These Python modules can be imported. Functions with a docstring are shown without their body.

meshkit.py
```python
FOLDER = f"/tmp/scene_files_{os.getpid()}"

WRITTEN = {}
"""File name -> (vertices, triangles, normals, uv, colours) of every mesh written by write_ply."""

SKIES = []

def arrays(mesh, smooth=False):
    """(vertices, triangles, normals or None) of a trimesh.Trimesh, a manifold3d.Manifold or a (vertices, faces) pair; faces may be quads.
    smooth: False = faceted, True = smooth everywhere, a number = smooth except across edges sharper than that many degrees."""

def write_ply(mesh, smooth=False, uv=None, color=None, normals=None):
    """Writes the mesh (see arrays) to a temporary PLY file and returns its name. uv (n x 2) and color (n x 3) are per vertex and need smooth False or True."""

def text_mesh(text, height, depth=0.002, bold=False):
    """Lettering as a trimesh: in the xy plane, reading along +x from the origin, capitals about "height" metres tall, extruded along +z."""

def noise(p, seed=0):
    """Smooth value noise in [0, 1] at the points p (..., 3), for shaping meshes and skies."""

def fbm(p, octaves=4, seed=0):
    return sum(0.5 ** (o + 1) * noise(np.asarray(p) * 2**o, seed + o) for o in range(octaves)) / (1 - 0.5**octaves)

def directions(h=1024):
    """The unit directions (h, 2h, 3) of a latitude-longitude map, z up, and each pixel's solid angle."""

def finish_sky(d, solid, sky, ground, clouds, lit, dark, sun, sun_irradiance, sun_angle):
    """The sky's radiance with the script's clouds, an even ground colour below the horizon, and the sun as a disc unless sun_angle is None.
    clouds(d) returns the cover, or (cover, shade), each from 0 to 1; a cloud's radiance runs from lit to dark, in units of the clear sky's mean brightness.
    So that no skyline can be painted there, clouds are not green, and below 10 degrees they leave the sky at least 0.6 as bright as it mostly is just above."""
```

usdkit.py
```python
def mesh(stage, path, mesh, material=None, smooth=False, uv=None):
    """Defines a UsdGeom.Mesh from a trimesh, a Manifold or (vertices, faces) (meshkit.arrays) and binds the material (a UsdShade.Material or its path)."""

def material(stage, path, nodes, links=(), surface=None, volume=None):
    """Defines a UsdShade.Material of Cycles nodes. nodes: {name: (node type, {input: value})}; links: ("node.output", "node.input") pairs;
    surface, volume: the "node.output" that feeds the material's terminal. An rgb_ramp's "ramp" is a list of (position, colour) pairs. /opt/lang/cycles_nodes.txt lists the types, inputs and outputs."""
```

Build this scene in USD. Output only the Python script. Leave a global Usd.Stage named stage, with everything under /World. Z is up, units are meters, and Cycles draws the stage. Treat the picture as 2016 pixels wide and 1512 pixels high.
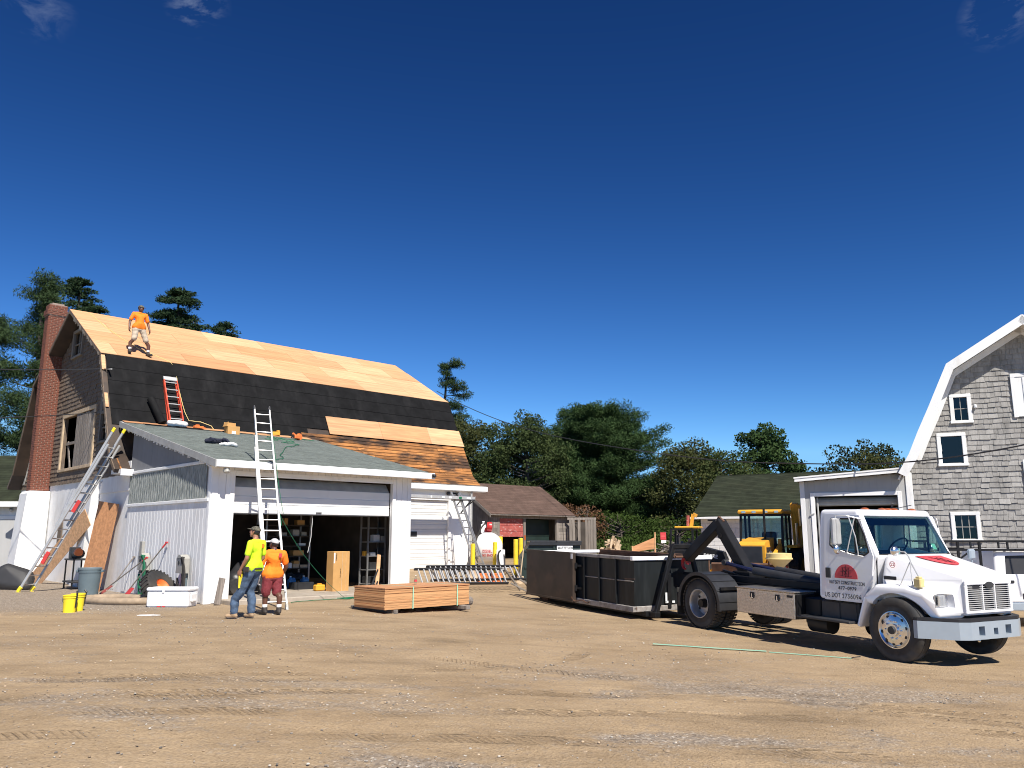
import math, random
import numpy as np, trimesh, usdkit, meshkit
import manifold3d as m3
from manifold3d import Manifold
from shapely.geometry import Polygon, box as sbox
from pxr import Usd, UsdGeom, UsdLux, UsdShade, Sdf, Gf, Vt

stage = Usd.Stage.CreateInMemory()
UsdGeom.SetStageUpAxis(stage, UsdGeom.Tokens.z)
UsdGeom.SetStageMetersPerUnit(stage, 1.0)
UsdGeom.Xform.Define(stage, '/World')
UsdGeom.Scope.Define(stage, '/World/Looks')

# ------------------------------------------------------------------ camera
EYE = 1.65
PITCH = math.atan(299 / 1600)
cam = UsdGeom.Camera.Define(stage, '/World/camera')
cam.CreateHorizontalApertureAttr(36.0); cam.CreateVerticalApertureAttr(27.0)
cam.CreateFocalLengthAttr(36.0 * 1600 / 2016)
cam.CreateClippingRangeAttr(Gf.Vec2f(0.1, 3000))
cam.AddTranslateOp().Set(Gf.Vec3d(0, 0, EYE))
cam.AddRotateXOp().Set(90 + math.degrees(PITCH))
cam.CreateExposureAttr(0.6)

# ------------------------------------------------------------------ sun and sky
SUN_AZ = math.radians(180 - 26.8)          # clockwise from +y: behind the camera, to the right
SUN_EL = math.radians(49)
sun_dir = np.array([math.sin(SUN_AZ) * math.cos(SUN_EL), math.cos(SUN_AZ) * math.cos(SUN_EL), math.sin(SUN_EL)])
CLOUDS = [((0.4764, 0.7203, 0.5042), 0.3), ((-0.3312, 0.7668, 0.5498), 0.3), ((-0.4668, 0.7214, 0.5116), 0.16)]
usdkit.material(stage, '/World/Looks/sky_look', {
    'sky': ('sky_texture', {'sky_type': 'single_scattering', 'sun_disc': False, 'sun_elevation': SUN_EL, 'sun_rotation': SUN_AZ,
                            'altitude': 1200.0, 'air_density': 1.0, 'aerosol_density': 0.02, 'ozone_density': 5.0}),
    'sc': ('separate_color', {}), 'cc': ('combine_color', {}),
    **{a + c: ('math', {'math_type': t, 'value2': v}) for c, k, p, cap in (('r', .55 * .7576, 2.15, 2.1), ('g', .86 * .277, 1.83, 4.9), ('b', 1.12 * .1308, 1.69, 8.2)) for a, t, v in (('k', 'multiply', k), ('p', 'power', p), ('x', 'multiply', {'r': 1.04, 'g': 3.216, 'b': 7.3}[c]), ('m', 'minimum', cap))},
    'tc': ('texture_coordinate', {}), 'mp': ('mapping', {'scale': (1.0, 1.0, 2.2)}), 'n': ('noise_texture', {'scale': 22.0, 'detail': 7.0, 'roughness': 0.62, 'distortion': 0.4}),
    'r': ('rgb_ramp', {'ramp': [(0.0, (0, 0, 0)), (0.46, (0, 0, 0)), (0.68, (1, 1, 1)), (1.0, (1, 1, 1))]}), 'geo': ('geometry', {}),
    **{k + str(i): v for i, (c, w) in enumerate(CLOUDS) for k, v in (('cd', ('vector_math', {'math_type': 'distance', 'vector2': c})), ('cr', ('rgb_ramp', {'ramp': [(0.0, (w, w, w)), (0.012, (w, w, w)), (0.034, (0, 0, 0)), (1.0, (0, 0, 0))]})))},
    'ca': ('mix', {'mix_type': 'add', 'fac': 1.0}), 'cb': ('mix', {'mix_type': 'add', 'fac': 1.0}), 'cm': ('mix', {'mix_type': 'multiply', 'fac': 1.0}),
    'mx': ('mix', {'mix_type': 'mix', 'color2': (4.2, 5.0, 6.4)}),
    'bg': ('background_shader', {'strength': 0.0825})},
    [('tc.generated', 'mp.vector'), ('mp.vector', 'n.vector'), ('n.fac', 'r.fac')] + [x for i in range(3) for x in (('tc.generated', f'cd{i}.vector1'), (f'cd{i}.value', f'cr{i}.fac'))] + [('cr0.color', 'ca.color1'), ('cr1.color', 'ca.color2'), ('ca.color', 'cb.color1'), ('cr2.color', 'cb.color2'), ('cb.color', 'cm.color1'), ('r.color', 'cm.color2'), ('cm.color', 'mx.fac'), ('sky.color', 'sc.color'), ('cc.color', 'mx.color1')] + [x for c in 'rgb' for x in ((f'sc.{c}', f'k{c}.value1'), (f'k{c}.value', f'p{c}.value1'), (f'p{c}.value', f'x{c}.value1'), (f'x{c}.value', f'm{c}.value1'), (f'm{c}.value', f'cc.{c}'))] + [('mx.color', 'bg.color')], surface='bg.background')
dome = UsdLux.DomeLight.Define(stage, '/World/sky')
UsdShade.MaterialBindingAPI.Apply(dome.GetPrim()).Bind(UsdShade.Material.Get(stage, '/World/Looks/sky_look'))
dome.GetPrim().SetCustomDataByKey('kind', 'structure'); dome.GetPrim().SetCustomDataByKey('label', 'deep blue clear summer sky')
sun = UsdLux.DistantLight.Define(stage, '/World/sun')
sun.CreateNormalizeAttr(True); sun.CreateIntensityAttr(1.2); sun.CreateAngleAttr(0.53)
sun.CreateColorAttr(Gf.Vec3f(1.0, 0.94, 0.85))
sun.AddRotateXYZOp().Set(Gf.Vec3f(90 - math.degrees(SUN_EL), 0, 180 - math.degrees(SUN_AZ)))

# ------------------------------------------------------------------ helpers
COUNT = {}
def uniq(parent, name):
    k = (parent, name); n = COUNT.get(k, 0); COUNT[k] = n + 1
    return f'{parent}/{name}' if n == 0 else f'{parent}/{name}_{n:03d}'
def tags(prim, label=None, cat=None, group=None, kind=None):
    for k, v in (('label', label), ('category', cat), ('group', group), ('kind', kind)):
        if v: prim.SetCustomDataByKey(k, v)
def thing(name, label, cat, loc=(0, 0, 0), rot=0.0, group=None, mat4=None):
    p = uniq('/World', name); x = UsdGeom.Xform.Define(stage, p)
    if mat4 is not None: x.AddTransformOp().Set(Gf.Matrix4d(*[float(a) for a in np.asarray(mat4).T.ravel()]))
    else:
        x.AddTranslateOp().Set(Gf.Vec3d(*[float(a) for a in loc]))
        if rot: x.AddRotateZOp().Set(float(rot))
    tags(x.GetPrim(), label, cat, group); return p
def part(parent, name, mesh, material, label=None, kind=None, smooth=False):
    p = uniq(parent, name)
    if isinstance(mesh, M): mesh = mesh.get()
    usdkit.mesh(stage, p, mesh, material, smooth=smooth); tags(stage.GetPrimAtPath(p), label, None, None, kind); return p
def solo(name, mesh, material, label, cat, loc=(0, 0, 0), rot=0.0, group=None, kind=None, smooth=False):
    p = uniq('/World', name)
    if isinstance(mesh, M): mesh = mesh.get()
    m = usdkit.mesh(stage, p, mesh, material, smooth=smooth)
    m.AddTranslateOp().Set(Gf.Vec3d(*[float(a) for a in loc]))
    if rot: m.AddRotateZOp().Set(float(rot))
    tags(m.GetPrim(), label, cat, group, kind); return p
def copy(src, label, loc, rot=0.0, group=None):
    nm = src.rpartition('/')[2]; 
    p = uniq('/World', nm); x = UsdGeom.Xform.Define(stage, p)
    x.GetPrim().GetReferences().AddInternalReference(src); x.GetPrim().SetInstanceable(True)
    x.ClearXformOpOrder()
    x.AddTranslateOp(opSuffix='here').Set(Gf.Vec3d(*[float(a) for a in loc])); x.AddRotateZOp(opSuffix='here').Set(float(rot))
    tags(x.GetPrim(), label, None, group); return p

_CB = {}
def _unit(v):
    v = np.asarray(v, float); return v / max(np.linalg.norm(v), 1e-12)
BF = np.array([[0, 2, 1], [0, 3, 2], [4, 5, 6], [4, 6, 7], [0, 1, 5], [0, 5, 4], [1, 2, 6], [1, 6, 5], [2, 3, 7], [2, 7, 6], [3, 0, 4], [3, 4, 7]])
BV = np.array([[-1, -1, -1], [1, -1, -1], [1, 1, -1], [-1, 1, -1], [-1, -1, 1], [1, -1, 1], [1, 1, 1], [-1, 1, 1]], float) * .5
def _cb():
    if 'f' not in _CB:
        s = [(a, b, c, k) for k in range(3) for a in (-1, 1) for b in (-1, 1) for c in (-1, 1)]
        pts = np.array([[x * (1 if i == k else .8) for i, x in enumerate((a, b, c))] for a, b, c, k in s], float)
        h = trimesh.Trimesh(pts, trimesh.convex.convex_hull(pts, repair=True).faces, process=False) if False else None
        man = Manifold.hull_points(pts.astype(np.float64)); mm = man.to_mesh(); v = mm.vert_properties[:, :3]
        idx = [int(np.argmin(np.abs(pts - q).sum(1))) for q in v]
        _CB['s'] = s; _CB['f'] = np.array([[idx[i] for i in t] for t in mm.tri_verts])
    return _CB['s'], _CB['f']
class M:
    """collects shapes into one triangle mesh"""
    def __init__(self): self.V, self.F, self.n = [], [], 0
    def add(self, v, f):
        v = np.asarray(v, float).reshape(-1, 3); self.V.append(v); self.F.append(np.asarray(f, int) + self.n); self.n += len(v); return self
    def get(self): return np.vstack(self.V), np.vstack(self.F)
    def box(self, lo, hi):
        lo, hi = np.asarray(lo, float), np.asarray(hi, float); return self.add((BV + .5) * (hi - lo) + lo, BF)
    def cbox(self, lo, hi, b=.01):
        lo, hi = np.minimum(lo, hi).astype(float), np.maximum(lo, hi).astype(float); s, f = _cb(); c, h = (lo + hi) / 2, (hi - lo) / 2
        b = min(b, h.min() * .8)
        return self.add([[c[i] + sg * (h[i] - (0 if i == k else b)) for i, sg in enumerate((a, bb, cc))] for a, bb, cc, k in s], f)
    def obox(self, c, size, R, b=0):
        m = M(); h = np.asarray(size, float) / 2; m.cbox(-h, h, b) if b else m.box(-h, h)
        v, f = m.get(); return self.add(v @ np.asarray(R).T + np.asarray(c), f)
    def bar(self, p, q, w, h, up=(0, 0, 1), b=0):
        p, q = np.asarray(p, float), np.asarray(q, float); x = _unit(q - p); y = np.cross(up, x)
        if np.linalg.norm(y) < 1e-6: y = np.cross((1, 0, 0), x)
        y = _unit(y); z = np.cross(x, y)
        return self.obox((p + q) / 2, (np.linalg.norm(q - p), w, h), np.stack([x, y, z], 1), b)
    def cyl(self, p, q, r, r1=None, n=12, caps=True):
        return self.tube([p, q], [r, r if r1 is None else r1], n, caps)
    def tube(self, pts, r, n=6, caps=True):
        pts = np.asarray(pts, float); k = len(pts); r = np.broadcast_to(np.asarray(r, float), (k,))
        t = np.gradient(pts, axis=0); t /= np.maximum(np.linalg.norm(t, axis=1, keepdims=True), 1e-9)
        a = np.cross(t[0], (0, 0, 1)); a = a if np.linalg.norm(a) > 1e-3 else np.cross(t[0], (1, 0, 0)); a = _unit(a)
        V = []; ang = np.arange(n) * 2 * np.pi / n
        for i in range(k):
            a = _unit(a - t[i] * (a @ t[i])); b = np.cross(t[i], a)
            V.append(pts[i] + r[i] * (np.cos(ang)[:, None] * a + np.sin(ang)[:, None] * b))
        V = np.vstack(V); F = []
        i0 = (np.arange(k - 1)[:, None] * n + np.arange(n)[None]); i1 = (np.arange(k - 1)[:, None] * n + (np.arange(n)[None] + 1) % n)
        F = np.vstack([np.stack([i0.ravel(), i1.ravel(), (i1 + n).ravel()], 1), np.stack([i0.ravel(), (i1 + n).ravel(), (i0 + n).ravel()], 1)])
        if caps:
            c0 = [[0, (j + 1) % n, j] for j in range(1, n - 1)]; e = (k - 1) * n; c1 = [[e, e + j, e + j + 1] for j in range(1, n - 1)]
            c0 = [[0, j + 1, j] for j in range(1, n - 1)]; F = np.vstack([F, c0, c1])
        return self.add(V, F)
    def lathe(self, prof, c=(0, 0, 0), axis='z', n=24):
        """prof: (radius, along axis) pairs"""
        prof = np.asarray(prof, float); k = len(prof); ang = np.arange(n) * 2 * np.pi / n
        V = np.stack([prof[:, 0:1] * np.cos(ang), prof[:, 0:1] * np.sin(ang), np.broadcast_to(prof[:, 1:2], (k, n))], -1).reshape(-1, 3)
        if axis == 'y': V = V[:, [0, 2, 1]] * [1, 1, -1]
        if axis == 'x': V = V[:, [2, 0, 1]]
        i0 = (np.arange(k - 1)[:, None] * n + np.arange(n)[None]); i1 = (np.arange(k - 1)[:, None] * n + (np.arange(n)[None] + 1) % n)
        F = np.vstack([np.stack([i0.ravel(), i1.ravel(), (i1 + n).ravel()], 1), np.stack([i0.ravel(), (i1 + n).ravel(), (i0 + n).ravel()], 1)])
        return self.add(V + np.asarray(c), F)
    def tm(self, mesh, R=None, t=(0, 0, 0)):
        v, f, _ = meshkit.arrays(mesh); v = v if R is None else v @ np.asarray(R).T
        return self.add(v + np.asarray(t), f)
    def prism(self, poly, d, R=None, t=(0, 0, 0)):
        """polygon in local xy extruded by d along local z, then placed by R (columns = axes) and t"""
        poly = poly if isinstance(poly, Polygon) or hasattr(poly, 'geoms') else Polygon(poly)
        for g in getattr(poly, 'geoms', [poly]):
            self.tm(trimesh.creation.extrude_polygon(g, d, engine='earcut'), R, t)
        return self
    def text(self, s, h, o, x, up, depth=.003, centre=True, bold=False, wide=1.0):
        tmh = meshkit.text_mesh(s, h, depth, bold); x, up = _unit(x), _unit(up); v = np.array(tmh.vertices); v[:, 0] *= wide
        if centre: v[:, 0] -= (v[:, 0].max() + v[:, 0].min()) / 2
        return self.add(v @ np.stack([x, up, np.cross(x, up)]) + np.asarray(o), tmh.faces)
    def ball(self, c, r, n=10):
        a = np.linspace(0, np.pi, n // 2 + 2); pr = np.stack([np.maximum(np.sin(a), 1e-4), -np.cos(a)], 1); m = M().lathe(pr, n=n); v, f = m.get()
        return self.add(v * np.asarray(r) + np.asarray(c), f)
    def quad(self, a, b, c, d): return self.add([a, b, c, d], [[0, 1, 2], [0, 2, 3]])
def XZ(y): return np.array([[1, 0, 0], [0, 0, -1], [0, 1, 0]]).T, None
RXZ = np.stack([(1, 0, 0), (0, 0, 1), (0, -1, 0)], 1)      # polygon (x, z), extruded towards -y
RYZ = np.stack([(0, 1, 0), (0, 0, 1), (1, 0, 0)], 1)       # polygon (y, z), extruded towards +x
def hs(*sp, seg=12):
    """hull of spheres (x, y, z, r)"""
    return Manifold.batch_hull([Manifold.sphere(s[3], seg).translate(s[:3]) for s in sp])
def hp(pts): return Manifold.hull_points(np.asarray(pts, np.float64))
def mbox(lo, hi): return Manifold.cube([h - l for l, h in zip(lo, hi)]).translate(list(lo))
def union(ms): return Manifold.batch_boolean(list(ms), m3.OpType.Add)
def soft(man, length=.03, it=10, lam=.5):
    man = man.refine_to_length(length); mm = man.to_mesh(); t = trimesh.Trimesh(mm.vert_properties[:, :3], mm.tri_verts, process=True)
    trimesh.smoothing.filter_taubin(t, lamb=lam, nu=lam + .03, iterations=it); return t

# ------------------------------------------------------------------ materials
def mat(name, base, rough=.7, var=.12, vs=3., base2=None, stretch=(1, 1, 1), bump=0., bs=40., metal=0., rnd=0., isl=0., dirt=None, ds=1.2, dlo=.55, dhi=.7, dstretch=(1, 1, 1), coat=0., spec=.5, detail=6., dmax=.85, bd=.02):
    base = np.asarray(base, float); c0 = base * (1 - var); c1 = np.minimum(base * (1 + var), .95) if base2 is None else np.asarray(base2, float)
    n = {'tc': ('texture_coordinate', {}), 'mp': ('mapping', {'scale': tuple(stretch)}), 'n1': ('noise_texture', {'scale': vs, 'detail': detail, 'roughness': .6}),
         'r1': ('rgb_ramp', {'ramp': [(0, c0), (.35, c0), (.65, c1), (1, c1)]}),
         'p': ('principled_bsdf', {'roughness': rough, 'metallic': metal, 'specular_ior_level': spec, 'coat_weight': coat, 'coat_roughness': .08})}
    l = [('tc.object', 'mp.vector'), ('mp.vector', 'n1.vector'), ('n1.fac', 'r1.fac')]; col = 'r1.color'
    if dirt is not None:
        n['mp2'] = ('mapping', {'scale': tuple(dstretch), 'location': (3.1, 1.7, .4)}); n['n2'] = ('noise_texture', {'scale': ds, 'detail': 7., 'roughness': .65})
        n['r2'] = ('rgb_ramp', {'ramp': [(0, (0, 0, 0)), (dlo, (0, 0, 0)), (dhi, (dmax,) * 3), (1, (dmax,) * 3)]}); n['m2'] = ('mix', {'mix_type': 'mix', 'color2': tuple(dirt)})
        l += [('tc.object', 'mp2.vector'), ('mp2.vector', 'n2.vector'), ('n2.fac', 'r2.fac'), ('r2.color', 'm2.fac'), (col, 'm2.color1')]; col = 'm2.color'
    for key, amt, src in (('o', rnd, ('object_info', 'random')), ('g', isl, ('geometry', 'random_per_island'))):
        if amt:
            n[key] = (src[0], {}); n[key + 'm'] = ('math', {'math_type': 'multiply_add', 'value2': 2 * amt, 'value3': 1 - amt}); n[key + 'c'] = ('combine_color', {})
            n[key + 'x'] = ('mix', {'mix_type': 'multiply', 'fac': 1.0})
            l += [(f'{key}.{src[1]}', f'{key}m.value1')] + [(f'{key}m.value', f'{key}c.{ch}') for ch in 'rgb'] + [(col, f'{key}x.color1'), (f'{key}c.color', f'{key}x.color2')]; col = key + 'x.color'
    if bump:
        n['n3'] = ('noise_texture', {'scale': bs, 'detail': 5., 'roughness': .65}); n['b'] = ('bump', {'strength': bump, 'distance': bd})
        l += [('mp.vector', 'n3.vector'), ('n3.fac', 'b.height'), ('b.normal', 'p.normal')]
    l.append((col, 'p.base_color'))
    return usdkit.material(stage, '/World/Looks/' + name, n, l, surface='p.BSDF')
def leafmat(name, c, c2, tr=.25, rough=.55):
    return usdkit.material(stage, '/World/Looks/' + name, {
        'tc': ('texture_coordinate', {}), 'n': ('noise_texture', {'scale': .9, 'detail': 3.}), 'g': ('geometry', {}), 'a': ('math', {'math_type': 'multiply_add', 'value2': .5, 'value3': .0}), 'ad': ('math', {'math_type': 'add'}),
        'r': ('rgb_ramp', {'ramp': [(.25, np.array(c) * .7), (.6, c), (1, c2)]}), 'p': ('principled_bsdf', {'roughness': .75, 'specular_ior_level': .12}), 't': ('translucent_bsdf', {}), 'm': ('mix_closure', {'fac': tr})},
        [('tc.object', 'n.vector'), ('g.random_per_island', 'a.value1'), ('n.fac', 'ad.value2'), ('a.value', 'ad.value1'), ('ad.value', 'r.fac'), ('r.color', 'p.base_color'), ('r.color', 't.color'), ('p.BSDF', 'm.closure1'), ('t.BSDF', 'm.closure2')], surface='m.closure')
def glassmat(name, tint, rough=.02, ior=1.5):
    return usdkit.material(stage, '/World/Looks/' + name, {'f': ('layer_weight', {'blend': .5}), 'fp': ('math', {'math_type': 'power', 'value2': 4.}), 'fm': ('math', {'math_type': 'multiply_add', 'value2': .85, 'value3': .045}), 't': ('transparent_bsdf', {'color': tint}), 'g': ('glossy_bsdf', {'roughness': rough, 'color': (.9, .9, .9)}), 'm': ('mix_closure', {})},
        [('f.facing', 'fp.value1'), ('fp.value', 'fm.value1'), ('fm.value', 'm.fac'), ('t.BSDF', 'm.closure1'), ('g.BSDF', 'm.closure2')], surface='m.closure')

K = {}
K['white_wall'] = mat('white_wall', (.80, .80, .79), .75, .05, 2., dirt=(.42, .38, .31), ds=1.2, dlo=.52, dhi=.8, dmax=.6, dstretch=(1, 1, .35), bump=.2, bs=60)
K['white_board'] = mat('white_board', (.77, .77, .765), .7, .06, 3., dirt=(.42, .40, .36), ds=2.2, dlo=.55, dhi=.8, dmax=.55, dstretch=(1, 1, .25), rnd=.05, bump=.25, bs=30, stretch=(1, 1, .15))
K['white_paint'] = mat('white_paint', (.82, .82, .81), .5, .03, 2., dirt=(.48, .43, .36), ds=1.8, dlo=.54, dhi=.8, dmax=.5, dstretch=(1, 1, .3))
K['door_white'] = mat('door_white', (.72, .72, .70), .45, .03, 1.5, dirt=(.45, .42, .38), ds=1.3, dlo=.6, dhi=.85, dmax=.4, rnd=.03)
K['grey_trim'] = mat('grey_trim', (.35, .35, .34), .7, .12, 4., bump=.2)
K['brick'] = mat('brick_red', (.235, .082, .05), .85, .18, 9., isl=.22, dirt=(.17, .09, .07), ds=1.0, dlo=.5, dhi=.75, dmax=.5, bump=.4, bs=60)
K['mortar'] = mat('mortar', (.30, .23, .19), .9, .1, 8.)
K['cedar_dark'] = mat('cedar_dark', (.225, .165, .118), .85, .3, 6., isl=.35, stretch=(2, 2, .5), dirt=(.30, .28, .25), ds=2., dlo=.52, dhi=.75, dmax=.6, bump=.5, bs=30)
K['cedar_grey'] = mat('cedar_grey', (.41, .395, .37), .85, .12, 5., isl=.2, rnd=.2, stretch=(3, 3, .6), dirt=(.15, .145, .135), ds=2.2, dlo=.5, dhi=.75, dmax=.75, dstretch=(1.5, 1.5, .5), bump=.5, bs=30)
K['old_wood'] = mat('old_wood', (.22, .19, .165), .9, .3, 3., stretch=(8, 8, .6), dirt=(.42, .40, .37), ds=2.5, dlo=.55, dhi=.75, dmax=.6, rnd=.2, bump=.6, bs=12)
K['old_wood_grey'] = mat('old_wood_grey', (.21, .185, .16), .9, .25, 2., stretch=(9, 9, .5), rnd=.22, bump=.6, bs=10, dirt=(.12, .1, .09), ds=2., dlo=.6, dhi=.75)
K['pale_wood'] = mat('pale_wood', (.50, .38, .25), .8, .2, 4., stretch=(1, 1, 1), bump=.2)
for i, c in enumerate(((.56, .305, .150), (.62, .37, .195), (.52, .255, .118))):
    K['ply%d' % i] = mat('plywood_%s' % 'abc'[i], c, .75, .20, 1.6, stretch=(.45, 7, 7), rnd=.08, dirt=(.40, .19, .07), ds=1.3, dlo=.54, dhi=.72, dmax=.55, dstretch=(.22, 5, 5), bump=.15, bs=20)
K['ply_edge'] = mat('plywood_edge', (.57, .31, .14), .8, .12, 3., stretch=(.6, .6, 12), rnd=.12)
K['felt'] = mat('roof_felt', (.011, .011, .0115), .75, .25, 2., bump=.35, bs=9, bd=.03, dirt=(.034, .033, .033), ds=1.1, dlo=.52, dhi=.8, dstretch=(1.6, .5, .5), dmax=.55, spec=.08)
K['old_deck'] = mat('old_roof_boards', (.36, .150, .042), .85, .3, 2.2, stretch=(.6, 5, 5), rnd=.4, dirt=(.03, .02, .015), ds=1.5, dlo=.47, dhi=.6, dstretch=(.5, 1.4, 1.4), bump=.4, bs=20, dmax=.9)
K['grey_shingle'] = mat('grey_green_shingle', (.155, .175, .16), .9, .18, 3., rnd=.07, bump=.5, bs=120, dirt=(.10, .115, .105), ds=6., dlo=.5, dhi=.7, dstretch=(2, 1, 1))
K['green_shingle'] = mat('dark_green_shingle', (.026, .032, .018), .9, .3, 2., rnd=.05, bump=.5, bs=80, spec=.25, dirt=(.04, .044, .024), ds=.5, dlo=.5, dhi=.75)
K['brown_shingle'] = mat('brown_shingle', (.165, .108, .086), .9, .2, 2., rnd=.10, isl=.32, spec=.15, bump=.4, bs=80)
K['alu'] = mat('aluminium', (.42, .42, .42), .42, .1, 5., metal=.75, bump=.1)
K['alu_bright'] = mat('aluminium_bright', (.52, .52, .51), .45, .08, 5., metal=.35)
K['chrome'] = mat('chrome', (.74, .74, .74), .24, .04, 3., metal=1.)
K['steel_dark'] = mat('dark_steel', (.03, .031, .034), .5, .25, 4., dirt=(.06, .055, .05), ds=3., dlo=.5, dhi=.75, bump=.1)
K['black_paint'] = mat('black_paint', (.010, .010, .011), .45, .3, 3., spec=.3, dirt=(.035, .031, .027), ds=2.5, dlo=.55, dhi=.8, dmax=.6)
K['black_rubber'] = mat('black_rubber', (.02, .02, .021), .8, .25, 6., dirt=(.10, .083, .062), ds=2.2, dlo=.42, dhi=.75, dmax=.65, bump=.2)
K['black_plastic'] = mat('black_plastic', (.025, .026, .029), .42, .2, 4., bump=.08)
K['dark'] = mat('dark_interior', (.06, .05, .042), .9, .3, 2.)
K['truck_white'] = mat('truck_white', (.80, .80, .81), .28, .02, 1., coat=.5, dirt=(.58, .54, .48), ds=2.6, dlo=.56, dhi=.85, dmax=.35)
K['bumper_grey'] = mat('bumper_grey', (.29, .34, .39), .35, .05, 3., coat=.2)
K['red_paint'] = mat('red_paint', (.50, .03, .03), .4, .1, 3.)
K['red_decal'] = mat('red_decal', (.58, .06, .07), .4, .05, 3.)
K['red_plastic'] = mat('red_plastic', (.55, .05, .05), .4, .1, 3.)
K['faded_red'] = mat('faded_red', (.36, .085, .07), .75, .2, 4., dirt=(.55, .45, .42), ds=6., dlo=.58, dhi=.64, dstretch=(1, 1, 2.5))
K['orange_fibre'] = mat('orange_fibreglass', (.72, .085, .04), .45, .08, 4.)
K['orange_plastic'] = mat('orange_plastic', (.80, .20, .05), .5, .1, 4.)
K['yellow'] = mat('yellow_plastic', (.85, .68, .03), .4, .06, 3.)
K['yellow_bollard'] = mat('yellow_bollard', (.82, .58, .03), .55, .1, 4., dirt=(.35, .25, .1), ds=5., dlo=.6, dhi=.8)
K['machine_yellow'] = mat('machine_yellow', (.72, .36, .035), .45, .08, 2., dirt=(.30, .18, .07), ds=3., dlo=.55, dhi=.8, dmax=.6)
K['pale_yellow'] = mat('pale_yellow', (.66, .53, .24), .5, .06, 3., dirt=(.4, .3, .14), ds=4., dlo=.6, dhi=.85)
K['rust'] = mat('rust', (.12, .06, .035), .85, .35, 3., bump=.3, bs=40, dirt=(.05, .035, .028), ds=3., dlo=.5, dhi=.7)
K['rusty_brown'] = mat('rusty_brown_paint', (.042, .028, .02), .6, .3, 2., bump=.15, dirt=(.11, .06, .035), ds=2.2, dlo=.54, dhi=.75, dmax=.6)
K['dark_panel'] = mat('dark_panel', (.010, .012, .013), .5, .3, 2., stretch=(1, 1, .4), spec=.3, dirt=(.032, .036, .038), ds=3.5, dlo=.5, dhi=.75, dmax=.6, dstretch=(2.5, 2.5, .25))
K['white_rim'] = mat('white_rim', (.80, .80, .80), .5, .03, 3., dirt=(.5, .48, .45), ds=5., dlo=.62, dhi=.8)
K['grey_rail'] = mat('grey_rail', (.28, .26, .24), .7, .25, 4., dirt=(.1, .07, .05), ds=4., dlo=.5, dhi=.7)
K['dumpster'] = mat('dumpster_green', (.013, .028, .024), .5, .2, 3., dirt=(.04, .05, .045), ds=2.5, dlo=.55, dhi=.75)
K['can_grey'] = mat('can_grey', (.115, .155, .175), .55, .08, 4.)
K['cooler'] = mat('cooler_white', (.78, .79, .80), .4, .03, 2., dirt=(.6, .57, .52), ds=5., dlo=.6, dhi=.85, dmax=.4)
K['cardboard'] = mat('cardboard', (.52, .29, .10), .8, .06, 4.)
K['grey_plastic'] = mat('grey_plastic', (.33, .32, .29), .5, .08, 4.)
K['blue_plastic'] = mat('blue_plastic', (.08, .30, .60), .4, .1, 4.)
K['green_hose'] = mat('green_hose', (.015, .14, .065), .5, .2, 6.)
K['mint'] = mat('mint_strip', (.30, .62, .46), .5, .06, 4.)
K['tan_hose'] = mat('tan_hose', (.33, .25, .17), .8, .15, 6., bump=.2)
K['cable'] = mat('cable', (.03, .03, .032), .6, .1)
K['yellow_cord'] = mat('yellow_cord', (.72, .55, .2), .6, .1)
K['blue_rod'] = mat('blue_steel_rod', (.05, .06, .14), .25, .1, 3., metal=.7)
K['tread_plate'] = mat('tread_plate', (.60, .55, .48), .34, .18, 26., metal=.9, bump=.4, bs=50, bd=.008)
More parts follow.
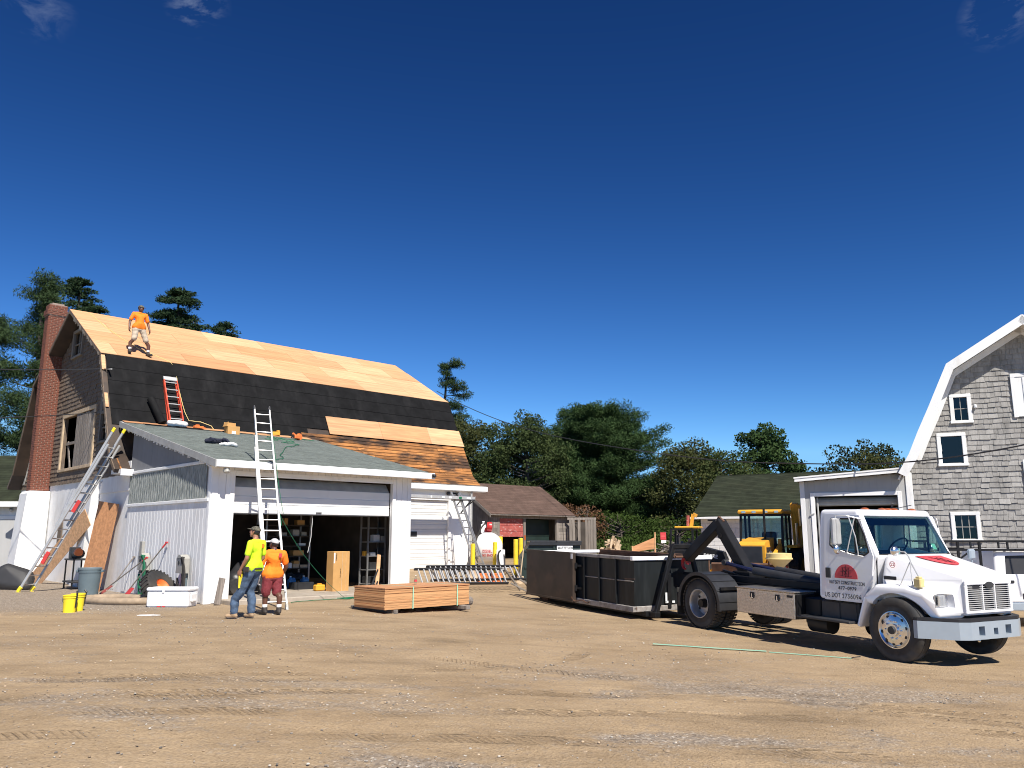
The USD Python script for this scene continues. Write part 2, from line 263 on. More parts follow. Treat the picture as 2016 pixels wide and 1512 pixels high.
K['amber'] = mat('amber_lens', (.35, .09, .03), .3, .05)
K['clear_lens'] = mat('clear_lens', (.55, .57, .58), .08, .05, metal=.6)
K['grass_green'] = mat('weeds', (.06, .095, .03), .8, .3, 5.)
K['concrete'] = mat('concrete', (.37, .32, .26), .9, .12, 3., bump=.3, bs=40, dirt=(.25, .2, .15), ds=2., dlo=.5, dhi=.75)
K['block_white'] = mat('block_white', (.66, .66, .66), .8, .06, 3., rnd=.05, bump=.3, bs=50)
K['pale_grey_wall'] = mat('pale_grey_wall', (.40, .40, .395), .75, .05, 2., rnd=.04, bump=.2, bs=20, stretch=(1, 1, .2))
K['peeling'] = mat('peeling_paint', (.55, .54, .51), .8, .08, 4., dirt=(.16, .13, .10), ds=5., dlo=.52, dhi=.58, dmax=.95, dstretch=(1, 1.4, .5))
K['grey_gable'] = mat('grey_gable_boards', (.21, .215, .225), .75, .06, 2., bump=.2, bs=20, stretch=(1, 1, .2))  # upper side-wall boards, a darker grey than the boards below
K['dusty_rubber'] = mat('dusty_rubber', (.075, .062, .046), .9, .3, 6.)
K['panel_grey'] = mat('weathered_panel', (.13, .155, .15), .7, .3, 6., stretch=(6, 6, .8), base2=(.34, .36, .34), bump=.4, bs=20, dirt=(.40, .42, .40), ds=9., dlo=.5, dhi=.66, dstretch=(3, 3, .35), dmax=.7)
K['bark'] = mat('bark', (.085, .068, .055), .9, .3, 5., stretch=(1, 1, .3), bump=.8, bs=14)
K['skin_dark'] = mat('skin_dark', (.115, .05, .032), .5, .08, 6.)
K['skin_tan'] = mat('skin_tan', (.36, .17, .105), .5, .08, 6.)
K['neon_yellow'] = mat('neon_shirt', (.62, .95, .02), .85, .05, 4., bump=.25, bs=14, bd=.04)
K['neon_orange'] = mat('orange_shirt', (1.0, .23, .015), .85, .05, 4., bump=.25, bs=14, bd=.04)
K['jeans'] = mat('jeans', (.07, .115, .19), .85, .3, 7., bump=.4, bs=12, bd=.04)
K['maroon'] = mat('maroon_shorts', (.22, .035, .045), .7, .2, 5., bump=.4, bs=12, bd=.04)
K['khaki'] = mat('khaki_shorts', (.47, .39, .30), .85, .12, 5., bump=.4, bs=12, bd=.04)
K['boot'] = mat('tan_boot', (.36, .25, .15), .8, .15, 6.)
K['shoe_dark'] = mat('dark_shoe', (.04, .032, .027), .7, .2, 6.)
K['white_cloth'] = mat('white_cloth', (.72, .71, .69), .9, .06, 6., bump=.3, bs=20)
K['navy_cloth'] = mat('navy_cloth', (.015, .017, .035), .9, .2, 6., bump=.3, bs=20)
K['camo'] = mat('camo_cap', (.09, .085, .06), .9, .5, 22., base2=(.22, .2, .15), dirt=(.03, .03, .025), ds=25., dlo=.5, dhi=.56)
K['grey_cap'] = mat('grey_cap', (.50, .50, .50), .85, .05, 6.)
K['sticker'] = mat('white_sticker', (.8, .82, .82), .5, .02)
K['ink'] = mat('black_ink', (.015, .015, .018), .5, .05)
K['ink_red'] = mat('red_ink', (.62, .10, .10), .5, .05)
K['shade_glass'] = glassmat('tinted_glass', (.10, .115, .12)); K['cab_glass'] = glassmat('cab_glass', (.74, .86, .84)); K['pane'] = glassmat('window_pane', (.35, .37, .38))
K['bottle'] = glassmat('bottle_plastic', (.9, .93, .95), .05, 1.3)
K['leaf_pine'] = leafmat('leaf_pine', (0.051, 0.084, 0.033), (0.109, 0.147, 0.054), .15)
K['leaf_white_pine'] = leafmat('leaf_white_pine', (0.046, 0.084, 0.028), (0.113, 0.166, 0.051), .15)
K['leaf_spruce'] = leafmat('leaf_spruce', (0.033, 0.059, 0.026), (0.069, 0.102, 0.041), .12)
K['leaf_oak'] = leafmat('leaf_oak', (0.064, 0.090, 0.031), (0.134, 0.154, 0.051), .28)
K['leaf_maple'] = leafmat('leaf_maple', (0.054, 0.095, 0.031), (0.115, 0.166, 0.054), .28)
K['leaf_olive'] = leafmat('leaf_olive', (0.079, 0.090, 0.031), (0.154, 0.151, 0.054), .28)
K['leaf_dark'] = leafmat('leaf_dark', (0.038, 0.054, 0.028), (0.077, 0.090, 0.044), .2)
K['leaf_brush'] = leafmat('leaf_brush', (.060, .100, .022), (.135, .185, .05), .3)
K['leaf_brown'] = leafmat('leaf_brown', (.16, .085, .045), (.22, .12, .07), .2)
# ------------------------------------------------------------------ ground
rng = np.random.default_rng(7); random.seed(7)
def sm(t): t = np.clip(t, 0, 1); return t * t * (3 - 2 * t)
def gz(x, y):
    x, y = np.asarray(x, float), np.asarray(y, float)
    return -.0365 * np.clip(x + 4, 0, 12.5) + .04 * np.clip(y - 22, 0, 24) * sm((x + 12) / 6) * sm((14 - x) / 6) + .012 * np.clip(-x - 12, 0, 14)
def gravel(x, y):
    q = np.stack([x * .42, y * .75, 0 * x], -1)
    g = sm((meshkit.fbm(q, 5, 3) - .56) / .16)
    q2 = np.stack([x * .16 + y * .05, y * .9, 0 * x + 5], -1)
    g = np.maximum(g * .9, sm((meshkit.fbm(q2, 4, 9) - .62) / .12) * .6)
    left = sm((-6.0 - x) / 3) * sm((y - 17.3 + .02 * x) / 2.2)
    return np.clip(g * (1 - .75 * sm((y - 9) / 5)) + left, 0, 1)
TRACKS = [  # tyre tracks: polyline, half width, depth, fade seed
    ([(-5.4, 10.0), (-3.2, 10.6), (-1.2, 11.3), (.4, 12.3), (1.2, 14.)], .15, .030, 1), ([(-8.5, 9.6), (-6.0, 9.9), (-3.6, 10.1), (-1.5, 10.7)], .15, .018, 7), ([(-1.5, 12.6), (1.2, 11.3), (3.2, 10.6), (5.6, 10.3)], .15, .018, 8), ([(1.5, 7.6), (3.4, 7.5), (5.6, 7.0), (7.0, 6.6)], .15, .022, 9), ([(-7.0, 8.2), (-4.5, 8.9), (-2.4, 9.15)], .15, .020, 10), ([(3.4, 9.7), (5.4, 9.25), (7.4, 8.5)], .15, .03, 11),
    ([(-4.6, 9.0), (-2.6, 9.5), (0, 9.95), (2.3, 10.05), (4.4, 9.9), (6.2, 9.5), (7.2, 9.1)], .16, .034, 2),
    ([(-.7, 8.75), (1.9, 9.1), (3.9, 9.0), (5.6, 8.6), (6.6, 8.2)], .16, .036, 3),
    ([(-4.4, 8.1), (-2.6, 8.45), (-.6, 8.75)], .16, .026, 4),
    ([(-5.2, 7.0), (-3.0, 7.5), (-1., 7.7), (1.5, 7.8)], .15, .006, 5),
    ([(2.0, 6.9), (3.8, 6.5), (5.0, 6.0)], .14, .010, 6)]
def track_height(X, Y):
    Z = np.zeros_like(X); W = np.zeros_like(X); AL = np.zeros_like(X)
    for pts, hw, dep, seed in TRACKS:
        P = np.array(pts); t = np.linspace(0, 1, 90); k = np.linspace(0, 1, len(P))
        from scipy.interpolate import CubicSpline
        C = CubicSpline(k, P)(t); sel = (X > C[:, 0].min() - .6) & (X < C[:, 0].max() + .6) & (Y > C[:, 1].min() - .6) & (Y < C[:, 1].max() + .6)
        if not sel.any(): continue
        x, y = X[sel], Y[sel]; seg = np.linalg.norm(np.diff(C, axis=0), axis=1); S = np.concatenate([[0], np.cumsum(seg)])
        from scipy.spatial import cKDTree
        d, i = cKDTree(C).query(np.stack([x, y], 1)); tn = np.gradient(C, axis=0); tn /= np.linalg.norm(tn, axis=1, keepdims=True)
        r = np.stack([x, y], 1) - C[i]; along = S[i] + (r * tn[i]).sum(1); across = r[:, 0] * -tn[i][:, 1] + r[:, 1] * tn[i][:, 0]
        inside = sm((hw - np.abs(across)) / .035); ends = sm((S[-1] - along) / .8) * sm(along / .8)
        fade = sm((meshkit.fbm(np.stack([along * .8, along * 0 + seed, along * 0], -1), 3, seed) - .28) / .25)
        lug = .5 + 0 * along; AL[sel] = np.where(inside * ends * fade > W[sel], along + .6 * across, AL[sel])
        rim = np.exp(-((np.abs(across) - hw - .03) / .035) ** 2) * .35
        jig = .75 + .5 * meshkit.noise(np.stack([x * 9, y * 9, x * 0], -1), seed)
        Z[sel] += dep * ends * fade * jig * (-inside * .30 + rim * .30); W[sel] = np.maximum(W[sel], inside * ends * fade)
    return Z, W, AL
def axis(dense0, dense1, step, far0, far1):
    a = list(np.arange(dense0, dense1, step)); s = step
    lo, hi = [], []
    x = dense0
    while x > far0: s *= 1.16; x -= s; lo.append(x)
    s = step; x = a[-1]
    while x < far1: s *= 1.16; x += s; hi.append(x)
    return np.array(lo[::-1] + a + hi)
gx, gy = axis(-6.2, 7.6, .027, -900, 900), axis(5.6, 12.6, .030, -30, 1500)
X, Y = np.meshgrid(gx, gy)
near = sm((30 - np.abs(X)) / 10) * sm((45 - Y) / 10)
tz, tw, ta = track_height(X, Y)
q = np.stack([X, Y, 0 * X], -1)
gv = gravel(X, Y)
bumpz = (meshkit.fbm(q * .35, 3, 11) - .5) * .05 + (meshkit.fbm(q * 1.7, 3, 12) - .5) * .03
fine = (meshkit.fbm(q * 9, 3, 13) - .5) * .016 * (.5 + 1.2 * gv)
Z = gz(X, Y) + near * (bumpz * sm((19 - Y) / 4) + fine * sm((17 - Y) / 4)) + tz
flat = sm((Y - 70) / 60); Z = Z * (1 - flat) + flat * .9
nx, ny = len(gx), len(gy)
i0 = (np.arange(ny - 1)[:, None] * nx + np.arange(nx - 1)[None]).ravel()
gf = np.vstack([np.stack([i0, i0 + 1, i0 + nx + 1], 1), np.stack([i0, i0 + nx + 1, i0 + nx], 1)])
K['ground'] = usdkit.material(stage, '/World/Looks/dirt_ground', {
    'tc': ('texture_coordinate', {}), 'at': ('attribute', {'attribute': 'gravel'}), 'al': ('attribute', {'attribute': 'along'}), 'alm': ('math', {'math_type': 'multiply', 'value2': 2 * math.pi / .075}), 'als': ('math', {'math_type': 'sine'}), 'alp': ('math', {'math_type': 'multiply_add', 'value2': .8, 'value3': .2}), 'alc': ('math', {'math_type': 'maximum', 'value2': 0.}), 'alt': ('math', {'math_type': 'multiply'}), 'aln': ('math', {'math_type': 'multiply'}), 'b3': ('bump', {'strength': .7, 'distance': .03, 'invert': True}), 'nk': ('noise_texture', {'scale': 5., 'detail': 3.}), 'nkr': ('rgb_ramp', {'ramp': [(.3, (.05, .05, .05)), (.7, (1, 1, 1))]}), 'tk': ('attribute', {'attribute': 'track'}), 'gr': ('attribute', {'attribute': 'green'}),
    'n1': ('noise_texture', {'scale': .55, 'detail': 9., 'roughness': .68}), 'r1': ('rgb_ramp', {'ramp': [(.25, (.25, .175, .102)), (.45, (.33, .238, .142)), (.62, (.38, .278, .170)), (.8, (.42, .312, .195))]}),
    'mpS': ('mapping', {'scale': (.45, 1.5, 1.)}), 'n4': ('noise_texture', {'scale': 1.1, 'detail': 8., 'roughness': .7, 'distortion': .4}), 'r4': ('rgb_ramp', {'ramp': [(.3, (.68, .68, .68)), (.5, (1, 1, 1)), (.72, (1.15, 1.15, 1.15))]}), 'm4': ('mix', {'mix_type': 'multiply', 'fac': .9}),
    'n2': ('noise_texture', {'scale': 34., 'detail': 4., 'roughness': .7}), 'r2': ('rgb_ramp', {'ramp': [(.25, (.55, .53, .5)), (.5, (1., 1., 1.)), (.75, (1.3, 1.3, 1.3))]}), 'm2': ('mix', {'mix_type': 'multiply', 'fac': .8}),
    'v': ('voronoi_texture', {'scale': 42.}), 'vs': ('separate_color', {}), 'vr': ('rgb_ramp', {'ramp': [(0, (.15, .125, .10)), (.35, (.235, .195, .155)), (.8, (.30, .25, .20)), (.93, (.37, .32, .26)), (1, (.5, .45, .39))]}),
    'gn': ('noise_texture', {'scale': 12., 'detail': 5., 'roughness': .7}), 'gm': ('math', {'math_type': 'multiply_add', 'value2': 2.4, 'value3': -1.2}), 'ga': ('math', {'math_type': 'add'}), 'gc': ('math', {'math_type': 'multiply', 'value2': .95}), 'cl': ('math', {'math_type': 'minimum', 'value2': .92}), 'cl2': ('math', {'math_type': 'maximum', 'value2': .04}),
    'mg': ('mix', {'mix_type': 'mix'}), 'mt': ('mix', {'mix_type': 'multiply', 'color2': (.50, .45, .40)}), 'tkm': ('math', {'math_type': 'multiply_add', 'value2': .34}), 'tk2': ('math', {'math_type': 'multiply', 'value2': .16}),
    'mgr': ('mix', {'mix_type': 'mix', 'color2': (.055, .075, .028)}),
    'b': ('bump', {'strength': .75, 'distance': .02}), 'b2': ('bump', {'strength': .5, 'distance': .012}), 'p': ('principled_bsdf', {'roughness': .93, 'specular_ior_level': .15})},
    [('tc.object', 'n1.vector'), ('tc.object', 'n2.vector'), ('tc.object', 'mpS.vector'), ('mpS.vector', 'n4.vector'), ('tc.object', 'v.vector'), ('tc.object', 'gn.vector'), ('n1.fac', 'r1.fac'), ('n4.fac', 'r4.fac'), ('r1.color', 'm4.color1'), ('r4.color', 'm4.color2'),
     ('n2.fac', 'r2.fac'), ('m4.color', 'm2.color1'), ('r2.color', 'm2.color2'), ('v.color', 'vs.color'), ('vs.r', 'vr.fac'), ('gn.fac', 'gm.value1'), ('gm.value', 'ga.value2'), ('at.fac', 'gc.value1'), ('gc.value', 'ga.value1'), ('ga.value', 'cl.value1'), ('cl.value', 'cl2.value1'),
     ('cl2.value', 'mg.fac'), ('m2.color', 'mg.color1'), ('vr.color', 'mg.color2'), ('mg.color', 'mt.color1'), ('aln.value', 'tkm.value1'), ('tk.fac', 'tk2.value1'), ('tk2.value', 'tkm.value3'), ('tkm.value', 'mt.fac'), ('mt.color', 'mgr.color1'), ('gr.fac', 'mgr.fac'), ('mgr.color', 'p.base_color'),
     ('n2.fac', 'b.height'), ('v.distance', 'b2.height'), ('b.normal', 'b2.normal'), ('b2.normal', 'b3.normal'), ('al.fac', 'alm.value1'), ('alm.value', 'als.value1'), ('als.value', 'alp.value1'), ('alp.value', 'alc.value1'), ('alc.value', 'alt.value1'), ('tk.fac', 'alt.value2'), ('tc.object', 'nk.vector'), ('nk.fac', 'nkr.fac'), ('alt.value', 'aln.value1'), ('nkr.color', 'aln.value2'), ('aln.value', 'b3.height'), ('b3.normal', 'p.normal')], surface='p.BSDF')
g = usdkit.mesh(stage, '/World/ground', (np.stack([X.ravel(), Y.ravel(), Z.ravel()], 1), gf), K['ground'], smooth=True)
green = np.clip(sm((Y - 41.5 - .3 * (X - 3)) / 3) + sm((-24 - X) / 3) * sm((Y - 24) / 3), 0, 1)
for nm, a in (('gravel', gv), ('track', tw), ('green', green), ('along', ta)):
    UsdGeom.PrimvarsAPI(g).CreatePrimvar(nm, Sdf.ValueTypeNames.FloatArray, 'vertex').Set(Vt.FloatArray.FromNumpy(a.ravel().astype(np.float32)))
tags(g.GetPrim(), 'tan packed dirt yard with grey gravel patches and tyre tracks', None, None, 'structure')
# loose stones
def stones(name, label, x, y, size, cols, protos=5):
    pth = uniq('/World', name); pi = UsdGeom.PointInstancer.Define(stage, pth); ids = rng.integers(0, protos, len(x))
    for k in range(protos):
        s = trimesh.creation.icosphere(1); v = np.array(s.vertices); v *= (1 + .5 * (meshkit.noise(v * 1.3 + 7 * k, k)[:, None] - .5)) * [1, .8, .55]
        usdkit.mesh(stage, f'{pth}/stone_{k + 1:03d}', (v, s.faces), K[cols[k % len(cols)]], smooth=False)
    pi.CreatePrototypesRel().SetTargets([Sdf.Path(f'{pth}/stone_{k + 1:03d}') for k in range(protos)])
    pi.CreateProtoIndicesAttr(Vt.IntArray.FromNumpy(ids.astype(np.int32)))
    z = gz(x, y) + size * .12
    pi.CreatePositionsAttr(Vt.Vec3fArray.FromNumpy(np.stack([x, y, z], 1).astype(np.float32)))
    pi.CreateScalesAttr(Vt.Vec3fArray.FromNumpy(np.repeat(size[:, None], 3, 1).astype(np.float32)))
    a = rng.random(len(x)) * math.pi; pi.CreateOrientationsAttr(Vt.QuathArray([Gf.Quath(float(math.cos(t)), 0., 0., float(math.sin(t))) for t in a]))
    tags(pi.GetPrim(), label, 'gravel', None, 'stuff')
K['stone_grey'] = mat('stone_grey', (.25, .222, .19), .9, .3, 8., rnd=.45); K['stone_tan'] = mat('stone_tan', (.36, .27, .18), .9, .25, 8., rnd=.4); K['stone_pale'] = mat('stone_pale', (.46, .42, .36), .9, .15, 8., rnd=.2)
n = 60000; sy = 5.2 + 15 * rng.random(n) ** 1.5; sx = (rng.random(n) - .5) * sy * 1.5; keep = rng.random(n) < (.06 + .34 * gravel(sx, sy)) * sm((20 - sy) / 5 + .25)
sx, sy = sx[keep], sy[keep]
stones('loose_gravel', 'small loose grey and tan stones scattered over the dirt yard', sx, sy, .003 + .011 * rng.random(len(sx)) ** 3 + .0004 * sy, ['stone_grey', 'stone_tan', 'stone_grey', 'stone_tan', 'stone_tan', 'stone_pale', 'stone_tan', 'stone_grey'], 8)

# ------------------------------------------------------------------ gambrel barn (local frame: u along the ridge, v into depth, z up)
OB = (-7.53, 20.5, 0.); UB = _unit((.724, .690, 0)); VB = np.array([-UB[1], UB[0], 0]); BROT = math.degrees(math.atan2(UB[1], UB[0]))
def bw(u, v, z=0.): return np.array(OB) + UB * u + VB * v + np.array([0, 0, z])
LOW = [(8.15, 7.50), (7.45, 6.15), (6.97, 5.26), (6.40, 4.15), (5.78, 3.62)]     # lower slope of the roof, knee to eave
RIDGE, VR = 9.88, 12.25
def mirror(p): return [(2 * VR - v, z) for v, z in p]
barn = thing('gambrel_barn', 'large old gambrel barn being re-roofed, bare plywood above black felt', 'barn', OB, BROT)
L0, L1 = -.48, 14.15
prof = [(5.85, .0), (5.85, 3.55)] + [(v + .1, z - .14) for v, z in LOW[-2::-1]] + [(VR, RIDGE - .2)]
prof = prof + [(2 * VR - v, z) for v, z in prof[-2::-1]]
gable = Polygon(prof)
hay = sbox(9.75, 4.05, 13.3, 5.95); upw = sbox(12.0, 8.25, 13.0, 9.15); lw = sbox(8.15, 4.75, 8.95, 5.65)
RG = np.stack([(0, 1, 0), (0, 0, 1), (1, 0, 0)], 1)
holes = hay.union(upw).union(lw)
upper = gable.intersection(sbox(0, 3.55, 30, 12)).difference(holes)
part(barn, 'gable_wall', M().prism(upper, .12, RG, (0, 0, 0)), K['cedar_dark'])
part(barn, 'masonry_wall', M().prism(gable.intersection(sbox(0, 0, 30, 3.55)), .3, RG, (.02, 0, 0)).prism(Polygon([(5.85, 3.0), (8.9, 3.0), (8.9, 3.2), (6.5, 3.9), (5.85, 3.9)]), .1, RG, (-.015, 0, 0)), K['white_wall'], 'white rendered lower gable wall')
part(barn, 'end_wall', M().prism(gable, .2, RG, (13.4, 0, 0)), K['white_wall'])
fw = M().box((6.25, 5.80, -.1), (10.2, 5.98, 3.5)).box((12.35, 5.80, -.1), (13.4, 5.98, 3.5)).box((10.2, 5.80, 3.05), (12.35, 5.98, 3.5))
part(barn, 'front_wall', fw, K['white_paint'])
part(barn, 'inside_floor', M().box((.3, 6, 3.6), (13.3, 18, 3.7)), K['dark'])
# shingles of the gable: thin, too small to pick apart
sh = M(); z = 3.50
chim = sbox(12.1, 3, 14.9, 12)
rr = random.Random(3)
while z < 9.75:
    v = 5.9 + rr.random() * .1
    while v < 18.7:
        w = rr.uniform(.10, .20); c = Polygon([(v, z), (v + w, z), (v + w, z + .2), (v, z + .2)])
        if upper.buffer(-.01).contains(c.centroid) and not (holes.buffer(.1).intersects(c)) and rr.random() > .012:
            d = rr.uniform(-.012, .012)
            zb, zt, t = z + d, z + .2, .025 + rr.uniform(0, .012)
            sh.add([[-t - .003, v + .004, zb], [-t - .003, v + w - .004, zb], [-.002, v + w - .004, zb], [-.002, v + .004, zb], [-.008, v + .004, zt], [-.008, v + w - .004, zt], [-.001, v + w - .004, zt], [-.001, v + .004, zt]], BF)
        v += w
    z += .158
part(barn, 'shingle_cladding', sh, K['cedar_dark'], 'weathered brown shingles too small to pick apart', 'stuff')
# hayloft door, windows
def frame_uv(par, name, v0, v1, z0, z1, w, m, u0=-.06, u1=.02):
    return part(par, name, M().cbox((u0, v0 - w, z1), (u1, v1 + w, z1 + w), .006).cbox((u0 + .002, v0 - w, z0), (u1, v0, z1), .006).cbox((u0 + .002, v1, z0), (u1, v1 + w, z1), .006).cbox((u0 - .01, v0 - w, z0 - w * .7), (u1, v1 + w, z0), .006), m)
frame_uv(barn, 'hayloft_frame', 9.75, 13.3, 4.05, 5.95, .14, K['pale_wood'])
hd = part(barn, 'hayloft_door', M().box((.02, 9.75, 4.0), (.05, 11.75, 5.9)), K['old_wood'], 'weathered grey plank hayloft door, half open')
v = 9.75
while v < 11.74:
    part(hd, 'plank', M().obox((-.02, v + .10, 4.95 + rr.uniform(-.03, .03)), (.035, .192, 1.92), np.eye(3), .006), K['old_wood']); v += .2
part(barn, 'hayloft_rail', M().box((.10, 11.7, 4.95), (.16, 13.3, 5.05)).obox((.14, 12.9, 4.5), (.04, .1, 1.3), np.array([[1, 0, 0], [0, .9, .43], [0, -.43, .9]])), K['old_wood'])
for (v0, v1, z0, z1, nm) in ((12.0, 13.0, 8.25, 9.15, 1), (8.15, 8.95, 4.75, 5.65, 0)):
    f = frame_uv(barn, 'window', v0, v1, z0, z1, .11, K['old_wood_grey'], -.08, .02)
    part(f, 'pane', M().box((.05, v0, z0), (.055, v1, z1)), K['pane']); part(f, 'backing', M().box((.25, v0 - .1, z0 - .1), (.26, v1 + .1, z1 + .1)), K['dark'])
    part(f, 'muntin', M().box((.0, (v0 + v1) / 2 - .025, z0), (.04, (v0 + v1) / 2 + .025, z1)).box((-.003, v0, (z0 + z1) / 2 - .02), (.043, v1, (z0 + z1) / 2 + .02)), K['old_wood_grey'])
part(barn, 'corner_plank', M().cbox((-.04, 7.75, 3.95), (-.005, 7.95, 6.1)).cbox((-.05, 8.95, 5.72), (-.01, 9.2, 6.9), .01), K['old_wood_grey'])
part(barn, 'basement_window', M().box((-.03, 12.3, 1.25), (.0, 12.75, 2.2)).box((-.06, 12.25, 1.15), (.01, 12.8, 1.25)), K['cedar_dark'])
# chimney
ch = part(barn, 'chimney', M().box((-.64, 14.47, 3.1), (-.03, 14.95, 10.55)).box((-.68, 14.44, 10.08), (.0, 14.98, 10.3)), K['mortar'], 'tall red brick chimney')
bk = M(); z = 3.2; k = 0
def course(u0, u1, v0, v1, z, k):
    for (a, b, fx, ax) in ((u0, u1, v0, 0), (u0, u1, v1, 0), (v0, v1, u0, 1), (v0, v1, u1, 1)):
        t = a - (.1 if k % 2 else 0)
        while t < b - .01:
            s, e = max(t, a), min(t + .2, b)
            if e - s > .03:
                j = rr.uniform(-.004, .004); o = .012 + j
                lo = (s + .006, fx - o, z) if ax == 0 else (fx - o, s + .006, z); hi = (e - .006, fx + o, z + .057) if ax == 0 else (fx + o, e - .006, z + .057)
                bk.box(lo, hi)
            t += .212
while z < 10.5:
    if z < 10.08: course(-.65, -.02, 14.46, 14.96, z, k)
    elif z < 10.3: course(-.70, .02, 14.42, 15.0, z, k)
    else: course(-.65, -.02, 14.46, 14.96, z, k)
    z += .0685; k += 1
part(ch, 'bricks', bk, K['brick'], None, 'stuff')
part(ch, 'flue', M().box((-.54, 14.56, 10.5), (-.12, 14.86, 10.62)), K['mortar'])
part(barn, 'chimney_base', M().prism([(-1.0, 0), (-.02, 0), (-.02, 3.30), (-.70, 3.30), (-.78, 3.2)], 1.05, np.stack([(1, 0, 0), (0, 0, 1), (0, -1, 0)], 1), (0, 15.3, 0)), K['white_wall'], 'white rendered chimney base')
part(barn, 'buttress', M().prism([(9.2, 0), (10.1, 0), (9.0, 3.3), (8.5, 3.42)], .25, RG, (-.24, 0, 0)), K['white_wall'])
# roof deck, plywood, felt, boards
def slab(profile, u0, u1, t0, t1):
    """strip following the roof profile, from t0 to t1 off the surface"""
    P = np.array(profile); T = np.gradient(P, axis=0); N = np.stack([T[:, 1], -T[:, 0]], 1); N /= np.linalg.norm(N, axis=1, keepdims=True); N *= np.sign(N[:, 1:2])
    a, b = P + N * t0, P + N * t1; poly = np.vstack([a, b[::-1]])
    return poly
def roofstrip(profile, u0, u1, t0, t1): return M().prism(Polygon(slab(profile, u0, u1, t0, t1)).buffer(0), u1 - u0, RG, (u0, 0, 0))
def along(p, s0, s1, n=5):
    p = np.array(p); d = np.concatenate([[0], np.cumsum(np.linalg.norm(np.diff(p, axis=0), axis=1))]); s = np.linspace(s0, s1, n)
    return np.stack([np.interp(s, d, p[:, 0]), np.interp(s, d, p[:, 1])], 1), d[-1]
UP = [(VR, RIDGE), (8.10, 7.55)]
deck = M()
for p in (UP, LOW, mirror(UP), mirror(LOW)):
    v_, f_ = roofstrip(p, L0, L1, -.14, -.004).get(); deck.add(v_, f_)
part(barn, 'roof_deck', deck, K['rusty_brown'])
part(barn, 'back_roof_covering', roofstrip(mirror(UP), L0 - .02, L1 + .02, 0, .02), K['felt']); part(barn, 'back_roof_covering', roofstrip(mirror(LOW), L0 - .02, L1 + .02, 0, .02), K['felt'])
slen = math.hypot(UP[0][0] - UP[1][0], UP[0][1] - UP[1][1]); nrow = 4
rows = [0, 1.14, 2.36, 3.58, slen]
for r in range(4):
    u = L0 - .03 - (0, 1.5, .6, 1.9)[r]
    while u < L1:
        a, b = max(u, L0 - .03), min(u + 2.44, L1 + .02)
        if b - a > .1:
            p, _ = along(UP, rows[r] + .006, rows[r + 1] - .006, 2)
            lift = rr.uniform(.0, .004); part(barn, 'plywood_sheet', roofstrip(p, a + .005, b - .005, lift, .016 + lift), K['ply%d' % rr.choice((0, 0, 1, 1, 2))])
        u += 2.44
tot = along(LOW, 0, 0)[1]
fcs = [(-.02, .52), (.46, 1.02), (.96, 1.56), (1.5, 2.12), (2.06, 2.72)]
for k, (s0, s1) in enumerate(fcs):
    uend = L1 + .02 if k < 3 else (7.55 if k == 3 else 6.6)
    for (a, b, dd) in (((L0 + .13, 6.9 + .7 * k, 0), (6.85 + .7 * k, uend, .004)) if k < 2 else ((L0 + .13, uend, 0),)):
        p, _ = along(LOW, max(s0, 0.0), s1, 5); part(barn, 'felt_strip', roofstrip(p, a, b, .004 + .012 * (5 - k) + dd, .009 + .012 * (5 - k) + dd), K['felt'])
p, _ = along(LOW, 1.52, 2.34, 3); u = 7.5
for b in (9.95, 12.4, L1 + .05):
    part(barn, 'plywood_sheet', roofstrip(p, u + .004, b - .004, .062, .078), K['ply%d' % (0, 2, 1)[int(b > 10) + int(b > 13)]]); u = b
for (s0, s1, w) in ((.02, .62, .12), (1.55, 2.1, .10)):
    p, _ = along(LOW, s0, s1, 3); part(barn, 'plywood_strip', roofstrip(p, L0 - .02, L0 - .02 + w, .03, .046), K['ply1'])
s = 2.36
while s < tot - .03:
    e = min(s + .145, tot); u = 6.3
    while u < L1:
        b = min(u + rr.uniform(2.2, 4.2), L1 + .02); p, _ = along(LOW, s + .011, e - .011, 2); lf = rr.uniform(0, .012)
        if b - u > .2: part(barn, 'roof_board', roofstrip(p, u + .004, b - .004, lf, .02 + lf), K['old_deck'])
        u = b
    s += .15
# eave fascia, rakes, soffit return
part(barn, 'eave_fascia', M().cbox((6.3, 5.50, 3.46), (14.25, 5.56, 3.66)).box((6.3, 5.56, 3.44), (14.2, 5.80, 3.48)), K['white_paint'])
part(barn, 'eave_edge', M().cbox((6.3, 5.52, 3.665), (14.2, 5.75, 3.70)), K['old_wood_grey'])
rake = M()
for p in (UP, LOW, mirror(UP), mirror(LOW)):
    v_, f_ = roofstrip(p, L0 - .03, L0 - .002, -.11, .002).get(); rake.add(v_, f_); v_, f_ = roofstrip(p, L1, L1 + .03, -.14, .002).get(); rake.add(v_, f_)
part(barn, 'rake_board', rake, K['cedar_dark'])
part(barn, 'peeling_board', M().prism(Polygon([(18.55, 3.7), (18.05, 3.7), (17.30, 5.1), (16.75, 6.2), (16.25, 7.1), (16.55, 7.1), (17.12, 6.15), (17.62, 5.2)]), .03, RG, (-.04, 0, 0)), K['peeling'], 'board with flaking white paint along the left rake')
jag = M()
for k in range(46):                                           # torn ends of the old shingles along the left rake
    p, _ = along(UP if k < 30 else LOW, rr.uniform(.05, slen - .1 if k < 30 else tot - .4), 0, 1); jag.obox((L0 - .05, p[0, 0], p[0, 1] - .10), (.012, rr.uniform(.03, .07), rr.uniform(.06, .16)), np.eye(3))
part(barn, 'torn_edge', jag, K['old_wood_grey'])
part(barn, 'eave_return', M().box((-.36, 5.62, 3.5), (-.03, 6.5, 3.62)).cbox((-.38, 5.55, 3.42), (-.02, 5.62, 3.62)), K['white_paint'])
